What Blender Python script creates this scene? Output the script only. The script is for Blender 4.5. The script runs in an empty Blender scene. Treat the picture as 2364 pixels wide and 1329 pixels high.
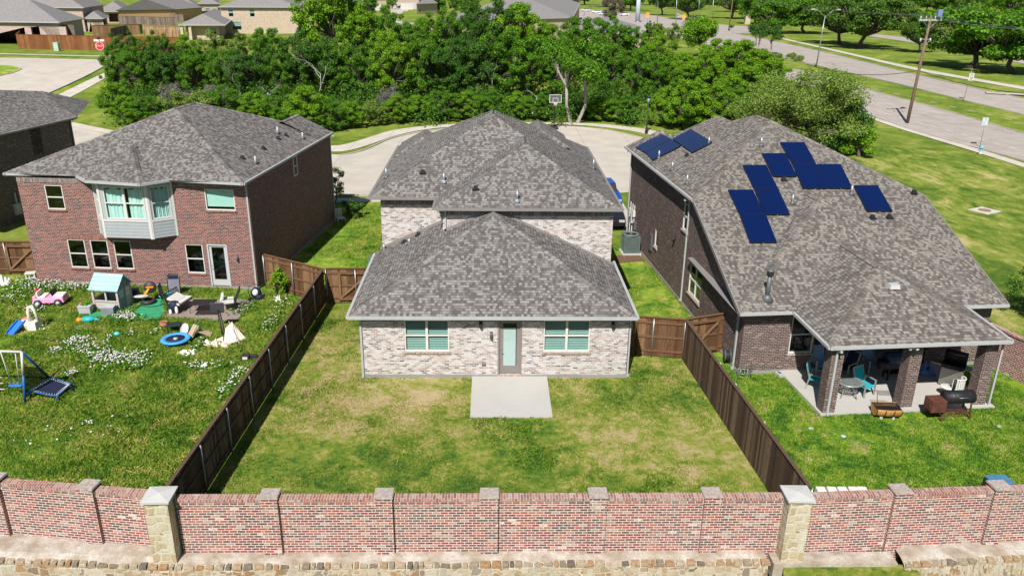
import bpy, bmesh, math, random
import numpy as np
from mathutils import Vector, Matrix
from mathutils.geometry import tessellate_polygon
R = math.radians
scene = bpy.context.scene
COL = scene.collection

# ---------------------------------------------------------------- camera
FPX, YAW, PITCH, ROLL, CAMH = 1852.5, 0.02738, 0.36381, 0.01314, 15.0
IW, IH = 2364, 1329
_cy, _sy, _cp, _sp = math.cos(YAW), math.sin(YAW), math.cos(PITCH), math.sin(PITCH)
_f = Vector((_sy*_cp, _cy*_cp, -_sp)); _r = Vector((_cy, -_sy, 0)); _d = _f.cross(_r)
_c, _s = math.cos(ROLL), math.sin(ROLL)
CR, CD, CF = _c*_r-_s*_d, _s*_r+_c*_d, _f
cam_data = bpy.data.cameras.new('camera'); cam = bpy.data.objects.new('camera', cam_data); COL.objects.link(cam)
cam_data.sensor_width = 36; cam_data.lens = FPX/IW*36; cam_data.clip_end = 4000; cam_data.clip_start = .5
m = Matrix((CR, -CD, -CF)).transposed().to_4x4(); m.translation = (0, 0, CAMH); cam.matrix_world = m
scene.camera = cam
# ---------------------------------------------------------------- light
SUN = Vector((.26, .87, -1)).normalized()          # the way the sunlight travels
world = bpy.data.worlds.new('World'); scene.world = world; world.use_nodes = True
wn = world.node_tree.nodes; wl = world.node_tree.links
sky = wn.new('ShaderNodeTexSky'); sky.sky_type = 'NISHITA'; sky.sun_disc = False
sky.sun_elevation = math.asin(-SUN.z); sky.sun_rotation = math.atan2(-SUN.x, -SUN.y)
sky.air_density = 1.0; sky.dust_density = .6; sky.ozone_density = 1.0
wl.new(sky.outputs[0], wn['Background'].inputs[0]); wn['Background'].inputs[1].default_value = .052
sd = bpy.data.lights.new('sun', 'SUN'); sd.energy = 5.0; sd.angle = R(.5); sd.color = (1, .95, .88)
sun = bpy.data.objects.new('sun', sd); COL.objects.link(sun); sun.rotation_euler = SUN.to_track_quat('-Z', 'Y').to_euler(); sun.location = (0, 0, 40)
scene.view_settings.view_transform = 'Standard'; scene.view_settings.look = 'None'; scene.view_settings.gamma = 1
scene.view_settings.exposure = .52
scene.cycles.max_bounces = 6; scene.cycles.transparent_max_bounces = 12
scene.cycles.diffuse_bounces = 3; scene.cycles.glossy_bounces = 3; scene.cycles.transmission_bounces = 3

# ---------------------------------------------------------------- terrain height and the view from the aerial camera
def sstep(t): t = min(1, max(0, t)); return t*t*(3-2*t)
def gz(x, y):
    if y < 18.5: return -.95
    if y < 18.65: return -.95+.95*sstep((y-18.5)/.15)
    a = 1.0+2.0*sstep((8-x)/40)
    return a*sstep((y-82)/46)
def ray(x, y): return CR*((x-IW/2)/FPX)+CD*((y-IH/2)/FPX)+CF
def zp(x, y, z=0):
    d = ray(x, y); return Vector((0, 0, CAMH))+d*((z-CAMH)/d.z)
def at(x, y, h=0):
    z = 0.; P = None
    for i in range(40):
        P = zp(x, y, z+h); z = z*.5+gz(P.x, P.y)*.5
    return Vector((P.x, P.y, gz(P.x, P.y)+h))
def yp(x, y, Y):
    d = ray(x, y); return Vector((0, 0, CAMH))+d*(Y/d.y)
def pl(x, y, P0, N):
    d = ray(x, y); o = Vector((0, 0, CAMH)); return o+d*((Vector(P0)-o).dot(N)/d.dot(N))

# ---------------------------------------------------------------- objects
def tag(o, label=None, cat=None, group=None, kind=None):
    if label: o['label'] = label
    if cat: o['category'] = cat
    if group: o['group'] = group
    if kind: o['kind'] = kind
    return o
def thing(name, loc, label, cat, group=None, rz=0):
    o = bpy.data.objects.new(name, None); COL.objects.link(o); o.empty_display_size = .2
    o.location = loc; o.rotation_euler = (0, 0, rz); return tag(o, label, cat, group)
def mw(o):
    M = Matrix.Identity(4)
    while o is not None:
        M = (Matrix.Translation(o.location) @ o.rotation_euler.to_matrix().to_4x4() @ Matrix.Diagonal((*o.scale, 1))) @ M; o = o.parent
    return M
def copy_tree(o, parent=None):
    c = o.copy(); COL.objects.link(c); c.parent = parent
    for ch in [k for k in bpy.data.objects if k.parent == o]: copy_tree(ch, c)
    return c
KIDS = {}
def dup(root, loc, rz=0, label=None, group=None, scale=None, cat=None):
    c = root.copy(); COL.objects.link(c)
    def rec(a, b):
        for ch in KIDS.get(a.name, []):
            d = ch.copy(); COL.objects.link(d); d.parent = b; KIDS.setdefault(b.name, []).append(d); rec(ch, d)
    rec(root, c)
    c.location = loc; c.rotation_euler = (0, 0, rz)
    if scale is not None: c.scale = scale if hasattr(scale, '__len__') else (scale,)*3
    if label: c['label'] = label
    if group: c['group'] = group
    if cat: c['category'] = cat
    return c

class MB:
    """collects shapes for ONE mesh object"""
    def __init__(s): s.v = []; s.f = []; s.sm = []
    def add(s, vs, fs, smooth=False):
        n = len(s.v); s.v += [tuple(v) for v in vs]; s.f += [tuple(i+n for i in f) for f in fs]; s.sm += [smooth]*len(fs); return s
    def poly(s, vs): return s.add(vs, [tuple(range(len(vs)))])
    def box(s, c, d, rot=None, taper=1.0):
        x, y, z = d[0]/2, d[1]/2, d[2]/2; t = taper
        vs = [(-x, -y, -z), (x, -y, -z), (x, y, -z), (-x, y, -z), (-x*t, -y*t, z), (x*t, -y*t, z), (x*t, y*t, z), (-x*t, y*t, z)]
        if rot is not None:
            M = rot if isinstance(rot, Matrix) else Matrix.Rotation(rot, 3, 'Z')
            vs = [M @ Vector(v) for v in vs]
        c = Vector(c); vs = [Vector(v)+c for v in vs]
        return s.add(vs, [(0, 3, 2, 1), (4, 5, 6, 7), (0, 1, 5, 4), (1, 2, 6, 5), (2, 3, 7, 6), (3, 0, 4, 7)])
    def b2(s, a, b):
        a = Vector(a); b = Vector(b); return s.box((a+b)/2, b-a)
    def beam(s, p, q, w, h, up=(0, 0, 1)):
        p = Vector(p); q = Vector(q); t = (q-p); L = t.length; t.normalize(); n = Vector(up)-t*t.dot(Vector(up))
        if n.length < 1e-4: n = Vector((1, 0, 0))
        n.normalize(); b = n.cross(t); M = Matrix((b, t, n)).transposed()
        return s.box((p+q)/2, (w, L, h), M)
    def tube(s, pts, r, n=8, cap=True):
        pts = [Vector(p) for p in pts]; rs = r if hasattr(r, '__len__') else [r]*len(pts); vs = []; fs = []
        pn = None
        for i, p in enumerate(pts):
            t = (pts[min(i+1, len(pts)-1)]-pts[max(i-1, 0)]).normalized()
            if pn is None: pn = t.orthogonal().normalized()
            else:
                pn = pn-t*t.dot(pn); pn = pn.normalized() if pn.length > 1e-5 else t.orthogonal().normalized()
            b = t.cross(pn)
            for k in range(n):
                a = 2*math.pi*k/n; vs.append(p+(pn*math.cos(a)+b*math.sin(a))*rs[i])
        for i in range(len(pts)-1):
            for k in range(n): fs.append((i*n+k, i*n+(k+1) % n, (i+1)*n+(k+1) % n, (i+1)*n+k))
        if cap: fs += [tuple(reversed(range(n))), tuple(range((len(pts)-1)*n, len(pts)*n))]
        return s.add(vs, fs, True)
    def lathe(s, prof, c=(0, 0, 0), n=20, M=None, cap=True):
        vs = []; fs = []
        for r, z in prof:
            for k in range(n):
                a = 2*math.pi*k/n; vs.append(Vector((r*math.cos(a), r*math.sin(a), z)))
        if M is not None: vs = [M @ v for v in vs]
        vs = [v+Vector(c) for v in vs]
        for i in range(len(prof)-1):
            for k in range(n): fs.append((i*n+k, i*n+(k+1) % n, (i+1)*n+(k+1) % n, (i+1)*n+k))
        if cap: fs += [tuple(reversed(range(n))), tuple(range((len(prof)-1)*n, len(prof)*n))]
        return s.add(vs, fs, True)
    def ell(s, c, r, n=12, m=8, M=None):
        pr = [(max(1e-3, math.sin(math.pi*i/m)), -math.cos(math.pi*i/m)) for i in range(m+1)]
        q = Matrix.Diagonal(r) if M is None else M @ Matrix.Diagonal(r)
        return s.lathe(pr, c, n, q)
    def prism(s, pts, z0, z1):
        n = len(pts); vs = [(p[0], p[1], z0) for p in pts]+[(p[0], p[1], z1) for p in pts]
        tr = tessellate_polygon([[Vector((p[0], p[1], 0)) for p in pts]])
        fs = [(a+n, b+n, c+n) for a, b, c in tr]+[(c, b, a) for a, b, c in tr]+[(i, (i+1) % n, (i+1) % n+n, i+n) for i in range(n)]
        return s.add(vs, fs)
    def xform(s, M):
        s.v = [tuple(M @ Vector(v)) for v in s.v]; return s
    def build(s, name, mat, parent=None, world=False, uv=True, fixn=True, bevel=0):
        me = bpy.data.meshes.new(name)
        V = s.v
        if world and parent is not None:
            I = mw(parent).inverted(); V = [I @ Vector(v) for v in V]
        me.from_pydata([tuple(v) for v in V], [], s.f)
        if fixn or bevel:
            bm = bmesh.new(); bm.from_mesh(me); bmesh.ops.recalc_face_normals(bm, faces=bm.faces)
            bm.to_mesh(me); bm.free()
        me.polygons.foreach_set('use_smooth', s.sm)
        if uv:
            L = me.uv_layers.new(name='UVMap'); co = L.data
            vv = me.vertices
            for p in me.polygons:
                n = p.normal
                if abs(n.z) > .97: t = Vector((1, 0, 0)); u = Vector((0, 1, 0))
                else:
                    t = Vector((-n.y, n.x, 0)).normalized(); u = n.cross(t)
                for li in p.loop_indices:
                    c = vv[me.loops[li].vertex_index].co; co[li].uv = (c.dot(t), c.dot(u))
        if mat is not None: me.materials.append(mat)
        o = bpy.data.objects.new(name, me); COL.objects.link(o); o.parent = parent
        if parent is not None: KIDS.setdefault(parent.name, []).append(o)
        if bevel:
            md = o.modifiers.new('bevel', 'BEVEL'); md.width = bevel; md.segments = 2; md.limit_method = 'ANGLE'
        return o

# ---------------------------------------------------------------- materials
class Mt:
    def __init__(s, name, rough=.8, spec=.25, metal=0.):
        s.m = bpy.data.materials.new(name); s.m.use_nodes = True; s.t = s.m.node_tree; s.b = s.t.nodes['Principled BSDF']
        s.b.inputs['Roughness'].default_value = rough; s.b.inputs['Specular IOR Level'].default_value = spec; s.b.inputs['Metallic'].default_value = metal
    def n(s, ty, **kw):
        nd = s.t.nodes.new(ty)
        for k, v in kw.items(): setattr(nd, k, v)
        return nd
    def put(s, sock, v):
        if hasattr(v, 'node'): s.t.links.new(v, sock)
        elif isinstance(v, (tuple, list)) and len(v) == 3 and sock.type == 'RGBA': sock.default_value = (*v, 1)
        else: sock.default_value = v
    def op(s, op, a, b=0., c=0.):
        nd = s.n('ShaderNodeMath', operation=op); s.put(nd.inputs[0], a); s.put(nd.inputs[1], b); s.put(nd.inputs[2], c); return nd.outputs[0]
    def mix(s, f, a, b, bl='MIX'):
        nd = s.n('ShaderNodeMix', data_type='RGBA', blend_type=bl); s.put(nd.inputs[0], f); s.put(nd.inputs[6], a); s.put(nd.inputs[7], b); return nd.outputs[2]
    def ramp(s, f, stops, interp='LINEAR'):
        nd = s.n('ShaderNodeValToRGB'); cr = nd.color_ramp; cr.interpolation = interp
        while len(cr.elements) < len(stops): cr.elements.new(.5)
        for e, (p, c) in zip(cr.elements, stops): e.position = p; e.color = (*c, 1) if len(c) == 3 else c
        s.put(nd.inputs[0], f); return nd.outputs[0]
    def g(s, f, a, b):      # map range clamp to 0..1
        nd = s.n('ShaderNodeMapRange'); s.put(nd.inputs[0], f); nd.inputs[1].default_value = a; nd.inputs[2].default_value = b; return nd.outputs[0]
    def uv(s):
        nd = s.n('ShaderNodeUVMap'); sp = s.n('ShaderNodeSeparateXYZ'); s.t.links.new(nd.outputs[0], sp.inputs[0]); return sp.outputs[0], sp.outputs[1]
    def geo(s): return s.n('ShaderNodeNewGeometry')
    def pos(s): return s.geo().outputs['Position']
    def vec(s, x, y, z=0.):
        nd = s.n('ShaderNodeCombineXYZ'); s.put(nd.inputs[0], x); s.put(nd.inputs[1], y); s.put(nd.inputs[2], z); return nd.outputs[0]
    def noise(s, scale, detail=3., rough=.55, v=None, dist=0.):
        nd = s.n('ShaderNodeTexNoise'); nd.inputs['Scale'].default_value = scale; nd.inputs['Detail'].default_value = detail; nd.inputs['Roughness'].default_value = rough
        nd.inputs['Distortion'].default_value = dist; s.put(nd.inputs['Vector'], v if v is not None else s.pos()); return nd.outputs[0]
    def wh(s, v):
        nd = s.n('ShaderNodeTexWhiteNoise', noise_dimensions='3D'); s.put(nd.inputs[0], v); return nd.outputs[0]
    def bump(s, h, st=.3, dist=.02):
        nd = s.n('ShaderNodeBump'); nd.inputs['Strength'].default_value = st; nd.inputs['Distance'].default_value = dist; s.put(nd.inputs['Height'], h)
        s.t.links.new(nd.outputs[0], s.b.inputs['Normal'])
    def col(s, c): s.put(s.b.inputs['Base Color'], c); return s.m
def plain(name, c, rough=.6, metal=0., var=.18, scale=3., spec=.3):
    M = Mt(name, rough, spec, metal); n = M.noise(scale, 4); n2 = M.noise(scale*9, 2)
    f = M.op('ADD', M.op('MULTIPLY', n, .7), M.op('MULTIPLY', n2, .3))
    lo = tuple(k*(1-var) for k in c); hi = tuple(min(1, k*(1+var)) for k in c)
    return M.col(M.ramp(f, [(.3, lo), (.7, hi)]))
def brick(name, stops, mortar, w=.2, h=.0755, mt=.011, vert=False, stain=.25, wash=0., rough=.9):
    M = Mt(name, rough, .15); u, v = M.uv()
    if vert: u, v = v, u
    r = M.op('FLOOR', M.op('DIVIDE', v, h)); fv = M.op('FRACT', M.op('DIVIDE', v, h))
    uu = M.op('ADD', M.op('DIVIDE', u, w), M.op('MULTIPLY', M.op('MODULO', M.op('ABSOLUTE', r), 2.), .5))
    cl = M.op('FLOOR', uu); fu = M.op('FRACT', uu)
    rnd = M.wh(M.vec(cl, r, 3.)); rn2 = M.wh(M.vec(cl, r, 9.))
    mm = M.op('MAXIMUM', M.op('LESS_THAN', fu, mt/w), M.op('LESS_THAN', fv, mt/h))
    c = M.ramp(rnd, stops)
    fine = M.noise(22, 3, v=M.vec(u, v))
    c = M.mix(M.op('MULTIPLY', M.g(fine, .35, .75), .35), c, tuple(k*.55 for k in mortar))
    c = M.mix(M.op('MULTIPLY', M.op('LESS_THAN', rn2, wash), M.g(fine, .3, .6)), c, mortar)
    c = M.mix(mm, c, M.mix(M.g(fine, .3, .7), tuple(k*.75 for k in mortar), mortar))
    st = M.noise(.7, 4); c = M.mix(M.op('MULTIPLY', M.g(st, .42, .72), stain), c, tuple(k*.5+.12 for k in mortar))
    M.bump(M.op('SUBTRACT', M.op('ADD', M.op('MULTIPLY', rnd, .3), M.op('MULTIPLY', fine, .4)), mm), .5, .012)
    return M.col(c)
def shingle(name, stops, h=.142, w=.118, big=.0):
    M = Mt(name, .95, .1); u, v = M.uv()
    vr = M.op('DIVIDE', v, h); r = M.op('FLOOR', vr); fv = M.op('FRACT', vr)
    off = M.wh(M.vec(r, 1., 5.)); uu = M.op('ADD', M.op('DIVIDE', u, w), M.op('MULTIPLY', off, 3.))
    uu = M.op('ADD', uu, M.op('MULTIPLY', M.noise(1.1, 1, v=M.vec(u, M.op('MULTIPLY', r, 7.))), .5))
    cl = M.op('FLOOR', uu); fu = M.op('FRACT', uu)
    rnd = M.wh(M.vec(cl, r, 2.)); rb = M.wh(M.vec(M.op('FLOOR', M.op('MULTIPLY', uu, .37)), r, 4.))
    f = M.op('ADD', M.op('MULTIPLY', rnd, 1-big), M.op('MULTIPLY', rb, big))
    gr = M.noise(60, 2, v=M.vec(u, v)); c = M.ramp(f, stops)
    c = M.mix(M.op('MULTIPLY', M.g(gr, .3, .7), .3), c, (.10, .095, .09))
    lrg = M.noise(.35, 3); c = M.mix(M.op('MULTIPLY', M.g(lrg, .4, .7), .10), c, (.13, .12, .11))
    edge = M.op('MAXIMUM', M.op('LESS_THAN', fv, .14), M.op('MULTIPLY', M.op('LESS_THAN', fu, .07), .6))  # shadow line painted along each course, plus dark gaps between tabs
    c = M.mix(M.op('MULTIPLY', edge, .8), c, (.035, .032, .032))
    M.bump(M.op('ADD', M.op('MULTIPLY', M.op('SUBTRACT', 1., fv), .6), M.op('MULTIPLY', rnd, .3)), .3, .015)
    return M.col(c)
def isl(name, stops, rough=.8, noise_scale=8., amt=.3, spec=.2, streak=None):
    """one material whose separate pieces (boards, cap shingles, leaves) differ a little"""
    M = Mt(name, rough, spec); ri = M.geo().outputs['Random Per Island']; c = M.ramp(ri, stops)
    v = None
    if streak:
        mp = M.n('ShaderNodeMapping'); mp.inputs['Scale'].default_value = streak; M.put(mp.inputs['Vector'], M.pos()); v = mp.outputs[0]
    n = M.noise(noise_scale, 4, v=v); c = M.mix(M.op('MULTIPLY', M.g(n, .35, .7), amt), c, tuple(k*.4 for k in stops[0][1]))
    return M.col(c)
def leafm(name, stops, trans=.35):
    M = Mt(name, .55, .3); ri = M.geo().outputs['Random Per Island']
    oi = M.n('ShaderNodeObjectInfo').outputs['Random']; c = M.ramp(ri, stops)
    c = M.mix(M.op('MULTIPLY', oi, .35), c, tuple(k*.62 for k in stops[-1][1]), 'MIX')
    M.col(c); tr = M.n('ShaderNodeBsdfTranslucent'); M.put(tr.inputs[0], M.mix(.5, c, (.12, .30, .01)))
    mx = M.n('ShaderNodeMixShader'); mx.inputs[0].default_value = trans
    M.t.links.new(M.b.outputs[0], mx.inputs[1]); M.t.links.new(tr.outputs[0], mx.inputs[2])
    M.t.links.new(mx.outputs[0], M.t.nodes['Material Output'].inputs[0]); return M.m
def glassm(name, tint, refl=.10, rough=.02):
    M = Mt(name); t = M.n('ShaderNodeBsdfTransparent'); t.inputs[0].default_value = (*tint, 1)
    g = M.n('ShaderNodeBsdfGlossy'); g.inputs['Roughness'].default_value = rough
    fr = M.n('ShaderNodeLayerWeight'); fr.inputs[0].default_value = .5
    mx = M.n('ShaderNodeMixShader'); M.put(mx.inputs[0], M.op('ADD', M.op('MULTIPLY', M.op('POWER', fr.outputs[1], 4.), .9), refl))
    M.t.links.new(t.outputs[0], mx.inputs[1]); M.t.links.new(g.outputs[0], mx.inputs[2])
    M.t.links.new(mx.outputs[0], M.t.nodes['Material Output'].inputs[0]); M.t.nodes.remove(M.b); return M.m
def meshm(name, c, cell=.02, open_=.6):
    """woven see-through netting: real holes in the weave"""
    M = Mt(name, .7); u, v = M.uv()
    a = M.op('LESS_THAN', M.op('FRACT', M.op('DIVIDE', u, cell)), 1-open_); b = M.op('LESS_THAN', M.op('FRACT', M.op('DIVIDE', v, cell)), 1-open_)
    M.put(M.b.inputs['Alpha'], M.op('MAXIMUM', a, b)); return M.col(c)
def grassm(name, stops, sc=1.0, lo=.37, hi=.63, soil=None, blade=False, w=(.5, .28, .22), st=(1, 1, 1), spots=()):
    M = Mt(name, .95 if not blade else .6, .08); p = M.pos(); mp = M.n('ShaderNodeMapping'); mp.inputs['Scale'].default_value = (*st[:2], 0); M.put(mp.inputs['Vector'], p); p = mp.outputs[0]
    a = M.noise(26, 4, .75, v=p); b = M.noise(4.2*sc, 4, .7, v=p, dist=.5); c0 = M.noise(.9*sc, 6, .68, v=p, dist=.6)
    f = M.op('ADD', M.op('ADD', M.op('MULTIPLY', c0, w[0]), M.op('MULTIPLY', b, w[1])), M.op('MULTIPLY', a, w[2]))
    for (sx_, sy_, sr_, sa_) in spots:      # worn and lush places in the turf
        vm = M.n('ShaderNodeVectorMath', operation='DISTANCE'); M.put(vm.inputs[0], p); vm.inputs[1].default_value = (sx_, sy_, 0)
        f = M.op('ADD', f, M.op('MULTIPLY', M.op('MAXIMUM', M.op('SUBTRACT', 1., M.op('DIVIDE', vm.outputs['Value'], sr_)), 0.), sa_))
    if blade: f = M.op('ADD', f, M.op('MULTIPLY', M.op('SUBTRACT', M.geo().outputs['Random Per Island'], .5), .16))
    c = M.ramp(M.g(f, lo, hi), stops)
    if soil: c = M.mix(M.g(M.noise(.8, 5, .7, v=p, dist=.6), .60, .66), c, soil)
    if blade:
        M.col(c); tr = M.n('ShaderNodeBsdfTranslucent'); M.put(tr.inputs[0], c); mx = M.n('ShaderNodeMixShader'); mx.inputs[0].default_value = .3
        M.t.links.new(M.b.outputs[0], mx.inputs[1]); M.t.links.new(tr.outputs[0], mx.inputs[2]); M.t.links.new(mx.outputs[0], M.t.nodes['Material Output'].inputs[0]); return M.m
    M.bump(M.op('ADD', a, M.op('MULTIPLY', b, .7)), .9, .06)
    return M.col(c)
def concrete(name, c, joints=None, stain=.25):
    M = Mt(name, .9, .15); n = M.noise(.5, 5, .6); f = M.noise(14, 4, .7)
    k = M.ramp(M.op('ADD', M.op('MULTIPLY', n, .6), M.op('MULTIPLY', f, .4)), [(.3, tuple(x*(1-stain) for x in c)), (.62, c), (.8, tuple(min(1, x*1.1) for x in c))])
    if joints:
        u, v = M.uv(); jx, jy, w = joints
        e = M.op('MAXIMUM', M.op('LESS_THAN', M.op('FRACT', M.op('DIVIDE', u, jx)), w/jx), M.op('LESS_THAN', M.op('FRACT', M.op('DIVIDE', v, jy)), w/jy))
        k = M.mix(M.op('MULTIPLY', e, .6), k, tuple(x*.4 for x in c))
    M.bump(f, .25, .01); return M.col(k)
def stonem(name, stops, mortar, sx=3., sy=4., mw_=.06, dirt=None):
    M = Mt(name, .92, .15); u, v = M.uv(); wob = M.noise(2.2, 2)
    vv = M.vec(M.op('ADD', M.op('MULTIPLY', u, sx), M.op('MULTIPLY', wob, .5)), M.op('ADD', M.op('MULTIPLY', v, sy), M.op('MULTIPLY', wob, .4)))
    vo = M.n('ShaderNodeTexVoronoi', feature='F1', distance='CHEBYCHEV'); vo.inputs['Scale'].default_value = 1; vo.inputs['Randomness'].default_value = .75; M.put(vo.inputs['Vector'], vv)
    v2 = M.n('ShaderNodeTexVoronoi', feature='F2', distance='CHEBYCHEV'); v2.inputs['Scale'].default_value = 1; v2.inputs['Randomness'].default_value = .75; M.put(v2.inputs['Vector'], vv)
    e = M.op('SUBTRACT', v2.outputs['Distance'], vo.outputs['Distance'])
    sp = M.n('ShaderNodeSeparateColor'); M.put(sp.inputs[0], vo.outputs['Color'])
    f = M.noise(9, 5, .7); c = M.ramp(sp.outputs[0], stops); c = M.mix(M.op('MULTIPLY', M.g(f, .35, .7), .4), c, tuple(k*.55 for k in stops[0][1]))
    mk = M.g(M.op('ADD', e, M.op('MULTIPLY', M.op('SUBTRACT', f, .5), .08)), mw_*1.3, mw_*.5); c = M.mix(mk, c, M.mix(M.g(f, .3, .7), tuple(k*.7 for k in mortar), mortar))
    if dirt: c = M.mix(M.g(M.noise(1.3, 5, .65), .5, .62), c, dirt)
    M.bump(M.op('ADD', M.g(e, 0, .2), M.op('MULTIPLY', f, .5)), .35, .03); return M.col(c)
def writing(s, size, M, mat, parent, name='lettering', align='CENTER'):
    """letters as a thin solid mesh; M places them"""
    cu = bpy.data.curves.new(name, 'FONT'); cu.body = s; cu.size = size; cu.align_x = align; cu.align_y = 'CENTER'; cu.extrude = .004
    t = bpy.data.objects.new('t', cu); COL.objects.link(t); dg = bpy.context.evaluated_depsgraph_get(); me = bpy.data.meshes.new_from_object(t.evaluated_get(dg))
    bpy.data.objects.remove(t); me.transform(M); me.materials.clear(); me.materials.append(mat); me.name = name
    o = bpy.data.objects.new(name, me); COL.objects.link(o); o.parent = parent; KIDS.setdefault(parent.name, []).append(o); return o

# ---------------------------------------------------------------- material set
G = (.5, .5, .5)
BR_RED = brick('red_brick', [(0, (.022, .014, .018)), (.22, (.05, .022, .026)), (.4, (.12, .028, .026)), (.75, (.20, .045, .032)), (1, (.24, .085, .055))], (.43, .33, .30), mt=.017, stain=.04)
BR_DK = brick('dark_brick', [(0, (.022, .015, .017)), (.35, (.047, .026, .026)), (.65, (.078, .038, .034)), (.88, (.125, .068, .056)), (1, (.22, .16, .135))], (.39, .33, .30), mt=.014, stain=.06)
BR_WH = brick('whitewashed_brick', [(0, (.06, .06, .065)), (.09, (.12, .115, .115)), (.17, (.22, .18, .165)), (.35, (.33, .235, .195)), (.6, (.40, .31, .27)), (1, (.47, .43, .405))], (.57, .555, .55), mt=.019, wash=.36, stain=.08)
BR_WALL = brick('screen_wall_brick', [(0, (.055, .036, .04)), (.16, (.10, .042, .042)), (.32, (.17, .022, .028)), (.55, (.26, .035, .028)), (.75, (.31, .075, .04)), (.9, (.30, .15, .10)), (1, (.36, .30, .26))], (.60, .54, .50), w=.22, h=.084, mt=.022, wash=.02, stain=.12)
BR_ROW = brick('rowlock_brick', [(0, (.15, .07, .06)), (.4, (.31, .09, .06)), (.8, (.34, .18, .14)), (1, (.38, .30, .26))], (.5, .46, .42), w=.3, h=.08, mt=.014, vert=True)
BR_SOLD = brick('dark_soldier_brick', [(0, (.07, .06, .065)), (.5, (.13, .11, .11)), (1, (.28, .24, .23))], (.36, .33, .31), w=.3, h=.075, vert=True)
BR_SOLDR = brick('red_soldier_brick', [(0, (.08, .03, .025)), (.5, (.22, .065, .042)), (1, (.29, .12, .08))], (.33, .28, .25), w=.3, h=.075, vert=True)
BR_SILL = brick('sill_brick', [(0, (.26, .16, .11)), (.5, (.38, .26, .20)), (1, (.46, .38, .32))], (.45, .42, .38), w=.3, h=.075, vert=True)
BR_TAN = brick('tan_brick', [(0, (.38, .28, .20)), (.5, (.52, .40, .29)), (1, (.64, .52, .40))], (.55, .48, .40))
BR_PINK = brick('pinkish_brick', [(0, (.30, .20, .17)), (.5, (.48, .33, .28)), (1, (.58, .44, .38))], (.6, .54, .5))
BR_ORANGE = brick('orange_brick', [(0, (.55, .30, .14)), (1, (.68, .42, .22))], (.55, .40, .26))
SH = shingle('grey_shingles', [(0, (.085, .076, .074)), (.3, (.118, .107, .104)), (.48, (.15, .14, .135)), (.66, (.20, .19, .182)), (1, (.265, .255, .243))])
SHB = shingle('brownish_grey_shingles', [(0, (.086, .073, .068)), (.3, (.12, .104, .096)), (.48, (.152, .137, .125)), (.66, (.205, .19, .17)), (1, (.27, .253, .227))])
SHF = plain('far_grey_shingles', (.20, .19, .19), .95, scale=2.5, var=.25)
CAPM = isl('hip_cap_shingles', [(0, (.10, .092, .088)), (.5, (.175, .163, .155)), (1, (.25, .238, .225))], .95)
GUT = plain('pale_gutter_metal', (.36, .37, .37), .5, var=.08)
GUTG = plain('grey_gutter_metal', (.20, .19, .185), .5, var=.08)
WHT = plain('white_vinyl', (.56, .55, .52), .4, var=.05)
DOORG = plain('greige_door_paint', (.20, .18, .17), .5, var=.06)
DOORW = plain('pale_door_paint', (.42, .43, .44), .45, var=.05)
SIDING = plain('pale_grey_siding', (.34, .37, .39), .6, var=.06)
GLASS = glassm('teal_window_glass', (.78, .99, .95), .04)
GLASSD = glassm('dark_window_glass', (.45, .55, .53), .08)
ROOM = plain('dark_room', (.015, .02, .02), .9)
BLIND = plain('window_blind', (.30, .34, .33), .7, var=.05)
SHADE = plain('roller_shade_cloth', (.46, .52, .50), .8, var=.04)
GLASSC = glassm('clear_door_glass', (.90, .98, .97), .06)
CURT = plain('pale_curtain', (.56, .60, .60), .9, var=.10)
FOUND = concrete('foundation_concrete', (.27, .27, .26))
SLAB = concrete('patio_concrete', (.42, .41, .385), stain=.16)
SLABT = concrete('tan_patio_concrete', (.27, .215, .19))
ROADC = concrete('street_concrete', (.47, .43, .375), (4.6, 4.6, .05))
ROADG = concrete('worn_road_concrete', (.38, .34, .31), (3.8, 5.5, .07), .3)
WALKC = concrete('sidewalk_concrete', (.52, .48, .42), (1.5, 1.5, .04))
CURBC = concrete('kerb_concrete', (.44, .40, .34))
BLACK = plain('black_metal', (.02, .02, .022), .45)
BLKP = plain('black_plastic', (.03, .03, .033), .5)
GALV = plain('galvanised_steel', (.30, .32, .34), .4, .6)
DKG = plain('dark_grey_metal', (.12, .13, .135), .5, .3)
LITEG = plain('light_grey_plastic', (.40, .41, .42), .5)
WOODF = isl('stained_fence_boards', [(0, (.085, .042, .021)), (.5, (.17, .088, .046)), (1, (.27, .155, .085))], .85, 5., .6, streak=(9, 9, .8))
WOODD = isl('weathered_fence_boards', [(0, (.05, .03, .020)), (.5, (.105, .066, .043)), (1, (.20, .135, .092))], .85, 5., .6, streak=(9, 9, .8))
WOODR = isl('red_brown_fence_boards', [(0, (.17, .065, .025)), (.5, (.21, .085, .035)), (1, (.27, .12, .05))], .8, 1.2, .35)
WOODT = isl('tan_fence_boards', [(0, (.26, .15, .075)), (.5, (.33, .20, .10)), (1, (.40, .26, .15))], .8, 1.2, .35)
WOODG = isl('grey_brown_fence_boards', [(0, (.11, .08, .065)), (.5, (.17, .13, .11)), (1, (.24, .19, .16))], .8, 1.2, .35)
BARK = plain('bark', (.10, .085, .07), .95, scale=6, var=.4)
BARKP = plain('pale_bark', (.30, .27, .235), .95, scale=6, var=.35)
DEADB = plain('dead_bark', (.42, .40, .38), .95, scale=6, var=.3)
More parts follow.
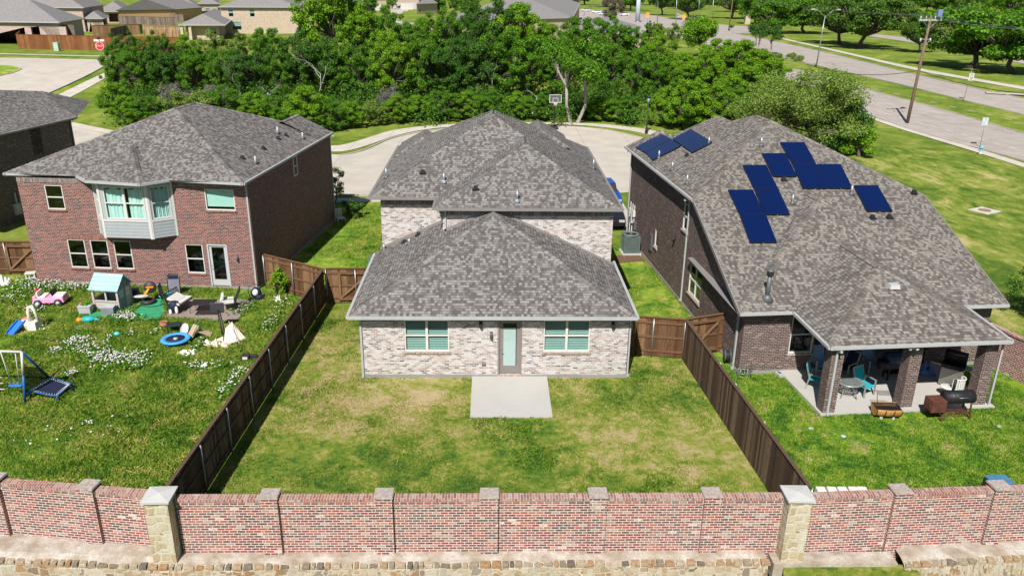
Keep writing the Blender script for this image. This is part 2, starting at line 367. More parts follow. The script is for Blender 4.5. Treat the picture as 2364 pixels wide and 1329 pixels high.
# ================================================================ terrain
def struct(o, name=None): o['kind'] = 'structure'; return o
S_MID = [(0, (0.038, 0.091, 0.02)), (0.25, (0.074, 0.155, 0.022)), (0.48, (0.155, 0.217, 0.028)), (0.68, (0.249, 0.269, 0.054)), (0.86, (0.352, 0.302, 0.128)), (1, (0.432, 0.345, 0.198))]
S_LEFT = [(0, (0.034, 0.092, 0.019)), (0.3, (0.081, 0.178, 0.021)), (0.58, (0.161, 0.257, 0.026)), (0.8, (0.238, 0.29, 0.043)), (1, (0.392, 0.335, 0.128))]
S_RIGHT = [(0, (0.026, 0.079, 0.02)), (0.3, (0.057, 0.157, 0.02)), (0.55, (0.143, 0.253, 0.022)), (0.78, (0.235, 0.326, 0.028)), (0.92, (0.31, 0.301, 0.098)), (1, (0.406, 0.312, 0.188))]
S_BACK = [(0, (0.05, 0.102, 0.018)), (0.3, (0.106, 0.169, 0.021)), (0.55, (0.19, 0.241, 0.036)), (0.78, (0.324, 0.307, 0.098)), (1, (0.48, 0.389, 0.208))]
SPM = ((-5.2, 26.8, 4.2, .085), (-2.6, 27.8, 2.8, .07), (-6.5, 31, 3.5, .05), (3.6, 25.2, 2.4, .05), (6.6, 23.5, 4.2, .055), (3.2, 28.3, 1.6, .06), (-1.2, 24.8, 1.8, .04), (-4.2, 22.2, 4.5, -.045), (.6, 23.2, 3.2, -.035), (-7, 20, 4, -.02), (2.5, 19.8, 3.5, -.03), (4.8, 27, 2.2, -.04))
GR_FIELD = grassm('field_grass', S_BACK, .15, .38, .66, w=(.45, .25, .30))
GR_MID = grassm('thin_lawn', S_MID, 1.0, .365, .62, spots=SPM); GR_LEFT = grassm('lush_weedy_lawn', S_LEFT, .8, .36, .61); GR_RIGHT = grassm('bright_lawn', S_RIGHT, .9, soil=(.36, .27, .16))
GR_BACK = grassm('sunny_streaked_lawn', S_BACK, .35, .41, .61, st=(1, .5, 1), w=(.45, .27, .28)); GR_SIDE = grassm('side_lawn', [(a, tuple(1.15*k for k in c)) for a, c in S_LEFT], .8, .36, .60)
xs = sorted(set([-900, -700, -500, -350, -250, -180, -140]+[round(-120+2.5*i, 2) for i in range(113)]+[180, 230, 300, 400, 550, 750, 1000]))
ys = sorted(set([-60, -20, 0, 8, 14, 17, 18.3, 18.5, 18.55, 18.6, 18.65, 18.8, 22, 30, 45, 60, 70, 78]+[round(80+2*i, 2) for i in range(46)]+[180, 200, 240, 300, 400, 600, 900, 1400]))
mb = MB(); nx = len(xs)
mb.v = [(x, y, gz(x, y)-.01) for y in ys for x in xs]
mb.f = [(j*nx+i, j*nx+i+1, (j+1)*nx+i+1, (j+1)*nx+i) for j in range(len(ys)-1) for i in range(nx-1)]; mb.sm = [True]*len(mb.f)
struct(mb.build('ground', GR_FIELD, fixn=False))
def sheet(name, A, B, mat, off=.012, n=24, m_=3, curb=None):
    """a strip of paving or lawn between two edge lines, laid on the terrain"""
    def rs(P):
        P = [Vector((p[0], p[1])) for p in P]; L = [0]
        for i in range(1, len(P)): L.append(L[-1]+(P[i]-P[i-1]).length)
        out = []
        for k in range(n+1):
            t = L[-1]*k/n; i = max(j for j in range(len(L)) if L[j] <= t+1e-9); i = min(i, len(P)-2)
            out.append(P[i].lerp(P[i+1], (t-L[i])/max(1e-9, L[i+1]-L[i])))
        return out
    a, b = rs(A), rs(B); q = MB(); q.v = []
    for j in range(m_+1):
        for k in range(n+1):
            p = a[k].lerp(b[k], j/m_); q.v.append((p.x, p.y, gz(p.x, p.y)+off))
    q.f = [(j*(n+1)+k, j*(n+1)+k+1, (j+1)*(n+1)+k+1, (j+1)*(n+1)+k) for j in range(m_) for k in range(n)]; q.sm = [True]*len(q.f)
    o = struct(q.build(name, mat, fixn=False))
    if q.f:
        o.data.flip_normals() if o.data.polygons[0].normal.z < 0 else None
    return o
def smooth(P, k=2):
    P = [Vector((p[0], p[1])) for p in P]
    for _ in range(k):
        Q = [P[0]]
        for i in range(len(P)-1): Q += [P[i].lerp(P[i+1], .25), P[i].lerp(P[i+1], .75)]
        Q.append(P[-1]); P = Q
    return P
def gpts(L): return [at(x, y) for x, y in L]
def flat(name, pts, mat, z):
    q = MB(); tr = tessellate_polygon([[Vector((p[0], p[1], 0)) for p in pts]]); q.v = [(p[0], p[1], z) for p in pts]; q.f = [tuple(t) for t in tr]; q.sm = [False]*len(q.f)
    o = struct(q.build(name, mat)); 
    if o.data.polygons[0].normal.z < 0: o.data.flip_normals()
    return o
def kerb(name, P, w=.16, h=.13, mat=None):
    P = [Vector((p[0], p[1])) for p in P]; q = MB(); n = len(P); vs = []
    for i, p in enumerate(P):
        t = (P[min(i+1, n-1)]-P[max(i-1, 0)]).normalized(); s = Vector((-t.y, t.x))*w/2
        for (d, z) in ((-1, -.05), (-1, h), (1, h), (1, -.05)): a = p+s*d; vs.append((a.x, a.y, gz(a.x, a.y)+z))
    fs = [(4*i+k, 4*i+k+1, 4*i+k+5, 4*i+k+4) for i in range(n-1) for k in range(3)]
    q.add(vs, fs); return struct(q.build(name, mat or CURBC))

# lawns
flat('lawn', [(-8.95, 18.6), (8.95, 18.6), (8.2, 31), (5.9, 35), (-5.6, 36.6), (-8.2, 37.1)], GR_MID, .004)
flat('lawn', [(-36, 22.4), (-9.25, 18.75), (-8.95, 18.6), (-8.2, 37.1), (-11.7, 39.3), (-24, 42), (-36, 44)], GR_LEFT, .004)
flat('lawn', [(8.95, 18.6), (30, 18.6), (24, 33), (16, 33), (10, 31.3), (8.2, 31)], GR_RIGHT, .004)
flat('lawn', [(5.3, 31), (10.1, 31.2), (8.3, 47.4), (6.0, 50), (5.3, 50)], GR_SIDE, .006)
flat('lawn', [(-11.8, 39.2), (-6, 37.1), (-5, 38), (-5, 57), (-12, 57.4)], GR_SIDE, .006)
flat('lawn', [(30.1, 18.6), (90, 18.6), (90, 45), (60, 68), (38, 81), (22, 80), (18, 60), (18, 50), (24, 33)], GR_BACK, .004)
# cul-de-sac
far = smooth(gpts([(150, 292), (340, 330), (520, 346), (765, 361), (800, 359), (845, 347), (905, 318), (985, 303), (1100, 293), (1300, 292), (1400, 301), (1480, 318), (1560, 345)]))
near = [Vector((-60, 58.0)), Vector((-14, 58.4)), Vector((-5.5, 58.6)), Vector((6.1, 58.8)), Vector((10.2, 60.0)), Vector((17, 63)), Vector((22, 70))]
sheet('street', near, [(p[0], p[1]) for p in far], ROADC, .014, 70, 8)
kerb('kerb', far)
kerb('kerb', near[:3])
def offset(P, d):
    P = [Vector((p[0], p[1])) for p in P]; n = len(P); out = []
    for i in range(n):
        t = (P[min(i+1, n-1)]-P[max(i-1, 0)]).normalized(); out.append(P[i]+Vector((-t.y, t.x))*d)
    return out
far1 = smooth(gpts([(150, 290), (340, 325), (520, 340), (765, 352), (800, 350), (850, 336), (920, 310), (1000, 296), (1120, 288), (1300, 287), (1400, 294), (1490, 308), (1570, 332)]))
far2 = smooth(gpts([(170, 283), (345, 317), (520, 331), (760, 339), (800, 334), (850, 318), (905, 300), (990, 290), (1120, 283), (1300, 283), (1400, 287), (1500, 299), (1570, 318)]))
sheet('sidewalk', far1, far2, WALKC, .03, 70, 2)
sheet('driveway', [(6.2, 50.2), (6.2, 59)], [(9.6, 50), (9.6, 60.2)], ROADC, .012, 4, 2)
sheet('sidewalk', [(-14, 56.6), (-5.5, 56.8)], [(-14, 57.7), (-5.5, 57.9)], WALKC, .02, 8, 2)
# side street, upper left
kA = smooth(gpts([(-250, 134), (0, 135), (180, 139), (420, 142)]), 1); kB = smooth(gpts([(-250, 330), (-100, 290), (60, 238), (140, 205), (210, 172), (245, 152), (330, 150), (420, 149)]), 1)
sheet('street', kA, kB, ROADC, .03, 60, 12)
kerb('kerb', kA); kerb('kerb', kB)
sheet('sidewalk', gpts([(-250, 127), (0, 126), (200, 131), (420, 133)]), gpts([(-250, 125.2), (0, 124), (200, 129), (420, 131)]), WALKC, .04, 30, 1)
sheet('sidewalk', smooth(gpts([(60, 256), (130, 222), (200, 188), (244, 168)])), smooth(gpts([(88, 262), (150, 232), (215, 198), (252, 176)])), WALKC, .05, 24, 2)
sheet('lawn', smooth(gpts([(-150, 150), (0, 151), (30, 153), (52, 160)]), 1), smooth(gpts([(-150, 225), (0, 176), (30, 170), (52, 160.5)]), 1), GR_SIDE, .06, 20, 4)
kerb('kerb', smooth(gpts([(-150, 150), (0, 151), (30, 153), (52, 160), (30, 170), (0, 176), (-150, 225)])))
# divided road on the right
RA = gpts([(1560, 40), (1640, 92), (1700, 128), (1780, 150), (1900, 178), (2010, 215), (2150, 258), (2364, 330), (2700, 440)])      # near edge of the near roadway (mostly behind trees)
def rd(pts, k=2): return smooth(gpts(pts), k)
sheet('road', rd([(1780, 175), (1900, 208), (1980, 255), (2090, 297), (2364, 372), (2700, 462)]), rd([(1830, 160), (1930, 182), (2016, 213), (2150, 246), (2364, 309), (2700, 400)]), ROADG, .03, 60, 8)
sheet('road', rd([(1560, 60), (1700, 95), (1800, 133), (2010, 180), (2180, 222), (2364, 265), (2700, 350)]), rd([(1560, 30), (1690, 77), (1810, 100), (1940, 130), (2110, 172), (2240, 203), (2364, 229), (2700, 300)]), ROADG, .03, 70, 8)
kerb('kerb', rd([(1830, 160), (1930, 182), (2016, 213), (2150, 246), (2364, 309), (2700, 400)]))
kerb('kerb', rd([(1980, 255), (2090, 297), (2364, 372), (2700, 462)]))
kerb('kerb', rd([(1800, 133), (2010, 180), (2180, 222), (2364, 265), (2700, 350)]))
kerb('kerb', rd([(1690, 77), (1810, 100), (1940, 130), (2110, 172), (2240, 203), (2364, 229), (2700, 300)]))
sheet('sidewalk', rd([(1800, 90), (1935, 121), (2110, 163), (2230, 184), (2364, 209), (2700, 270)]), rd([(1800, 87), (1935, 117), (2110, 157), (2230, 178), (2364, 202), (2700, 262)]), WALKC, .05, 50, 1)
sheet('sidewalk', rd([(1960, 256), (2050, 290), (2200, 335), (2364, 388), (2700, 490)]), rd([(1965, 252), (2050, 283), (2200, 327), (2364, 378), (2700, 478)]), WALKC, .05, 50, 1)
sheet('street', gpts([(1300, 60), (1480, 70), (1600, 95), (1700, 122)]), gpts([(1300, 18), (1480, 32), (1560, 45), (1700, 78)]), ROADG, .05, 20, 4)
sheet('street', gpts([(1560, 62), (1700, 78), (1800, 75)]), gpts([(1560, 50), (1700, 60), (1800, 66)]), ROADG, .06, 16, 2)
sheet('path', gpts([(1990, 82), (2100, 98), (2364, 148)]), gpts([(1990, 76), (2100, 88), (2364, 122)]), ROADG, .05, 12, 1)
sheet('street', gpts([(905, 60), (960, 60), (1000, 70)]), gpts([(900, 0), (955, 0), (985, 0)]), ROADC, .05, 8, 2)
# lane lines: white dashes
LINEP = plain('white_lane_paint', (.62, .61, .58), .8, var=.2, scale=6)
q = MB()
for (a, b) in (((1975, 196), (2364, 285)), ((2040, 262), (2364, 350))):
    for k in range(9):
        t = k/9; x0 = a[0]+(b[0]-a[0])*t; y0 = a[1]+(b[1]-a[1])*t; x1 = x0+16; y1 = y0+16*(b[1]-a[1])/(b[0]-a[0])
        P = at(x0, y0); Q = at(x1, y1); s = (Q-P).normalized().cross(Vector((0, 0, 1)))*.07
        q.poly([P-s+Vector((0, 0, .045)), P+s+Vector((0, 0, .045)), Q+s+Vector((0, 0, .045)), Q-s+Vector((0, 0, .045))])
struct(q.build('lane_marking', LINEP))
# ================================================================ house kit
Z = Vector((0, 0, 1))
class W:
    """one upright wall face, p0 to p1 running left to right as seen from outside"""
    def __init__(s, p0, p1, z0=0.):
        s.p0 = Vector((p0[0], p0[1], z0)); s.L = (Vector(p1[:2])-Vector(p0[:2])).length
        s.t = (Vector((p1[0], p1[1], 0))-Vector((p0[0], p0[1], 0))).normalized(); s.n = s.t.cross(Z)
    def P(s, u, z, d=0.): return Vector((s.p0.x, s.p0.y, 0))+s.t*u+Z*z+s.n*d
    def q(s, x, y):
        p = pl(x, y, s.p0, s.n); return ((p-s.p0).dot(s.t), p.z)
    def rect(s, x0, y0, x1, y1):
        a = s.q(x0, y0); b = s.q(x1, y1); return [min(a[0], b[0]), min(a[1], b[1]), max(a[0], b[0]), max(a[1], b[1])]
    def quad(s, TL, BR):
        return s.rect(TL[0], TL[1], BR[0], BR[1])
def wall(par, w, out, holes, mat, name='wall', dep=.12):
    q = MB(); loops = [out]+[[(h[0], h[1]), (h[2], h[1]), (h[2], h[3]), (h[0], h[3])] for h in holes]
    tr = tessellate_polygon([[Vector((a, b, 0)) for a, b in L] for L in loops]); al = [p for L in loops for p in L]
    q.add([w.P(a, b) for a, b in al], [tuple(t) for t in tr])
    for h in holes:
        c = [(h[0], h[1]), (h[2], h[1]), (h[2], h[3]), (h[0], h[3])]
        for i in range(4):
            a, b = c[i], c[(i+1) % 4]; q.poly([w.P(*a), w.P(*b), w.P(*b, -dep), w.P(*a, -dep)])
    o = q.build(name, mat, par, world=True, fixn=False)
    for p in o.data.polygons: pass
    return o
def wrect(par, w, z0, z1, holes, mat, u0=0, u1=None, name='wall', dep=.12):
    u1 = w.L if u1 is None else u1; return wall(par, w, [(u0, z0), (u1, z0), (u1, z1), (u0, z1)], holes, mat, name, dep)
def wbox(q, w, u0, z0, u1, z1, d0, d1):
    vs = [w.P(u, z, d) for d in (d0, d1) for (u, z) in ((u0, z0), (u1, z0), (u1, z1), (u0, z1))]
    q.add(vs, [(0, 1, 2, 3), (7, 6, 5, 4), (0, 4, 5, 1), (1, 5, 6, 2), (2, 6, 7, 3), (3, 7, 4, 0)])
def window(par, w, h, cols=1, fm=None, glass=None, inside='dark', sill=None, rows=2, fw=.05, sash=.05, name='window', sillw=.06, inmat=None):
    u0, z0, u1, z1 = h; q = MB(); fm = fm or WHT; glass = glass or GLASS
    wbox(q, w, u0, z0, u0+fw, z1, -.09, -.015); wbox(q, w, u1-fw, z0, u1, z1, -.09, -.015); wbox(q, w, u0+fw, z1-fw, u1-fw, z1, -.09, -.015); wbox(q, w, u0+fw, z0, u1-fw, z0+fw*1.1, -.09, -.012)
    cw = (u1-u0)/cols
    for k in range(1, cols): wbox(q, w, u0+k*cw-fw, z0+fw, u0+k*cw+fw, z1-fw, -.088, -.018)
    if rows == 2:
        zm = (z0+z1)/2
        for k in range(cols): wbox(q, w, u0+k*cw+fw*.9, zm-sash/2, u0+(k+1)*cw-fw*.9, zm+sash/2, -.086, -.022)
    f = q.build(name, fm, par, world=True)
    q = MB(); q.poly([w.P(a, b, -.06) for a, b in ((u0+fw*.5, z0+fw*.5), (u1-fw*.5, z0+fw*.5), (u1-fw*.5, z1-fw*.5), (u0+fw*.5, z1-fw*.5))]); q.build('pane', glass, f, world=True, fixn=False)
    q = MB(); wbox(q, w, u0, z0, u1, z1, -.5, -.49); q.build('dark_interior', ROOM, f, world=True)
    if inside == 'blinds':
        q = MB(); k = z0+.06
        while k < z1-.05: 
            q.add([w.P(u0+.04, k, -.11), w.P(u1-.04, k, -.11), w.P(u1-.04, k+.038, -.135), w.P(u0+.04, k+.038, -.135)], [(0, 1, 2, 3)]); k += .075
        q.build('blinds', BLIND, f, world=True, fixn=False)
    elif inside == 'shade':
        q = MB(); wbox(q, w, u0+.04, z0+(z1-z0)*.16, u1-.04, z1-.05, -.12, -.112); q.build('roller_shade', SHADE, f, world=True)
    elif inside == 'curtain':
        q = MB(); N = 60
        for i in range(N):
            a = u0+(u1-u0)*i/N; b = u0+(u1-u0)*(i+1)/N
            da = -.16-.03*math.sin(i*1.1+math.sin(i*.5)); db = -.16-.03*math.sin((i+1)*1.1+math.sin((i+1)*.5))
            tp = z1-.12-.05*math.sin(i*.35)
            if cols == 2 and .49 < i/N < .57: continue
            q.poly([w.P(a, z0, da), w.P(b, z0, db), w.P(b, tp, db), w.P(a, tp, da)])
        q.build('curtain', inmat or CURT, f, world=True, fixn=False)
    elif inside == 'half':
        q = MB(); wbox(q, w, u0+.04, z0+(z1-z0)*.5, u1-.04, z1-.05, -.12, -.112); q.build('roller_shade', BLIND, f, world=True)
    if sill is not None:
        q = MB(); wbox(q, w, u0-.06, z0-.085, u1+.06, z0-.002, -.05, sillw); q.build('sill', sill, f, world=True)
    return f
def gutter(par, pts, mat=None, name='gutter', w=.11, h=.11):
    q = MB()
    for a, b in zip(pts[:-1], pts[1:]): q.beam(Vector(a)-Z*h/2, Vector(b)-Z*h/2, w, h)
    return q.build(name, mat or GUT, par, world=True)
def downspout(par, w, u, z0, z1, mat=None, kick=True):
    q = MB(); wbox(q, w, u-.04, z0+.12, u+.04, z1, .01, .075); wbox(q, w, u-.04, z1-.02, u+.04, z1+.06, .01, .33)
    if kick: wbox(q, w, u-.042, z0+.02, u+.042, z0+.12, .01, .12)
    return q.build('downspout', mat or GUT, par, world=True)
def roof(par, faces, mat, soff=None, name='roof', th=.05):
    q = MB()
    for f in faces: q.poly([Vector(v) for v in f])
    o = q.build(name, mat, par, world=True, fixn=False)
    for p in o.data.polygons:
        pass
    bm = bmesh.new(); bm.from_mesh(o.data)
    for f in bm.faces:
        if f.normal.z < 0: f.normal_flip()
    bm.to_mesh(o.data); bm.free()
    # uv again after the flips
    me = o.data; L = me.uv_layers['UVMap'].data
    for p in me.polygons:
        n = p.normal; t = Vector((-n.y, n.x, 0)); t = t.normalized() if t.length > 1e-4 else Vector((1, 0, 0)); u = n.cross(t)
        for li in p.loop_indices:
            c = me.vertices[me.loops[li].vertex_index].co; L[li].uv = (c.dot(t), c.dot(u))
    if soff:
        q = MB()
        for f in soff: q.poly([Vector(v)-Z*.115 for v in f])
        q.build('soffit', plain('soffit_board_'+name, (.34, .33, .32), .7) if False else GUTG, par, world=True)
    return o
def caps(par, lines, mat=None, step=.21, wd=.15, drop=.055, name='hip_cap'):
    q = MB(); rnd = random.Random(5)
    for p, r in lines:
        p = Vector(p); r = Vector(r); t = r-p; L = t.length; t.normalize(); s = t.cross(Z).normalized(); up = s.cross(t)
        k = 0.
        while k < L-.02:
            e = min(k+step*1.12, L); a = p+t*k+up*.035; b = p+t*e+up*.012; j = rnd.uniform(-.01, .01)
            q.add([a+s*(wd+j)-Z*drop, a+Z*.008, a-s*(wd+j)-Z*drop, b+s*wd-Z*drop, b+Z*.0, b-s*wd-Z*drop, a+s*(wd+j)-Z*(drop+.03), a-s*(wd+j)-Z*(drop+.03)],
                  [(0, 1, 4, 3), (1, 2, 5, 4), (0, 6, 1), (1, 7, 2)]); k += step
        q.build(name, mat or CAPM, par, world=True, fixn=False); q = MB()
def pipevent(par, p, h=.4, r=.045, mat=None, flash=None):
    q = MB(); q.tube([p-Z*.1, p+Z*h], r, 10); o = q.build('vent_pipe', mat or GALV, par, world=True)
    q = MB(); q.lathe([(.16, -.03), (.07, .09), (.05, .12)], p, 12); q.build('flashing', flash or DKG, o, world=True); return o
def turtle(par, p, s=.2, mat=None):
    q = MB(); q.box(p+Z*.10, (s, s, .13), taper=.8); q.box(p+Z*.02, (s*1.6, s*1.5, .04)); return q.build('roof_vent', mat or BLACK, par, world=True)
def door(par, w, h, mat, glass, lite, inside=None, handle_left=True, sd=.07):
    u0, z0, u1, z1 = h; q = MB(); f = .07
    wbox(q, w, u0, z0, u0+f, z1, -.11, .02); wbox(q, w, u1-f, z0, u1, z1, -.11, .02); wbox(q, w, u0+f, z1-f, u1-f, z1, -.11, .02)
    fr = q.build('door_frame', mat, par, world=True)
    a, b, c, d = u0+f, z0+.03, u1-f, z1-f; l = lite; q = MB()
    wbox(q, w, a, b, a+l, d, -.09, -.045); wbox(q, w, c-l, b, c, d, -.09, -.045); wbox(q, w, a+l, b, c-l, b+.32, -.09, -.045); wbox(q, w, a+l, d-.1, c-l, d, -.09, -.045)
    dr = q.build('door', mat, par, world=True)
    q = MB(); q.poly([w.P(i, j, -.066) for i, j in ((a+l, b+.32), (c-l, b+.32), (c-l, d-.1), (a+l, d-.1))]); q.build('door_pane', glass, dr, world=True, fixn=False)
    if inside:
        q = MB(); wbox(q, w, a+l, b+.32, c-l-.03, d-.32, -.082, -.078); q.build('door_blind', inside, dr, world=True)
    q = MB(); wbox(q, w, u0, z0, u1, z1, -.5, -.49); q.build('dark_interior', ROOM, dr, world=True)
    hu = a+l*.45 if handle_left else c-l*.45; q = MB()
    q.tube([w.P(hu, b+.92, -.045), w.P(hu, b+.92, .01), w.P(hu+(.1 if handle_left else -.1), b+.92, .015)], .013, 6); q.build('handle', GALV, dr, world=True); q = MB(); q.ell(w.P(hu, b+1.08, -.035), (.028, .028, .028), 8, 6); q.build('lock', GALV, dr, world=True)
    return dr
def lamp(par, w, u, z, kind='lantern'):
    q = MB()
    if kind == 'lantern':
        wbox(q, w, u-.05, z-.02, u+.05, z+.1, 0, .03); q.lathe([(.05, -.16), (.06, 0), (.03, .06), (.01, .09)], w.P(u, z, .1), 8); return q.build('wall_lantern', DKG, par, world=True)
    wbox(q, w, u-.06, z, u+.06, z+.12, 0, .05); q.lathe([(.05, -.1), (.085, .02), (.04, .12)], w.P(u, z-.02, .12), 10); return q.build('flood_light', BLKP, par, world=True)

# ================================================================ middle house
MH = thing('brick_house', (0, 36, 0), 'whitewashed brick house in the middle with a low hip roof before its taller part', 'house')
EZ = 2.80; UZ = 5.62
wf = W((-5.2, 29.2), (5.48, 29.2))
hL = wf.quad((932.3, 735.6), (1037.4, 811)); hR = wf.quad((1256, 735.8), (1360, 811.6)); hD = wf.quad((1149.5, 733), (1203.4, 857))
for hh in (hL, hR): hh[3] = 2.52
hD[3] = 2.54; hD[1] = .14; hL[1] = hR[1] = (hL[1]+hR[1])/2
wrect(MH, wf, .1, 2.7, [hL, hR, hD], BR_WH)
window(MH, wf, hL, 2, inside='blinds', sill=BR_SILL); window(MH, wf, hR, 2, inside='blinds', sill=BR_SILL)
door(MH, wf, hD, DOORG, GLASSC, .14, plain('door_blind_cloth', (.44, .49, .48), .8, var=.05))
q = MB(); wbox(q, wf, hD[0]-.02, .02, hD[2]+.02, .135, -.1, .035); q.build('threshold', BR_SILL, MH, world=True)
for a, b in ((0, hL[0]-.03), (hL[2]+.03, hD[0]-.03), (hD[2]+.03, hR[0]-.03), (hR[2]+.03, wf.L)): q = MB(); wbox(q, wf, a, 2.47, b, 2.68, .0, .018); q.build('soldier_course', BR_SOLD, MH, world=True)
q = MB()
for a, b in ((0, hD[0]-.02), (hD[2]+.02, wf.L)): wbox(q, wf, a-.02, -.05, b+.02, .13, -.2, .03)
q.build('foundation', FOUND, MH, world=True)
ws = W((5.48, 29.2), (5.48, 49)); wrect(MH, ws, .1, 2.7, [], BR_WH); wl_ = W((-5.2, 49), (-5.2, 29.2)); wrect(MH, wl_, .1, 2.7, [], BR_WH)
for w_ in (ws, wl_): q = MB(); wbox(q, w_, 0, -.05, w_.L, .13, -.2, .03); q.build('foundation', FOUND, MH, world=True)
wu1 = W((-2.2, 34.84), (5.48, 34.84)); wu2 = W((-5.2, 36.64), (-2.2, 36.64))
wrect(MH, wu1, 2.5, 5.5, [], BR_WH); wrect(MH, wu2, 0, 5.5, [], BR_WH)
wrect(MH, W((-2.2, 36.64), (-2.2, 34.84)), 2.5, 5.5, [], BR_WH); wrect(MH, W((5.48, 34.84), (5.48, 48.6)), 2.7, 5.5, [], BR_WH); wrect(MH, W((-5.2, 48.6), (-5.2, 36.64)), 2.7, 5.5, [], BR_WH)
wrect(MH, W((5.48, 48.6), (-5.2, 48.6)), 0, 5.5, [], BR_WH)
for w_, l_ in ((wu1, wu1.L), (wu2, wu2.L-.02)): q = MB(); wbox(q, w_, 0, 5.2, l_, 5.49, 0, .018); q.build('soldier_course', BR_SOLD, MH, world=True)
# roofs
e = EZ; A = (.07, 34.45, 5.48)
roof(MH, [[(-5.56, 28.82, e), (5.70, 28.82, e), A], [(5.70, 28.82, e), (5.70, 35.6, e), (5.5, 35.6, e+.15), (5.5, 34.84, e+.16), (.07, 34.86, 5.48), A],
          [(-5.56, 36.6, e), (-5.56, 28.82, e), A, (.07, 34.86, 5.48), (-2.2, 34.86, 4.42), (-2.2, 36.66, 4.42), (-5.2, 36.66, e+.21)]], SH,
     [[(-5.56, 28.82, e), (5.70, 28.82, e), (5.70, 35.6, e), (-5.68, 35.6, e)]])
caps(MH, [((-5.52, 28.86, e), A), ((5.66, 28.86, e), A)])
q = MB(); q.beam((.05, 34.80, 5.52), (5.62, 34.80, 2.92), .07, .13); q.beam((.09, 34.80, 5.52), (-2.2, 34.80, 4.46), .07, .13); q.beam((-2.24, 36.6, 4.46), (-5.3, 36.6, 3.05), .07, .13); q.beam((-2.24, 34.84, 4.5), (-2.24, 36.6, 4.5), .07, .1)
q.build('roof_flashing', GUTG, MH, world=True)
g = e+.02
gutter(MH, [(-5.58, 28.79, g), (5.72, 28.79, g)], GUT); gutter(MH, [(5.74, 28.82, g), (5.74, 35.6, g)], GUT); gutter(MH, [(-5.60, 28.82, g), (-5.60, 36.6, g)], GUT)
u = UZ; M1 = (.07, 41.95, 8.62); M2 = (.07, 43.2, 8.62); R1 = (1.63, 38.6, 7.74); R2 = (1.63, 40.45, 7.74)
roof(MH, [[(-2.55, 34.48, u), (5.8, 34.48, u), R1], [(-2.55, 36.3, u), (-2.55, 34.48, u), R1, R2],
          [(-5.65, 36.3, u), (-2.55, 36.3, u), R2, (1.63, 40.45, 7.745), M1], [(5.8, 34.48, u), (5.8, 48.9, u), M2, M1, R2, R1],
          [(-5.65, 48.9, u), (-5.65, 36.3, u), M1, M2], [(5.8, 48.9, u), (-5.65, 48.9, u), M2]], SH,
     [[(-2.55, 34.48, u), (5.8, 34.48, u), (5.8, 48.9, u), (-5.65, 48.9, u), (-5.65, 36.3, u), (-2.55, 36.3, u)]], name='upper_roof')
caps(MH, [((-2.5, 34.53, u), R1), ((5.75, 34.53, u), R1), (R1, R2), ((-5.6, 36.35, u), M1), (M1, M2), ((5.75, 48.85, u), M2), ((-5.6, 48.85, u), M2)])
# small front gables on the street side
for cx, cy, cz, hw in ((-4.0, 46.4, 6.62, 1.5), (2.7, 45.4, 7.42, 1.6)):
    roof(MH, [[(cx-hw, cy+2.6, cz-.55*hw), (cx, cy+2.6, cz), (cx, cy, cz), (cx-hw, cy-1.6, cz-.55*hw)], [(cx+hw, cy-1.6, cz-.55*hw), (cx, cy, cz), (cx, cy+2.6, cz), (cx+hw, cy+2.6, cz-.55*hw)], [(cx-hw, cy-1.6, cz-.55*hw), (cx+hw, cy-1.6, cz-.55*hw), (cx, cy, cz)]], SH, name='street_gable_roof')
gu = u+.02
gutter(MH, [(-2.57, 34.45, gu), (5.82, 34.45, gu)], GUTG); gutter(MH, [(-5.67, 36.27, gu), (-2.6, 36.27, gu)], GUTG); gutter(MH, [(5.84, 34.48, gu), (5.84, 48.9, gu)], GUTG); gutter(MH, [(-5.69, 36.3, gu), (-5.69, 48.9, gu)], GUTG); gutter(MH, [(-2.59, 34.45, gu), (-2.59, 36.2, gu)], GUTG)
downspout(MH, wf, .04, 0, 2.66); downspout(MH, W((5.5, 29.16), (5.5, 40)), .08, 0, 2.66); downspout(MH, wu1, .12, 4.35, 5.46); 
lamp(MH, wf, *wf.q(1134, 770)); a = wf.q(1110, 745); lamp(MH, wf, a[0], 2.35, 'flood'); a = wf.q(1415, 745); lamp(MH, wf, a[0], 2.35, 'flood')
a = wf.q(1116, 837); q = MB(); wbox(q, wf, a[0]-.08, a[1]-.05, a[0]+.08, a[1]+.06, 0, .07); q.build('hose_tap_box', GALV, MH, world=True)
def onroof(x, y, a, b, c):
    a, b, c = Vector(a), Vector(b), Vector(c); return pl(x, y, a, (b-a).cross(c-a))
NF = ((-5.65, 36.3, u), (-2.55, 36.3, u), M1); RF = ((-2.55, 34.48, u), (5.8, 34.48, u), R1); RS = ((5.8, 34.48, u), (5.8, 48.9, u), R1); LS = ((-5.65, 36.3, u), (-5.65, 48.9, u), M1)
LL = ((-5.56, 28.82, e), (-5.56, 36.6, e), A)
turtle(MH, onroof(976, 400, *NF)); pipevent(MH, onroof(1025, 421, *NF), .45, .05, GALV, plain('lead_flashing', (.25, .3, .34), .5)); turtle(MH, onroof(1098, 437, *RF)); pipevent(MH, onroof(1194, 465, *RF), .5, .05, GALV, plain('lead_flashing', (.25, .3, .34), .5))
pipevent(MH, onroof(1370, 389, *RS), .5, .05); pipevent(MH, onroof(892, 411, *LS), .5); 
for x, y in ((966, 544), (934, 561)): turtle(MH, onroof(x, y, *LL), .2)
pipevent(MH, onroof(945, 565, *LL), .3); pipevent(MH, onroof(887, 578, *LL), .3)

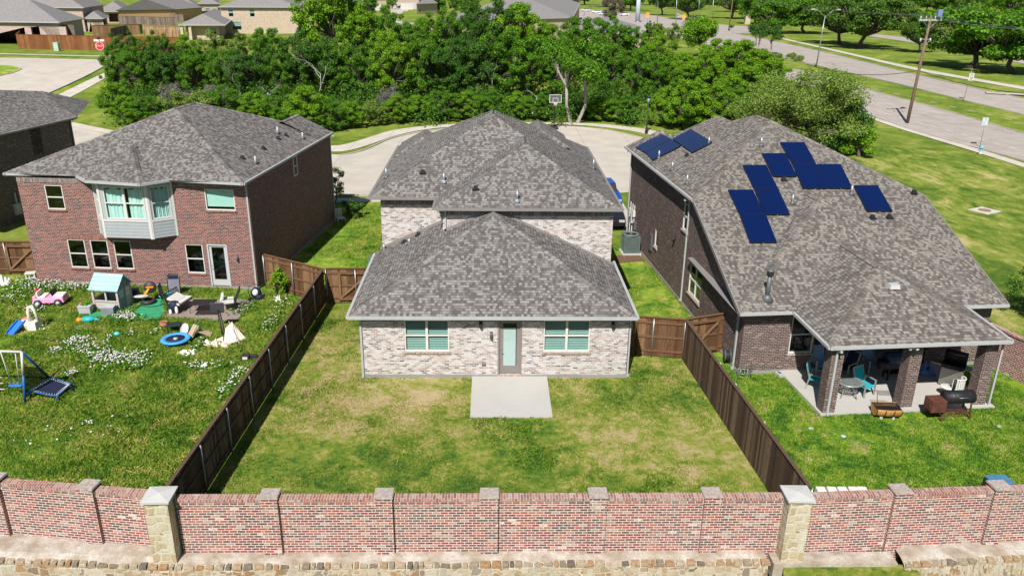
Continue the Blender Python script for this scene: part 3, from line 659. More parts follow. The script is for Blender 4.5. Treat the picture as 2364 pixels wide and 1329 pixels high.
# ================================================================ red brick house on the left
RH = thing('brick_house', (-17, 45, 0), 'red brick two-storey house on the left with a pale siding bay window', 'house')
FR, FL = (-12.04, 39.04), (-23.75, 39.95); BRc, BLc = (-10.45, 52.1), (-22.2, 53.4)
wr = W(FL, FR); wrs = W(FR, BRc)
def rq(z, x0, y0, x1, y1): return wr.rect(x0, y0, x1, y1)
z4 = lambda x, y: (x/2.658, 200+y/2.658)
hs = []
def rw(x0, y0, x1, y1):
    a = z4(x0, y0); b = z4(x1, y1); ta = wr.q(*a); tb = wr.q(*b); return [ta[0], tb[1], tb[0], ta[1]]
w1 = rw(262, 567, 402, 755); w2 = rw(1262, 607, 1432, 762); w3 = rw(408, 934, 545, 1110); w4 = rw(548, 939, 684, 1116); w5 = rw(692, 946, 824, 1122); w6 = rw(1132, 966, 1262, 1146); dd = rw(1278, 966, 1415, 1262)
for a_, wd_ in ((w1, .92), (w2, 1.5), (w3, .92), (w4, .92), (w5, .92), (w6, .92)):
    c_ = (a_[0]+a_[2])/2; a_[0] = c_-wd_/2; a_[2] = c_+wd_/2
for a_ in (w3, w4, w5): a_[1] = (w3[1]+w4[1]+w5[1])/3; 
m3 = (w3[3]+w4[3]+w5[3])/3
for a_ in (w3, w4, w5): a_[3] = m3
dd[1] = .12; c_ = (dd[0]+dd[2])/2; dd[0] = c_-.52; dd[2] = c_+.52
w1[3] = w2[3] = 5.25
wrect(RH, wr, .1, 5.62, [w1, w2, w3, w4, w5, w6, dd], BR_RED); wrect(RH, wrs, .1, 5.62, [], BR_RED); wrect(RH, W(BRc, BLc), 0, 5.62, [], BR_RED); wrect(RH, W(BLc, FL), 0, 5.62, [], BR_RED)
window(RH, wr, w1, 1, inside='dark', sill=BR_SOLDR, glass=GLASSD); window(RH, wr, w2, 1, rows=1, inside='shade', sill=BR_SOLDR)
for a_ in (w3, w4, w5, w6): window(RH, wr, a_, 1, sill=BR_SOLDR, glass=GLASSD)
door(RH, wr, dd, DOORW, GLASSD, .13)
for a_ in (w3, w4, w5, w6, dd): q = MB(); wbox(q, wr, a_[0]-.12, a_[3]+.01, a_[2]+.12, a_[3]+.22, 0, .016); q.build('brick_lintel', BR_SOLDR, RH, world=True)
for a_, b_ in ((0, 3.1), (8.25, wr.L)): q = MB(); wbox(q, wr, a_, 5.38, b_, 5.6, 0, .016); q.build('soldier_course', BR_SOLD, RH, world=True)
q = MB(); wbox(q, wr, 0, -.1, dd[0], .12, -.2, .03); wbox(q, wr, dd[0], -.1, dd[2], .10, -.2, .05); wbox(q, wr, dd[2], -.1, wr.L, .12, -.2, .03); wbox(q, wrs, 0, -.1, wrs.L, .12, -.2, .03); q.build('foundation', FOUND, RH, world=True)
E0 = 5.75; e1, e2, e3, e4 = (-24.45, 40.15), (-12.0, 38.33), (-10.33, 52.5), (-22.7, 54.3)
P1 = (-17.5, 45.4, 8.28); P2 = (-17.2, 47.6, 8.28)
b0, b1, b2_, b3 = [zp(x, y, E0) for x, y in ((171, 403), (197.5, 417.5), (324.3, 425.7), (395, 414.5))]
BA = Vector((-18.45, 41.45, 6.85)); BB = Vector((-18.35, 42.4, 6.85))
E = lambda p: (p[0], p[1], E0)
roof(RH, [[E(e1), E(e2), P1], [E(e2), E(e3), P2, P1], [E(e3), E(e4), P2], [E(e4), E(e1), P1, P2],
          ], SH, [[E(e1), tuple(b0), tuple(b3), E(e2), E(e3), E(e4)], [b0, b1, b2_, b3]])
roof(RH, [[b1, b2_, BA], [b2_, b3, BB, BA], [b0, b1, BA, BB]], SH, name='bay_roof')
Gp = Vector((-12.55, 52.7, 6.85)); Gq = Vector((-12.9, 49.9, 6.85))
roof(RH, [[(-10.33, 52.5, E0), (-10.65, 49.8, E0), Gq, Gp], [Gp, Gq, (-15.1, 50.2, E0), (-14.8, 53, E0)]], SH, name='street_gable_roof')
caps(RH, [(E(e1), P1), (E(e2), P1), (P1, P2), (E(e3), P2), (E(e4), P2), (b1, BA), (b2_, BA), (BA, BB), (Gp, Gq)])
gutter(RH, [(*e1, E0+.02), (b0.x, b0.y, E0+.02), (b1.x, b1.y, E0+.02), (b2_.x, b2_.y, E0+.02), (b3.x, b3.y, E0+.02), (*e2, E0+.02), (*e3, E0+.02)], GUT, w=.13)
downspout(RH, wr, wr.L-.07, 0, 5.6); downspout(RH, W((-10.5, 51.9), (-10.4, 53)), .1, 0, 5.6, kick=False)
lamp(RH, wr, *wr.q(549, 594)); 
a = wr.q(465, 665); q = MB(); wbox(q, wr, a[0]-.08, a[1]-.05, a[0]+.08, a[1]+.06, 0, .07); q.build('hose_tap_box', GALV, RH, world=True)
hs_ = wrs.rect(676, 362, 683, 405); hs_ = [hs_[0]-.1, hs_[1], hs_[0]+.5, hs_[3]]
window(RH, W(tuple(wrs.P(0, 0, .06)[:2]), tuple(wrs.P(wrs.L, 0, .06)[:2])), hs_, 1, glass=GLASSD)
# bay window body
fb0 = W((b0.x+.5, b0.y-.2), (b3.x-.25, b3.y+.1))
u0 = wr.q(*z4(555, 600))[0]+.1; u1 = wr.q(*z4(1052, 600))[0]; D = .72
c0, c1, c2, c3 = wr.P(u0, 0, .01), wr.P(u0+.62, 0, D), wr.P(u1-.98, 0, D), wr.P(u1, 0, .01)
wa, wb, wc = W(c0, c1), W(c1, c2), W(c2, c3); zb = wb.q(*z4(800, 930))[1]
s1 = rw(610, 612, 868, 812)
def hb(w, f0, f1, z0, z1): return [w.L*f0, z0, w.L*f1, z1]
zw0 = wb.q(*z4(760, 815))[1]; ha, hb_, hc = hb(wa, .2, .85, zw0, 5.42), hb(wb, .10, .93, zw0, 5.42), hb(wc, .13, .87, zw0, 5.42)
for w_, h_ in ((wa, ha), (wb, hb_), (wc, hc)): wrect(RH, w_, zb, 5.62, [h_], SIDING, name='bay_wall')
window(RH, wb, hb_, 2, inside='curtain', fw=.06); window(RH, wc, hc, 1, inside='curtain', fw=.06); window(RH, wa, ha, 1, inside='dark')
q = MB(); q.poly([c0+Z*zb, c1+Z*zb, c2+Z*zb, c3+Z*zb]); q.build('bay_floor', SIDING, RH, world=True)
q = MB()
for w_ in (wa, wb, wc):
    k = zb+.02
    while k < zw0-.12: wbox(q, w_, .07, k, w_.L-.07, k+.145, 0, .015); wbox(q, w_, .07, k+.12, w_.L-.07, k+.145, .015, .022); k += .165
q.build('lap_siding', SIDING, RH, world=True)
q = MB()
for w_ in (wa, wb, wc): wbox(q, w_, -.01, zb-.02, .09, 5.6, .0, .03); wbox(q, w_, w_.L-.09, zb-.02, w_.L+.01, 5.6, .0, .03); wbox(q, w_, .09, zw0-.1, w_.L-.09, zw0-.02, 0, .035)
q.build('bay_trim', WHT, RH, world=True)
RS2 = (E(e2), E(e3), P1)
for x, y in ((660, 314), (642, 321), (608, 344), (559, 366)): turtle(RH, onroof(x, y, *RS2), .17)
for x, y in ((641, 308), (699, 320), (590, 377)): pipevent(RH, onroof(x, y, *RS2), .38, .05, LITEG)

# ================================================================ solar house on the right
SHo = thing('brick_house', (15, 38, 0), 'dark brown brick house on the right with blue solar panels and a covered patio', 'house')
B1, B2, K1, K2, F1, F2 = Vector((9.80, 29.0, 2.9)), Vector((21.2, 30.0, 2.9)), Vector((9.39, 36.26, 5.6)), Vector((20.95, 37.5, 5.6)), Vector((8.23, 49.3, 5.6)), Vector((19.8, 50.5, 5.6))
AP = Vector((15.15, 43.85, 8.15)); AQ = Vector((14.95, 45.6, 8.15)); T1 = Vector((15.22, 36.05, 5.74)); T2 = Vector((15.1, 37.25, 5.74))
N1 = Vector((12.0, 29.2, 2.9)); N2 = Vector((19.3, 29.84, 2.9)); PL, PR = Vector((12.15, 25.87, 2.9)), Vector((19.17, 26.46, 2.9)); V3 = Vector((15.56, 30.15, 4.5)); V4 = Vector((15.33, 33.1, 4.5))
roof(SHo, [[B1, K1, AP], [B1, AP, B2], [B2, AP, K2], [K1, F1, AQ, AP], [F1, F2, AQ], [F2, K2, AP, AQ]], SHB, [[B1, N1, N2, B2, K2-Z*2.7, K1-Z*2.7]])
roof(SHo, [[B1, B2, T1], [B1, T1, T2], [B2, T2, T1]], SHB, name='rear_hip_roof')
roof(SHo, [[PL, PR, V3], [N1, PL, V3, V4], [PR, N2, V4, V3]], SHB, name='patio_roof')
q = MB(); q.poly([v-Z*.12 for v in (PL, PR, Vector((18.8, 32.8, 2.9)), Vector((12.0, 32.2, 2.9)))]); q.build('patio_ceiling', GUTG, SHo, world=True)
W1 = zp(1690, 280, 7.72); W2 = zp(1528, 298, 6.75); vb = (F1-K1).normalized(); ub = Vector((-vb.y, vb.x, 0))*-1
ub = Vector((vb.y, -vb.x, 0))
roof(SHo, [[F1, W2, F1-vb*1.5], [F1-vb*1.5, W2, F1-vb*1.5+ub*3.6], [F1, F1+ub*3.6, W2]], SHB, name='street_hip_roof')
roof(SHo, [[W1-ub*4.4-Z*2.1-vb*4, W1-ub*4.4-Z*2.1+vb*3, W1+vb*2.2, W1], [W1-ub*4.4-Z*2.1-vb*4, W1, W1+ub*2-Z*1.4-vb*4], [W1, W1+vb*2.2, W1+ub*2-Z*1.2+vb*2]], SHB, name='street_ridge_roof')
CAPB = isl('brownish_cap_shingles', [(0, (.11, .098, .088)), (.5, (.18, .165, .146)), (1, (.25, .23, .205))], .95)
caps(SHo, [(K1, AP), (K2, AP), (AP, AQ), (B1+Vector((.04, .04, 0)), T1), (B2+Vector((-.04, .04, 0)), T1), (PL+Vector((.04, .04, 0)), V3), (PR+Vector((-.04, .04, 0)), V3), (V3, V4), (T1, T2)], CAPB, wd=.16)
gutter(SHo, [B1+Z*.02, N1+Z*.02], GUT, w=.12); gutter(SHo, [N1+Z*.02, PL+Z*.02, PR+Z*.02, N2+Z*.02], GUT, w=.12); gutter(SHo, [N2+Z*.02, B2+Z*.02], GUT, w=.12); gutter(SHo, [K1+Z*.02, F1+Z*.02], GUT, w=.12)
for a, b in ((B1, K1), (B2, K2)): q = MB(); q.beam(a-Z*.05, b-Z*.05, .05, .16); q.build('rake_board', GUTG, SHo, world=True)
s1_, s2_ = (10.2, 29.5), (8.62, 48.9)
wsl = W(s2_, s1_); U = wsl.L
def sp(x0, y0, x1, y1, wd):
    a = wsl.q(x0, y0); b = wsl.q(x1, y1); c = (a[0]+b[0])/2; return [c-wd/2, min(a[1], b[1]), c+wd/2, max(a[1], b[1])]
z1_ = lambda x, y: (1400+x/2.452, 260+y/2.452)
k1w = sp(*z1_(462, 850), *z1_(540, 1085), 1.75); k1w[1] = .95; k1w[3] = 2.45
k2w = sp(*z1_(435, 480), *z1_(475, 650), .95); k2w[1] = 3.65; k2w[3] = 5.0
k3w = sp(*z1_(268, 660), *z1_(292, 810), .6); k3w[1] = 1.3; k3w[3] = 2.3
zr = lambda uu: 2.82+(5.5-2.82)*min(1, max(0, (U-uu)/7.4))
wall(SHo, wsl, [(0, .1), (U, .1), (U, 2.8), (U-7.0, 5.45), (0, 5.5)], [k1w, k2w, k3w], BR_DK)
window(SHo, wsl, k1w, 2, sill=BR_SILL, glass=GLASSD); window(SHo, wsl, k2w, 1, sill=BR_SILL, glass=GLASSD); window(SHo, wsl, k3w, 1, sill=BR_SILL, glass=GLASSD, rows=1)
q = MB(); wbox(q, wsl, 0, -.05, U, .12, -.2, .03); q.build('foundation', FOUND, SHo, world=True)
wre = W(s1_, (13.3, 29.78)); kw = [wre.q(1822, 800)[0]-.02, .85, wre.q(1822, 800)[0]+1.0, 2.5]
wrect(SHo, wre, .1, 2.8, [kw], BR_DK); window(SHo, wre, kw, 1, sill=BR_SILL, fw=.05)
q = MB(); wbox(q, wre, 0, 2.56, kw[0]-.05, 2.78, 0, .016); q.build('soldier_course', BR_SOLD, SHo, world=True)
wri = W((13.3, 29.78), (13.3, 32.6)); wrect(SHo, wri, .1, 2.8, [[.6, .85, 2.2, 2.4]], BR_DK); window(SHo, wri, [.6, .85, 2.2, 2.4], 2, glass=GLASSD)
wrb = W((13.3, 32.6), (18.3, 33.0)); hd2 = [2.0, .12, 3.0, 2.2]; wrect(SHo, wrb, .1, 2.8, [hd2], BR_DK); door(SHo, wrb, hd2, DOORW, GLASSD, .14)
wrc = W((18.3, 33.0), (18.3, 30.25)); wrect(SHo, wrc, .1, 2.8, [], BR_DK)
wrd = W((18.3, 30.25), (20.85, 30.45)); wrect(SHo, wrd, .1, 2.8, [], BR_DK); wrect(SHo, W((20.85, 30.45), (19.5, 50)), .1, 2.8, [], BR_DK); wrect(SHo, W((19.5, 50), (8.62, 48.9)), 0, 5.5, [], BR_DK)
wr3 = W((20.3, 38), (19.5, 50)); wrect(SHo, wr3, 2.8, 5.5, [], BR_DK)
q = MB(); wbox(q, wre, 0, -.05, wre.L, .12, -.2, .03); wbox(q, wrd, 0, -.05, wrd.L, .12, -.2, .03); q.build('foundation', FOUND, SHo, world=True)
q = MB(); q.prism([(11.95, 29.62), (12.3, 26.05), (19.25, 26.62), (18.95, 30.3), (18.3, 33), (13.3, 32.6), (13.3, 29.8)], -.1, .09); q.build('patio_slab', SLAB, SHo, world=True)
for x, y, dx in ((1908, 948, 0), (2086, 935, 0), (2255, 929, 0)):
    p = zp(x, y, .1); q = MB(); q.box((p.x, p.y+.12, 1.45), (.48, .48, 2.72), R(5)); q.build('patio_column', BR_DK, SHo, world=True)
    if x != 2086:
        q = MB(); w_ = W((p.x-.05 if x < 2000 else p.x+.33, p.y-.13), (p.x+.2 if x < 2000 else p.x+.36, p.y+.1 if x > 2000 else p.y-.11)); downspout(SHo, w_, .0, 0, 2.72)
downspout(SHo, W((9.9, 31.0), (10.14, 29.8)), 1.1, 0, 2.75); 
a = wsl.q(*z1_(460, 700)); downspout(SHo, wsl, a[0]-.05, .1, 5.3, GUT)
downspout(SHo, wsl, .12, .1, 5.4, GUT)
a = wsl.q(*z1_(392, 715)); lamp(SHo, wsl, a[0], a[1], 'flood')
a = wsl.q(*z1_(258, 735)); q = MB(); wbox(q, wsl, a[0]-.3, a[1]-.45, a[0]+.12, a[1]+.45, 0, .1); q.build('meter_box', DKG, SHo, world=True)
# flood light pair under the patio eave
q = MB(); p = zp(2108, 803, 2.7); q.box((p.x, p.y, 2.7), (.3, .06, .08)); q.ell((p.x-.13, p.y-.05, 2.68), (.07, .07, .06), 8, 6); q.ell((p.x+.13, p.y-.05, 2.68), (.07, .07, .06), 8, 6); q.build('flood_light', LITEG, SHo, world=True)
MP = (B1, B2, AP); LP = (K1, F1, AP); TP = (B1, B2, T1); PP = (PL, PR, V3)
for x, y in ((1757, 337), (1829, 470), (1965, 449)): pipevent(SHo, onroof(x, y, *MP), .45, .055)
for x, y in ((1521, 366), (1636, 335), (1552, 393), (1586, 424)): pipevent(SHo, onroof(x, y, *LP), .45, .05)
for x, y in ((1809, 416), (2014, 504), (2053, 503), (2110, 446)): turtle(SHo, onroof(x, y, *MP), .19)
turtle(SHo, onroof(1586, 360, *LP), .17)
p = onroof(1771, 688, *TP); q = MB(); q.tube([p-Z*.1, p+Z*.98], .09, 14); q.lathe([(.14, .98), (.14, 1.16), (.16, 1.17), (.16, 1.2), (.03, 1.24)], p, 14); q.lathe([(.3, -.12), (.16, .1), (.12, .16)], p, 14); q.build('flue_pipe', DKG, SHo, world=True)
p = onroof(2062, 664, *PP); q = MB(); q.box(p+Z*.08, (.42, .36, .16), taper=.8); q.build('roof_vent', LITEG, SHo, world=True)
# blue solar panels lying on the roof: each one is a thing of its own
PANEL = Mt('blue_solar_glass', .18, .6); u_, v_ = PANEL.uv()
cell = PANEL.op('MAXIMUM', PANEL.op('LESS_THAN', PANEL.op('FRACT', PANEL.op('DIVIDE', u_, .158)), .06), PANEL.op('LESS_THAN', PANEL.op('FRACT', PANEL.op('DIVIDE', v_, .158)), .06))
PANEL.col(PANEL.mix(PANEL.op('MULTIPLY', cell, .35), (.0012, .0085, .060), (.002, .006, .03)))
def panel(plane, corners, lab):
    a, b, c = [Vector(v) for v in plane]; n = (b-a).cross(c-a); n = n if n.z > 0 else -n; n.normalize(); P = [onroof(x, y, *plane) for x, y in corners]
    root = None
    for lo, hi, mat, nm, ins in ((.106, .110, PANEL.m, 'solar_panel', .012), (.07, .105, BLACK, 'panel_frame', 0)):
        ctr = sum(P, Vector())/4; Q = [p+(ctr-p).normalized()*ins*1.4 for p in P]
        q = MB(); vs = [p+n*lo for p in Q]+[p+n*hi for p in Q]; q.add(vs, [(3, 2, 1, 0), (4, 5, 6, 7), (0, 1, 5, 4), (1, 2, 6, 5), (2, 3, 7, 6), (3, 0, 4, 7)])
        o = q.build(nm, mat, root or SHo, world=True); root = root or o
    for k in (0, 1):
        q = MB(); m_ = (P[k*2]+P[k*2+1])/2; q.beam(m_, m_+n*.07, .05, .05, up=(1, 0, 0)); q.build('mounting_foot', GALV, root, world=True)
Zc = lambda L: [z1_(*p) for p in L]
panel(MP, Zc([(980, 177), (1118, 177), (1183, 298), (1050, 298)]), 'highest solar panel on the rear slope, at the top of the tall column')
panel(MP, Zc([(1052, 301), (1184, 301), (1254, 437), (1110, 437)]), 'solar panel below the highest one, between two others in the middle row')
panel(MP, Zc([(1187, 301), (1322, 301), (1390, 437), (1256, 437)]), 'solar panel at the right end of the middle row of the large array')
panel(MP, Zc([(877, 239), (1010, 239), (1076, 369), (942, 369)]), 'solar panel left of the tall column, above a black roof vent')
panel(MP, Zc([(768, 306), (902, 306), (968, 438), (832, 438)]), 'second solar panel from the left in the upper rows, stepping down the array')
panel(MP, Zc([(834, 441), (970, 441), (1036, 585), (896, 585)]), 'solar panel right of the lower left pair in the large array')
panel(MP, Zc([(685, 446), (826, 446), (892, 583), (750, 583)]), 'leftmost solar panel of the large array')
panel(MP, Zc([(752, 586), (900, 586), (962, 744), (810, 744)]), 'lowest solar panel of the large array')
panel(MP, Zc([(1396, 421), (1532, 421), (1616, 566), (1472, 566)]), 'single solar panel standing apart on the right of the rear slope')
panel(LP, Zc([(312, 126), (368, 158), (226, 236), (168, 204)]), 'solar panel at the far left corner of the side slope, next to the eave')
panel(LP, Zc([(370, 159), (424, 197), (262, 277), (228, 237)]), 'solar panel beside the corner panel on the side slope, second from the eave end')
panel(LP, Zc([(480, 102), (602, 177), (488, 235), (376, 157)]), 'solar panel higher up the side slope, right of the corner pair')

# ================================================================ far left neighbour
NH = thing('brick_house', (-36, 54, 0), 'dark brick house at the far left edge with one tall shaded window', 'house')
C_, D_, E_, F_ = Vector((-29.2, 57.7, 5.75)), Vector((-31.9, 43.9, 5.75)), Vector((-44, 46.3, 5.75)), Vector((-41.5, 66, 5.75)); aN, aS, aW = Vector((-33.1, 61.0, 7.1)), Vector((-36.4, 51, 8.2)), Vector((-38.6, 60.3, 7.3))
roof(NH, [[D_, C_, aN, aS], [D_, E_, aS], [aS, aN, aW], [E_, F_, aW, aS], [F_, aN+Vector((1, 5, -1.4)), aN, aW], [C_, aN+Vector((1, 5, -1.4)), aN]], SH, [[C_, D_, E_, F_]])
nb, nc = (-32.3, 44.3), (-29.55, 57.5)
wn_ = W(nb, nc); hn = wn_.rect(66, 296, 93, 356); hn = [hn[0], hn[1], hn[0]+.95, hn[3]]
wrect(NH, wn_, 0, 5.65, [hn], BR_DK); window(NH, wn_, hn, 1, inside='half'); wrect(NH, W((-43.6, 46.6), nb), 0, 5.65, [], BR_DK); wrect(NH, W(nc, (-33.0, 60.3)), 0, 5.65, [], BR_DK)
gutter(NH, [D_+Z*.02, C_+Z*.02], GUTG); downspout(NH, wn_, wn_.L-.15, 0, 5.6, DKG, False)
q = MB(); a = wn_.q(47, 520); wbox(q, wn_, a[0]-.25, .5, a[0]+.2, 1.2, 0, .18); wbox(q, wn_, a[0]-.02, 1.2, a[0]+.06, 1.9, .02, .1); q.build('meter_box', LITEG, NH, world=True)
# ================================================================ fences and walls
def fence(label, p, q_, mat, h=1.83, side=1, sp=2.4, rails=True, cat='fence', name='wood_fence', group=None, board=.14, z0=None, posts=True, cap=True):
    """pickets on one face, rails and steel posts on the other (side +1: left of p->q)"""
    p = Vector((p[0], p[1], 0)); q_ = Vector((q_[0], q_[1], 0)); L = (q_-p).length; t = (q_-p).normalized(); s = Vector((-t.y, t.x, 0))*side
    root = thing(name, (p.x, p.y, gz(p.x, p.y)), label, cat, group); rnd = random.Random(int(L*100)); z = lambda k: gz((p+t*k).x, (p+t*k).y)
    m_ = MB(); k = 0.
    ang = math.atan2(t.y, t.x)
    while k < L-.03:
        w_ = min(board, L-k); hh = h+rnd.uniform(-.012, .012); c = p+t*(k+w_/2)-s*.012; zz = z(k); m_.box((c.x, c.y, zz+hh/2+.02), (w_-.006, .018+rnd.uniform(-.003, .003), hh-.04), ang); k += w_
    m_.build('pickets', mat, root, world=True, uv=False)
    if rails:
        for zr_ in (.3, .95, 1.6):
            m_ = MB(); m_.beam(p+s*.02+Z*(z(0)+zr_), q_+s*.02+Z*(z(L)+zr_), .038, .085); m_.build('rail', mat, root, world=True)
    if cap:
        m_ = MB(); m_.beam(p+Z*(z(0)+h+.015), q_+Z*(z(L)+h+.015), .11, .03); m_.build('top_board', mat, root, world=True)
    if posts:
        n = max(1, round(L/sp))
        for i in range(n+1):
            k = L*i/n; c = p+t*k+s*.075; m_ = MB(); m_.tube([(c.x, c.y, z(k)), (c.x, c.y, z(k)+h-.05)], .03, 8); m_.ell((c.x, c.y, z(k)+h-.05), (.036, .036, .03), 8, 5); m_.build('post', GALV, root, world=True)
    return root
def gate(par, p, q_, mat, side=1, h=1.78):
    p = Vector((p[0], p[1], 0)); q_ = Vector((q_[0], q_[1], 0)); t = (q_-p).normalized(); s = Vector((-t.y, t.x, 0))*side; m_ = MB()
    m_.beam(p+s*.03+Z*.25, q_+s*.03+Z*.25, .04, .1); m_.beam(p+s*.03+Z*1.6, q_+s*.03+Z*1.6, .04, .1); m_.beam(p+s*.033+Z*.27, q_+s*.033+Z*1.58, .036, .1); m_.beam(p+s*.03+t*.05+Z*.3, p+s*.03+t*.05+Z*1.55, .05, .1, up=t); m_.beam(q_+s*.03-t*.05+Z*.3, q_+s*.03-t*.05+Z*1.55, .05, .1, up=t)
    return m_.build('gate_brace', mat, par, world=True)
fence('long dark wooden fence with steel posts left of the middle yard', (-8.97, 18.95), (-8.2, 37.1), WOODD, side=-1)
fence('short wooden fence joining the red house to the long left fence', (-11.65, 39.25), (-8.25, 37.1), WOODF, side=-1)
f = fence('wooden side gate left of the middle house, beside the long fence', (-8.1, 37.15), (-5.25, 37.2), WOODF, side=-1, cat='gate', name='wood_gate', sp=1.4)
gate(f, (-7.5, 37.12), (-6.0, 37.14), WOODF, -1)
f = fence('wooden gate at the left edge between the red house and its neighbour', (-27.6, 41.2), (-24.1, 41.2), WOODF, side=-1, cat='gate', name='wood_gate', sp=1.9)
gate(f, (-25.8, 41.16), (-24.3, 41.16), WOODF, -1)
fence('long dark wooden fence right of the middle yard, boards facing the yard', (8.98, 18.9), (8.18, 30.85), WOODD, side=-1)
fence('short wooden fence right of the middle house reaching the long right fence', (5.6, 31.35), (8.18, 30.9), WOODF, side=-1, sp=1.3)
f = fence('wooden side gate between the right long fence and the dark brick house', (8.25, 30.95), (10.05, 31.6), WOODF, side=-1, cat='gate', name='wood_gate', sp=1.7)
gate(f, (8.45, 31.0), (9.8, 31.47), WOODF, -1)
# long brick screening wall in three runs
def screen(label, p, q_, pil, side_h=1.79):
    p = Vector((p[0], p[1], 0)); q_ = Vector((q_[0], q_[1], 0)); w = W(p, q_); root = thing('brick_wall', (p.x, p.y, 0), label, 'brick wall')
    us = sorted([pl(x, 1250, w.p0, w.n) for x in pil], key=lambda v: v.x); us = [(v-w.p0).dot(w.t) for v in us]
    ed = [0]+us+[w.L]; rnd = random.Random(3)
    for i in range(len(ed)-1):
        a = ed[i]+(.24 if i else 0); b = ed[i+1]-(.24 if i < len(ed)-2 else 0)
        if b-a < .1: continue
        m_ = MB(); wbox(m_, w, a, -.35, b, 1.58, -.21, 0); wbox(m_, w, a, 1.58, b, 1.655, -.225, .022); wbox(m_, w, a, 1.655, b, 1.72, -.215, .01); m_.build('wall_panel', BR_WALL, root, world=True)
        m_ = MB(); wbox(m_, w, a, 1.722, b, 1.80, -.235, .04); m_.build('coping', BR_ROW, root, world=True)
    for u_ in us:
        m_ = MB(); wbox(m_, w, u_-.24, -.4, u_+.24, 1.86, -.33, .11); pi = m_.build('brick_pier', BR_WALL, root, world=True)
        m_ = MB(); wbox(m_, w, u_-.265, 1.862, u_+.265, 1.885, -.355, .135); wbox(m_, w, u_-.25, 1.885, u_+.25, 1.91, -.34, .12); m_.build('pier_cap', PCAP, pi, world=True)
    return root
PCAP = plain('weathered_cap_mortar', (.33, .285, .26), .95, scale=14, var=.45)
LEDGE = Mt('mortared_ledge', .95, .1); n_ = LEDGE.noise(1.6, 6, .65); n2_ = LEDGE.noise(12, 4, .7)
LEDGE.bump(n2_, .6, .03); LEDGE = LEDGE.col(LEDGE.mix(LEDGE.g(n2_, .3, .75), LEDGE.ramp(n_, [(.38, (0.521, 0.496, 0.454)), (.48, (0.420, 0.370, 0.311)), (.58, (0.286, 0.227, 0.160)), (.68, (0.202, 0.151, 0.101))]), (0.319, 0.286, 0.244)))
STONE = stonem('rubble_stone', [(0, (0.286, 0.218, 0.134)), (.3, (0.370, 0.302, 0.210)), (.55, (0.420, 0.361, 0.277)), (.75, (0.286, 0.168, 0.076)), (.9, (0.151, 0.122, 0.101)), (1, (0.454, 0.403, 0.336))], (0.437, 0.395, 0.319), 3.2, 4.4, .09, dirt=None)
STONEP = stonem('pale_limestone_blocks', [(0, (.36, .29, .17)), (.4, (.45, .38, .26)), (.7, (.50, .45, .34)), (1, (.33, .23, .12))], (.55, .51, .42), 3.0, 3.4, .09)
CAPST = plain('smooth_concrete_cap', (.44, .44, .43), .8, var=.06)
screen('red brick garden wall behind the middle yard, between the two stone pillars', (-8.55, 18.50), (8.25, 18.50), [632, 891, 1130, 1375, 1633])
screen('red brick garden wall at the lower left, running off the left edge', (-19.0, 20.0), (-9.25, 18.70), [224, 16])
screen('red brick garden wall at the lower right, running off the right edge', (8.55, 18.48), (20.0, 19.1), [2058, 2280])
def stone_pillar(label, x, y, sz, ht, rz):
    root = thing('stone_pillar', (x, y, -.4), label, 'pillar', rz=rz); m_ = MB(); m_.box((0, 0, (ht+.4)/2), (sz, sz, ht+.4)); m_.build('shaft', STONEP, root)
    m_ = MB(); m_.box((0, 0, ht+.40+.03), (sz+.12, sz+.12, .06)); m_.box((0, 0, ht+.4+.09), (sz+.14, sz+.14, .06), taper=.02); m_.build('cap', CAPST, root)
stone_pillar('pale stone pillar with a flat pyramid cap at the left wall corner', -8.93, 18.42, .62, 1.95, .03)
stone_pillar('pale stone pillar with a smooth grey cap at the right wall corner', 8.42, 18.38, .62, 1.95, -.02)
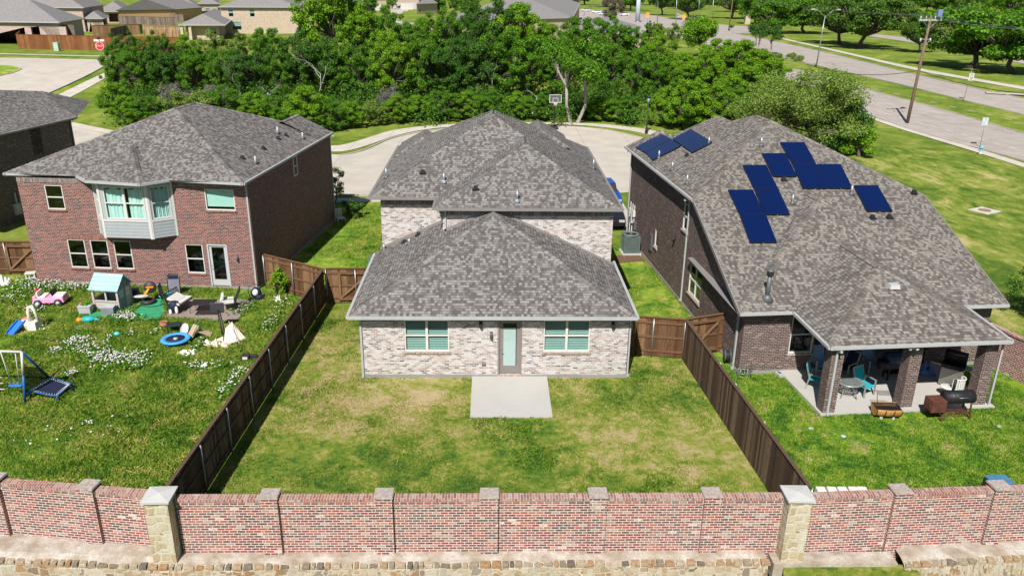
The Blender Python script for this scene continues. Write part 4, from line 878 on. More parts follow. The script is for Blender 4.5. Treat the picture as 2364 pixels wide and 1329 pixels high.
# stone retaining wall under the brick wall
def wallY(x): return 18.70+(-9.25-x)*.1333 if x < -9.25 else (18.48+.054*(x-8.55) if x > 8.55 else 18.5)
def retaining(label, pts_, topz=.012, depth=1.3, front=.55, name='retaining_wall'):
    root = thing(name, (pts_[0][0], pts_[0][1], -1), label, 'stone wall'); rnd = random.Random(11); m_ = MB(); N = 90; vs = []
    def P(t):
        L = [0]; 
        for i in range(1, len(pts_)): L.append(L[-1]+(Vector(pts_[i])-Vector(pts_[i-1])).length)
        d = t*L[-1]; i = max(j for j in range(len(L)) if L[j] <= d+1e-9); i = min(i, len(pts_)-2); return Vector(pts_[i]).lerp(Vector(pts_[i+1]), (d-L[i])/(L[i+1]-L[i]))
    prof = [(.9, topz+.02), (.35, topz), (.1, topz-.06), (.0, topz-.16), (-.06, topz-.5), (-.1, -1.6)]
    for k in range(N+1):
        p = P(k/N); wz = .035*math.sin(k*.7)+rnd.uniform(-.02, .02)
        for j, (d, z) in enumerate(prof):
            if j == 0: d = wallY(p.x)-p.y+.12
            vs.append((p.x, p.y+d+(rnd.uniform(-.03, .03) if j > 1 else 0), z+(wz if 1 < j < 4 else 0)+(.035 if j < 2 and p.x < -9 else 0)))
    n = len(prof); up = []; fa = []
    for k in range(N):
        for j in range(n-1): (up if j < 2 else fa).append((k*n+j, k*n+j+1, (k+1)*n+j+1, (k+1)*n+j))
    a = MB(); a.add(vs, up); a.build('mortar_top', LEDGE, root, world=True)
    a = MB(); a.add(vs, fa); a.build('stone_face', STONE, root, world=True)
    m_ = MB(); x0 = pts_[0][0]; cur = 0.; Lt = abs(pts_[-1][0]-pts_[0][0])
    while cur < Lt-.2:
        w_ = rnd.uniform(.13, .34); p = P(min(1, (cur+w_/2)/Lt)); m_.box((p.x, p.y+.10, topz-.085), (w_-.03, .2, rnd.uniform(.09, .13)), rnd.uniform(-.08, .08), taper=.88); cur += w_
    m_.build('cap_stones', isl('cap_stones_'+str(len(bpy.data.materials)), [(0, (.13, .11, .09)), (.3, (.30, .25, .18)), (.6, (.42, .35, .25)), (.8, (.32, .18, .08)), (1, (.48, .43, .35))], .95, 12, .5), root, world=True, bevel=.015)
retaining('rough tan stone retaining wall along the bottom, left and middle', [(-15.5, 18.35), (-11.5, 18.1), (-8.6, 17.92), (0, 17.98), (7.75, 18.0)])
retaining('rough tan stone retaining wall at the bottom right, past the grass gap', [(11.55, 17.85), (13.5, 18.0), (18, 18.3)])
q = MB(); N = 30
flat('lawn', [(7.7, 16.6), (11.9, 16.6), (11.9, 18.0), (11.3, 18.15), (8.2, 18.05)], GR_MID, -.17)
q = MB(); q.b2((7.9, 18.0, -.6), (11.4, 18.5, -.06)); struct(q.build('kerb', LEDGE))
# brick wall beside the right-hand yard
w_ = W((22.05, 27.8), (21.4, 31.6)); root = thing('brick_wall', (22, 29, 0), 'red brick side wall at the right edge beyond the covered patio', 'brick wall')
q = MB(); wq = W((20.6, 32.5), (23.6, 21.0)); wbox(q, wq, 0, -.1, wq.L, 1.70, -.2, 0); q.build('wall_panel', BR_WALL, root, world=True)
q = MB(); wbox(q, wq, 0, 1.702, wq.L, 1.78, -.23, .03); q.build('coping', BR_ROW, root, world=True)
q = MB(); wbox(q, wq, .5, -.1, .95, 1.86, -.3, .08); pi = q.build('brick_pier', BR_WALL, root, world=True); q = MB(); wbox(q, wq, .46, 1.862, .99, 1.93, -.34, .12); q.build('pier_cap', LEDGE, pi, world=True)
# middle patio
q = MB(); q.b2((-.77, 25.94, -.1), (2.27, 29.17, .055)); o = q.build('patio_slab', SLAB); o['label'] = 'square pale concrete patio slab outside the middle back door'; o['category'] = 'patio'
# ================================================================ trees
LF1 = leafm('mid_green_leaves', [(0, (.022, .085, .004)), (.5, (.075, .21, .007)), (1, (.16, .34, .014))], .3)
LF2 = leafm('bright_green_leaves', [(0, (.05, .14, .004)), (.5, (.14, .31, .007)), (1, (.26, .46, .016))], .3)
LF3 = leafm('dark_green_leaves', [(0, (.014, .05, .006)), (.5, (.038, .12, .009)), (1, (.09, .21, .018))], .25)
LF4 = leafm('olive_leaves', [(0, (.07, .125, .016)), (.5, (.16, .25, .035)), (1, (.28, .38, .075))], .3)
LF5 = leafm('oak_leaves', [(0, (.022, .062, .008)), (.5, (.06, .14, .012)), (1, (.13, .23, .022))], .25)
LF6 = leafm('purple_brown_leaves', [(0, (.07, .045, .04)), (1, (.22, .16, .15))])
def leaves(rng, cents, rads, n, size, flat_=.75):
    """n small leaf faces spread through clumps: returns (n,4,3)"""
    w = rads**2; w = w/w.sum(); ci = rng.choice(len(cents), n, p=w)
    d = rng.normal(size=(n, 3)); d /= np.linalg.norm(d, axis=1)[:, None]; rr = rng.random(n)**.42
    sub = .86+.30*np.sin(d[:, 0]*7+ci)*np.sin(d[:, 1]*6+ci*2)*np.sin(d[:, 2]*5)
    P = cents[ci]+d*(rr*rads[ci]*sub)[:, None]*np.array([1, 1, flat_])
    nr = d*.8+rng.normal(size=(n, 3))*.55+np.array([0, 0, .55]); nr /= np.linalg.norm(nr, axis=1)[:, None]
    a = np.cross(nr, rng.normal(size=(n, 3))); a /= np.linalg.norm(a, axis=1)[:, None]; b = np.cross(nr, a)
    s = (size*(.6+.8*rng.random(n)))[:, None]
    return np.stack([P-a*s*.6-b*s*.1, P-b*s*.42+a*s*.05, P+a*s*.6, P+b*s*.42-nr*s*.12], 1)
def quadmesh(name, Q, mat, parent):
    n = len(Q); me = bpy.data.meshes.new(name); me.vertices.add(n*4); me.vertices.foreach_set('co', Q.reshape(-1).astype(np.float32))
    me.loops.add(n*4); me.loops.foreach_set('vertex_index', np.arange(n*4, dtype=np.int32)); me.polygons.add(n)
    me.polygons.foreach_set('loop_start', np.arange(0, n*4, 4, dtype=np.int32)); me.polygons.foreach_set('loop_total', np.full(n, 4, dtype=np.int32))
    me.update(); me.materials.append(mat); o = bpy.data.objects.new(name, me); COL.objects.link(o); o.parent = parent
    if parent is not None: KIDS.setdefault(parent.name, []).append(o)
    return o
def limb(q, rnd, p, r_, d, L, r, depth, bend=.35, n=6, tips=None):
    pts = [p.copy()]; rs = [r]; dd = d.copy()
    for i in range(4):
        dd = (dd+Vector((rnd.gauss(0, bend), rnd.gauss(0, bend), rnd.gauss(.05, bend*.6)))*.5).normalized(); pts.append(pts[-1]+dd*L/4); rs.append(r*(1-.16*(i+1)))
    q.tube(pts, rs, n, cap=depth == 0)
    if depth > 0:
        for k in range(rnd.choice((2, 3))):
            nd = (dd+Vector((rnd.gauss(0, .7), rnd.gauss(0, .7), rnd.gauss(.1, .45)))).normalized(); limb(q, rnd, pts[rnd.choice((3, 4))], r_, nd, L*.68, rs[-1]*.75, depth-1, bend, max(4, n-1), tips)
    elif tips is not None: tips.append(pts[-1])
def tree(name, label, cat, loc, h, r, n, leaf, mat, bark=None, seed=0, th=.3, ncl=34, cl=.28, stems=1, tr=.16, group=None, lean=0, flat_=.78, low=.12, gap=0):
    rnd = random.Random(seed); rng = np.random.default_rng(seed); bark = bark or BARK
    root = thing(name, loc, label, cat, group); q = MB(); cs = []; rs = []
    for i in range(ncl):
        a = rnd.uniform(0, 6.283); zz = rnd.uniform(-1, 1); k = math.sqrt(max(0, 1-zz*zz)); f = rnd.uniform(.55, 1.)**.6 if i > ncl*.25 else rnd.uniform(.1, .6)
        c = Vector((math.cos(a)*k*r*f*.82, math.sin(a)*k*r*f*.82, h*(low+.5*(1-low))+zz*f*h*(1-low)*.42)); c.x += lean*c.z
        c += Vector((rnd.gauss(0, .06*r), rnd.gauss(0, .06*r), rnd.gauss(0, .03*h))); cs.append(c); rs.append(r*cl*rnd.uniform(.7, 1.35))
    st = []
    for s_ in range(stems):
        a = rnd.uniform(0, 6.283); o_ = Vector((math.cos(a), math.sin(a), 0))*(tr*2.2 if stems > 1 else 0); top = Vector((o_.x*(3 if stems > 1 else 1)+lean*h*th+rnd.gauss(0, .05*r), o_.y*3+rnd.gauss(0, .05*r), h*th))
        mid = (o_+top)/2+Vector((rnd.gauss(0, .06*r), rnd.gauss(0, .06*r), 0)); q.tube([o_-Z*.2, o_+Z*.12, mid, top], [tr*1.5, tr*1.1, tr*.9, tr*.8], 8); st.append(top)
    for c in cs:
        t0 = min(st, key=lambda s: (s-c).length); m_ = t0.lerp(c, .5)+Vector((rnd.gauss(0, .08*r), rnd.gauss(0, .08*r), -.05*r)); q.tube([t0-Z*.05, m_, c], [tr*.55, tr*.32, tr*.10], 5, cap=False)
    q.build('trunk', bark, root, uv=False)
    quadmesh('crown', leaves(rng, np.array([list(c) for c in cs]), np.array(rs), n, leaf, flat_), mat, root)
    return root
def bare(name, label, loc, h, seed, mat=None, cat='dead tree', dep=3, group=None, spread=.5):
    rnd = random.Random(seed); root = thing(name, loc, label, cat, group); q = MB(); limb(q, rnd, Vector((0, 0, -.2)), 0, Vector((rnd.gauss(0, .15), rnd.gauss(0, .15), 1)), h*.42, .14, dep, spread); q.build('trunk_and_limbs' if False else 'branches', mat or DEADB, root, uv=False); return root
ORD = ['first', 'second', 'third', 'fourth', 'fifth', 'sixth', 'seventh', 'eighth', 'ninth', 'tenth', 'eleventh', 'twelfth', 'thirteenth', 'fourteenth', 'fifteenth', 'sixteenth', 'seventeenth', 'eighteenth', 'nineteenth', 'twentieth', 'twenty-first', 'twenty-second', 'twenty-third', 'twenty-fourth', 'twenty-fifth', 'twenty-sixth', 'twenty-seventh', 'twenty-eighth', 'twenty-ninth', 'thirtieth', 'thirty-first', 'thirty-second', 'thirty-third', 'thirty-fourth', 'thirty-fifth']
protos = [tree('broadleaf_tree', 'x', 'tree', (0, 0, 0), 9, 4.5, 36000, .14, LF1, seed=1, ncl=105, cl=.15, low=.03), tree('broadleaf_tree', 'x', 'tree', (0, 0, 0), 9, 4.1, 36000, .138, LF2, seed=2, ncl=90, cl=.16, low=.03),
          tree('broadleaf_tree', 'x', 'tree', (0, 0, 0), 9, 4.6, 34000, .14, LF3, seed=3, ncl=100, cl=.15, low=.03), tree('broadleaf_tree', 'x', 'tree', (0, 0, 0), 9, 4.3, 28000, .14, LF1, seed=4, ncl=70, cl=.16, low=.08),
          tree('broadleaf_tree', 'x', 'tree', (0, 0, 0), 9, 4.0, 9000, .21, LF4, seed=5, ncl=26, cl=.24)]
used = [False]*len(protos)
def put(i, loc, rz, sc, label, group):
    if not used[i]:
        used[i] = True; o = protos[i]; o.location = loc; o.rotation_euler = (0, 0, rz); o.scale = sc; o['label'] = label; o['group'] = group; return o
    return dup(protos[i], loc, rz, label, group, sc)
rnd = random.Random(77)
# (row name, list of (px x, px base y, height m, kind))
back = [(300, 176, 5.4, 2), (372, 172, 5.0, 0), (430, 165, 4.8, 1), (492, 160, 5.0, 4), (560, 158, 5.7, 4), (622, 165, 5.3, 3), (700, 160, 6.3, 4), (770, 158, 12.3, 1), (835, 165, 10.8, 1), (905, 168, 8.8, 0), (965, 170, 8.2, 1), (1020, 172, 8.5, 0), (1075, 160, 10.8, 2), (1140, 158, 11.3, 2), (1205, 165, 11.0, 1), (1265, 165, 8.6, 1), (1340, 170, 7.9, 3), (1400, 178, 7.9, 0), (1462, 180, 7.4, 0), (1515, 190, 7.2, 1)]
mid = [(275, 215, 5.8, 0), (330, 222, 5.9, 0), (395, 222, 6.1, 2), (455, 222, 6.1, 0), (520, 226, 6.2, 3), (585, 230, 6.1, 2), (650, 232, 6.2, 0), (715, 228, 8.0, 2), (775, 230, 8.2, 0), (840, 232, 8.2, 0), (905, 234, 8.0, 1), (965, 232, 8.4, 0), (1030, 232, 8.8, 2), (1095, 230, 9.0, 2), (1155, 230, 9.0, 0), (1215, 232, 8.8, 3), (1280, 232, 8.1, 3), (1400, 232, 8.1, 0), (1460, 236, 7.7, 3), (1520, 240, 6.8, 0), (1575, 240, 6.3, 1), (1625, 238, 6.5, 1)]
front = [(268, 262, 3.6, 1), (300, 288, 3.4, 1), (350, 290, 3.4, 0), (410, 290, 3.6, 4), (470, 290, 3.6, 4), (530, 292, 4.0, 0), (590, 294, 3.6, 1), (650, 298, 4.0, 0), (712, 300, 4.6, 1), (770, 302, 3.6, 0), (812, 296, 3.3, 1), (862, 290, 3.2, 4), (915, 284, 3.2, 1), (965, 280, 3.4, 1), (1020, 278, 3.6, 0), (1075, 276, 3.6, 1), (1130, 276, 3.4, 0), (1190, 275, 3.6, 1), (1245, 277, 3.2, 0), (1385, 280, 3.2, 1), (1440, 284, 3.4, 0), (1530, 292, 5.0, 1), (1580, 300, 5.4, 1), (1632, 300, 5.0, 1), (1685, 290, 4.6, 0)]
for row, L, lab in (('back', back, 'leafy tree in the back row of the green belt, %s from the left'), ('mid', mid, 'leafy tree in the middle row of the green belt, %s from the left'), ('front', front, 'low bushy tree along the front edge of the green belt, %s from the left')):
    for i, (x, y, h, k) in enumerate(L):
        p = at(x, y); s = h/9.; s *= rnd.uniform(.86, 1.2) if row == 'back' else rnd.uniform(.88, 1.1); wd = s*rnd.uniform(.82, 1.12) if row != 'front' else s*rnd.uniform(1.15, 1.5)
        put(k, (p.x, p.y, p.z-(.9 if row == 'front' else .2)*s), rnd.uniform(0, 6.28), (wd, wd, s*(1.08 if row != 'front' else 1.15)), lab % ORD[i], 'trees of the green belt behind the cul-de-sac' if row != 'front' else 'bushy trees along the front of the green belt')
# understorey in the belt's shade
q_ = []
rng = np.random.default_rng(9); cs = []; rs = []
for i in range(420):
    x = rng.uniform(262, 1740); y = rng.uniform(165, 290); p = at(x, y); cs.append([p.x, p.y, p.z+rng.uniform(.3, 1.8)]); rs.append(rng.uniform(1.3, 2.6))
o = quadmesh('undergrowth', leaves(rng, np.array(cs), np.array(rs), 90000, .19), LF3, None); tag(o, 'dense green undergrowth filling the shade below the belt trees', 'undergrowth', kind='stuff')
# the pale forked tree by the hoop
p = at(1325, 284); t_ = tree('forked_tree', 'tree with a pale forked trunk standing behind the basketball hoop', 'tree', p, 9.6, 4.6, 15000, .19, LF1, BARKP, seed=31, th=.42, stems=2, tr=.2, low=.42, ncl=34)
for i, (x, y, h, s_) in enumerate(((748, 232, 8.6, 1), (575, 215, 6.4, 2), (1150, 222, 7.0, 5), (1225, 248, 5.5, 8), (640, 240, 5.0, 9), (530, 255, 3.4, 12), (1040, 210, 6.5, 14))):
    p = at(x, y); bare('dead_tree', 'bare grey dead tree sticking out of the green belt, %s from the left' % ['sixth', 'third', 'tall one', 'low one', 'fifth', 'second', 'short one'][i] if False else ['tall bare grey dead tree in the left half of the green belt', 'bare grey dead branches drooping above the red house roof', 'bare grey forked dead tree behind the middle house roof', 'low bare branches left of the basketball hoop', 'bare twisted dead branches between the two left-hand roofs', 'small grey leafless bush behind the red house roof', 'thin bare dead tree in the middle of the belt'][i], p+Vector((0, -4.5, 0)), h*1.05, s_, spread=.6)
GREYB = leafm('grey_twig_leaves', [(0, (.10, .095, .085)), (1, (.22, .21, .17))], .1)
for i, (x, y) in enumerate(((415, 262), (500, 262), (905, 268))):
    p = at(x, y); tree('grey_bush', ['grey leafless bush behind the red house ridge, left one', 'grey-green dry bush behind the red house, right one', 'dry grey bush at the belt edge left of the middle roof'][i], 'bush', p+Vector((0, -1.5, 0)), 3.6, 2.2, 6000, .09, GREYB, DEADB, seed=50+i, ncl=16, cl=.35, tr=.05, stems=3)
# the wide olive tree behind the solar house
p = at(1840, 352); tree('wide_olive_tree', 'wide spreading grey-green tree behind the solar-panel roof', 'tree', p, 8.2, 7.6, 46000, .13, LF4, BARK, seed=61, ncl=70, cl=.2, low=.10, tr=.2, stems=3, th=.3, flat_=.7)
p = at(1935, 352); tree('small_dark_tree', 'dark green tree under the right side of the wide olive tree', 'tree', p, 5.4, 3.2, 12000, .14, LF3, seed=62, ncl=24, low=.05)
p = at(1962, 352); tree('small_dark_tree', 'bright green shrub at the right foot of the wide olive tree', 'tree', p+Vector((0, -2, 0)), 3.0, 2.2, 8000, .13, LF2, seed=63, ncl=18, low=.03)
p = at(1612, 132); tree('round_tree', 'round bright green tree standing alone above the belt beside the road', 'tree', p, 8.4, 4.6, 12000, .22, LF2, seed=64, low=.25)
for i, (x, y, h, r_) in enumerate(((1700, 210, 7.5, 4.4), (1750, 215, 6.2, 4.2), (1660, 180, 6.5, 4.2), (1720, 250, 5.6, 4.2))):
    p = at(x, y); put(1, p, i*1.3, (r_/3.9, r_/3.9, h/9), 'bright green tree at the right end of the belt, %s' % ['tallest, beside the road', 'nearest the road lamp', 'below the lone round tree', 'lowest, above the solar roof'][i], 'trees at the right end of the belt')
# oaks beyond the road
oaks = [tree('live_oak', 'x', 'tree', (0, 0, 0), 12, 9.5, 20000, .34, LF5, seed=71, th=.22, low=.24, ncl=60, cl=.2, tr=.42, flat_=.6), tree('live_oak', 'x', 'tree', (0, 0, 0), 12, 8.6, 20000, .34, LF1, seed=72, th=.22, low=.22, ncl=54, cl=.22, tr=.42, flat_=.6)]
ou = [0, 0]
ol = [(1985, 112, 12, 1.0, 0, 'large oak with its shaded trunk beside the pole, beyond the near road'), (1938, 102, 11, .85, 0, 'oak immediately left of the large one near the street lamp'), (1858, 78, 11, .95, 1, 'oak behind the two-armed street lamp'), (1785, 78, 10, .85, 1, 'oak above the pair of small crape trees'), (2236, 158, 10.5, 1.0, 1, 'big spreading oak casting a dark shadow right of the utility pole'), (2340, 170, 10.5, .95, 1, 'big oak at the right edge of the picture'), (2120, 122, 8, .45, 0, 'narrow dark oak just right of the utility pole'),
      (1742, 56, 11, .8, 1, 'oak behind the little stone tower'), (1688, 44, 14, .95, 0, 'dark oak with a thick trunk left of the stone tower'), (1588, 46, 12, .9, 0, 'oak behind the yellow warning sign on the right'), (1528, 36, 13, .8, 0, 'oak between the two yellow warning signs'), (1455, 26, 13, .9, 1, 'oak left of the thick pale pole'), (2050, 70, 15, 1.1, 1, 'bright oak behind the utility pole top')]
for x, y, h, wd, k, lab in ol:
    p = at(x, y); sc = (wd*1.28, wd*1.28, h/12*1.12)
    if not ou[k]: ou[k] = 1; o = oaks[k]; o.location = p; o.scale = sc; o['label'] = lab; o['group'] = 'oaks beyond the divided road'
    else: dup(oaks[k], p, rnd.uniform(0, 6), lab, 'oaks beyond the divided road', sc)
for i, x in enumerate((1180, 1235, 1290, 1350, 1400, 1440, 1500, 1545, 1590, 1640, 1690, 1740, 1790, 1840, 1890, 1935, 1985, 2035, 2090, 2140, 2180, 2230, 2280, 2330, 2364)):
    p = at(x, 12+(i % 3)*(5 if x < 1600 else 16)); dup(oaks[i % 2], p, i*1.7, 'distant oak along the top edge on the right, %s from the left' % ORD[i], 'distant oaks along the top right', (1.4, 1.4, 1.15))
for i, (x, y, h, k) in enumerate(((795, 70, 9, 1), (845, 60, 9, 0), (905, 22, 7, 1), (1012, 30, 9, 0), (1050, 36, 9, 3), (632, 20, 6, 1), (1000, 22, 10, 2), (1075, 42, 9, 0), (1520, 98, 5, 1), (1552, 112, 6, 4), (1500, 92, 5, 0))):
    p = at(x, y); dup(protos[k], p, i*2.1, ['tree right of the narrow houses at the top left', 'tree beside the white garage at the top', 'small tree between the two distant garages', 'tree right of the parked black car', 'tree above the pale signs at the top middle', 'little tree between the far left roofs', 'dark tree at the top right of the parked black car', 'tree at the left end of the big grey roof', 'round shrub tree right of the thick pale pole', 'thin young tree beside the side street pole', 'small tree in front of the thick pale pole'][i], 'scattered small trees at the top', (h/9*.9, h/9*.9, h/9))
for i, (x, y) in enumerate(((1748, 117), (1782, 126))):
    p = at(x, y); tree('crape_myrtle', ['small multi-stemmed tree in the mulch bed, left one', 'small multi-stemmed tree in the mulch bed, right one'][i], 'tree', p, 6.2, 2.9, 7000, .17, LF3, BARKP, seed=80+i, stems=5, tr=.08, th=.42, low=.48, ncl=22, cl=.3)
for i, (x, y, h) in enumerate(((1412, 58, 10), (1322, 28, 9))):
    p = at(x, y); tree('purple_tree', ['purplish brown leafed tree beside the distant side street', 'brown leafed tree at the top edge above the big grey roof'][i], 'tree', p, h, 4.6, 7000, .26, LF6, seed=90+i, ncl=26, low=.2)
p = at(1800, 122)
for i, (x, y) in enumerate(((1798, 139), (1822, 137), (1842, 142), (1690, 66))):
    p = at(x, y); tree('ornamental_grass', ['clump of ornamental grass left of the street lamp', 'middle clump of ornamental grass by the street lamp', 'small clump of ornamental grass nearest the street lamp', 'grey-green clump by the far utility pole'][i], 'plant', p-Z*.3, 1.7, 1.2, 1500, .16, LF4, seed=95+i, ncl=6, cl=.5, tr=.03)
# small trees near the houses
p = zp(782, 440); tree('young_tree', 'thin young tree beside the red house at the street', 'tree', (-11.2, 56.2, 0), 2.6, 1.2, 2200, .09, LF4, seed=101, ncl=14, tr=.04, low=.3)
tree('dark_shrub', 'dark round shrub at the right edge past the solar house', 'bush', (26.6, 35.4, 0), 3.0, 1.7, 9000, .07, LF3, seed=102, ncl=26, tr=.06, low=.02)
tree('ivy_shrub', 'small bright shrub against the short fence by the red house', 'bush', (-10.75, 38.3, 0), 1.6, .6, 2600, .07, LF2, seed=103, ncl=34, cl=.26, tr=.02, low=.0)
tree('dark_shrub', 'dark shrub in the shade of the red house side wall', 'bush', (-9.4, 52.6, 0), 1.5, 1.0, 2500, .08, LF3, seed=104, ncl=12, tr=.03, low=.0)
# ================================================================ distant houses
def dhouse(label, cor, ez, rise, wmat, wins=(), posts=(), rmat=None, name='house', two=False, gable=None, inset=.5):
    """cor: near-left, near-right, far-right eave corners on the ground plan; wins: (wall 0 near / 1 right, u, z0, w, h)"""
    a, b, c = [Vector((v[0], v[1], 0)) for v in cor]; d = a+(c-b); g0 = min(gz(a.x, a.y), gz(b.x, b.y)); root = thing(name, (a.x, a.y, g0), label, 'house')
    e_ = g0+ez; t = (b-a).normalized(); s = (c-b).normalized(); Lx, Ly = (b-a).length, (c-b).length; hw = min(Lx, Ly)/2
    if Lx >= Ly: r1 = a+t*hw+s*hw; r2 = b-t*hw+s*hw
    else: r1 = a+t*hw+s*hw; r2 = a+t*hw+s*(Ly-hw)
    r1.z = r2.z = e_+rise; A_, B_, C_, D_ = [v+Z*e_ for v in (a, b, c, d)]
    if Lx >= Ly:
        if gable: r1 = r1-t*hw; r2 = r2+t*hw
        F = [[A_, B_, r2, r1], [B_, C_, r2], [C_, D_, r1, r2], [D_, A_, r1]]
    else:
        if gable: r1 = r1-s*hw; r2 = r2+s*hw
        F = [[A_, B_, r1], [B_, C_, r2, r1], [C_, D_, r2], [D_, A_, r1, r2]]
    roof(root, F, rmat or SHF, [[A_, B_, C_, D_]])
    ia, ib, ic, id_ = a+(t+s)*inset, b+(-t+s)*inset, c-(t+s)*inset, d+(t-s)*inset; ws_ = [W(ia, ib, g0), W(ib, ic, g0), W(ic, id_, g0), W(id_, ia, g0)]
    for k, w_ in enumerate(ws_):
        hs_ = [[u_, g0+z0, u_+ww, g0+z0+hh] for (kk, u_, z0, ww, hh) in wins if kk == k]; ho_ = [[u_, g0+z0, u_+ww, g0+z0+hh] for (kk, u_, z0, ww, hh) in wins if kk == k+10]; wrect(root, w_, g0-.5, e_-.1, hs_+ho_, wmat, dep=.4)
        for h_ in ho_: q = MB(); wbox(q, w_, h_[0]-.2, h_[1], h_[2]+.2, h_[3]+.2, -2.6, -2.5); q.build('porch_shade_panel', BR_DK, root, world=True)  # dark brick panel stands in for the shade inside the porch recess
        for h_ in hs_: window(root, w_, h_, 1, glass=GLASS, inside='half')
    gutter(root, [A_+Z*.05, B_+Z*.05, C_+Z*.05], GUT, w=.2, h=.2)
    for (u_, v_) in posts: q = MB(); p = a+t*u_+s*v_; q.box((p.x, p.y, g0+ez/2), (.55, .55, ez-.1)); q.build('porch_column', wmat, root, world=True)
    return root
def ath(x, y, h): return at(x, y, h)
dhouse('pinkish brick ranch house at the top left corner with a grey hip roof', [ath(-150, 48, 4.1), ath(137, 52, 4.1), ath(196, 43, 4.1)], 4.1, 3.9, BR_PINK, [(0, 15.6, 1.3, 1.2, 1.8), (10, 18.4, 0, 4.9, 3.3), (1, 5, 1.2, 1.0, 1.8), (1, 6.6, 1.2, 1.0, 1.8)])
dhouse('two-storey pinkish house with a dark gable side behind the ranch house', [ath(60, 17, 5.3), ath(193, 18, 5.3), ath(243, 11, 5.3)], 5.3, 3.6, BR_PINK, [(1, 8, 3.6, 1.2, 1.8)])
dhouse('small grey hip-roofed porch behind the ranch house', [ath(193, 43, 3), ath(238, 43, 3), ath(252, 38, 3)], 3, 1.5, BR_PINK, [(10, .8, .1, 2.6, 2.3)], name='porch_house')
dhouse('low brick house with a dark rear porch, third from the top left corner', [ath(225, 27, 3), ath(293, 27, 3), ath(312, 22, 3)], 3, 2.6, BR_PINK, [(10, 2, .2, 3.4, 2.2)])
dhouse('orange brick house with a long gable wall at the top left', [ath(262, 1, 6), ath(345, 19, 3.4), ath(470, 17, 3.4)], 3.3, 3.0, BR_ORANGE, [(1, 6, 1, 2, 1.6), (1, 14, 1, 2, 1.6)], gable=1)
dhouse('small grey-roofed house right of the orange brick gable', [ath(395, 12, 3), ath(452, 12, 3), ath(462, 9, 3)], 3, 2.4, BR_TAN, [(0, 2, 1, 2, 1.6)])
dhouse('two-storey tan brick house above the belt with white gutters', [ath(503, 16, 5.9), ath(690, 17, 5.9), ath(702, 3, 5.9)], 5.9, 3.4, BR_TAN, [(0, 1.6, 3.7, 1.1, 1.7), (0, 6.3, 3.7, 1.1, 1.7), (0, 2.2, .8, 2.0, 1.8)])
dhouse('low wing of the tan house with two pale porch columns', [ath(411, 58, 3.0), ath(520, 58, 3.0), ath(545, 38, 3.0)], 3.0, 2.0, BR_TAN, [(0, 4.5, .9, 1.2, 1.5)], [(.6, .4), (2.2, .4)], name='house_wing', inset=1.5)
for i, (x0, x1, y, cm, lb) in enumerate(((60, 130, 3, BR_PINK, 'distant grey-roofed house above the ranch house roof'), (360, 400, 5, BR_TAN, 'distant house right behind the orange brick gable'), (455, 505, 9, BR_PINK, 'distant pink-walled house left of the tan two-storey house'), (800, 850, 6, BR_PINK, 'distant house at the top beside the white garages'), (960, 1010, 8, BR_TAN, 'distant house behind the tree by the black car'))):
    dhouse(lb, [ath(x0, y, 4), ath(x1, y, 4), ath(x1+4, y-7, 4)], 4, 2.4, cm, [(0, 2, 1, 1.4, 1.6)])
for i, (x0, x1, y, cm) in enumerate(((702, 724, 10, BR_TAN), (724, 742, 2, BR_PINK), (738, 756, 19, BR_PINK), (757, 774, 22, BR_ORANGE), (776, 800, 8, BR_PINK))):
    dhouse(['narrow tan house right of the two-storey tan one', 'narrow pink house behind the narrow tan one', 'narrow grey-roofed house, third in the distant row', 'narrow house with an orange wall, fourth in the distant row', 'last narrow house of the distant row by the trees'][i], [ath(x0, y, 4.5), ath(x1, y, 4.5), ath(x1+3, y-6, 4.5)], 4.5, 2.0, cm, [(0, .8, 1, 1.0, 1.6)])
def garage(label, x0, x1, y):
    r_ = dhouse(label, [ath(x0-14, y-28, 3), ath(x1+14, y-28, 3), ath(x1+17, y-34, 3)], 3.0, 2.5, BR_TAN); a = at(x0, y); b = at(x1, y); w_ = W(a, b); q = MB(); wbox(q, w_, 0, a.z, w_.L, a.z+2.5, 0, .1)
    q.build('garage_door', WHT, r_, world=True)
garage('distant house with a wide white garage door at the top', 858, 880, 25); garage('distant house with a white garage behind the black car', 925, 955, 22)
big = dhouse('wide pale brick house with a very large grey roof behind the belt', [ath(1010, 38, 6), ath(1322, 41, 6), ath(1340, 8, 6)], 6, 5.2, BR_TAN, [(0, 26.5, 3.9, 1.6, 1.9), (0, 10, 3.9, 1.6, 1.9)])
dhouse('lower grey-roofed wing running down right of the very large roof', [ath(1322, 66, 3), ath(1486, 84, 3), ath(1470, 58, 3)], 3.0, 2.2, BR_TAN, [], name='house_wing')
# distant fences
def dfence(label, pts, mat, h=1.9, posts=False):
    P = [at(x, y) for x, y in pts]; root = thing('wood_fence', P[0], label, 'fence'); q = MB()
    for a, b in zip(P[:-1], P[1:]):
        t = (b-a); L = t.length; n = max(1, int(L/.30)); t.normalize(); ang = math.atan2(t.y, t.x)
        for i in range(n): c = a.lerp(b, (i+.5)/n); q.box((c.x, c.y, c.z+h/2), (L/n-.01, .04, h), ang)
    q.build('pickets', mat, root, world=True, uv=False); q = MB()
    for a, b in zip(P[:-1], P[1:]): q.beam(a+Z*(h+.02), b+Z*(h+.02), .14, .05)
    q.build('top_board', mat, root, world=True)
    if posts:
        for i in range(6): c = P[0].lerp(P[-1], i/5); q = MB(); q.tube([c+Vector((0, -.08, 0)), c+Vector((0, -.08, h))], .05, 6); q.build('post', GALV, root, world=True)
    return root
dfence('long red-brown wooden fence along the street at the upper left', [(43, 113), (150, 115), (262, 118), (420, 120)], WOODR, 2.4)
dfence('red-brown fence end turning back beside the ranch house', [(43, 113), (62, 92)], WOODR, 2.4)
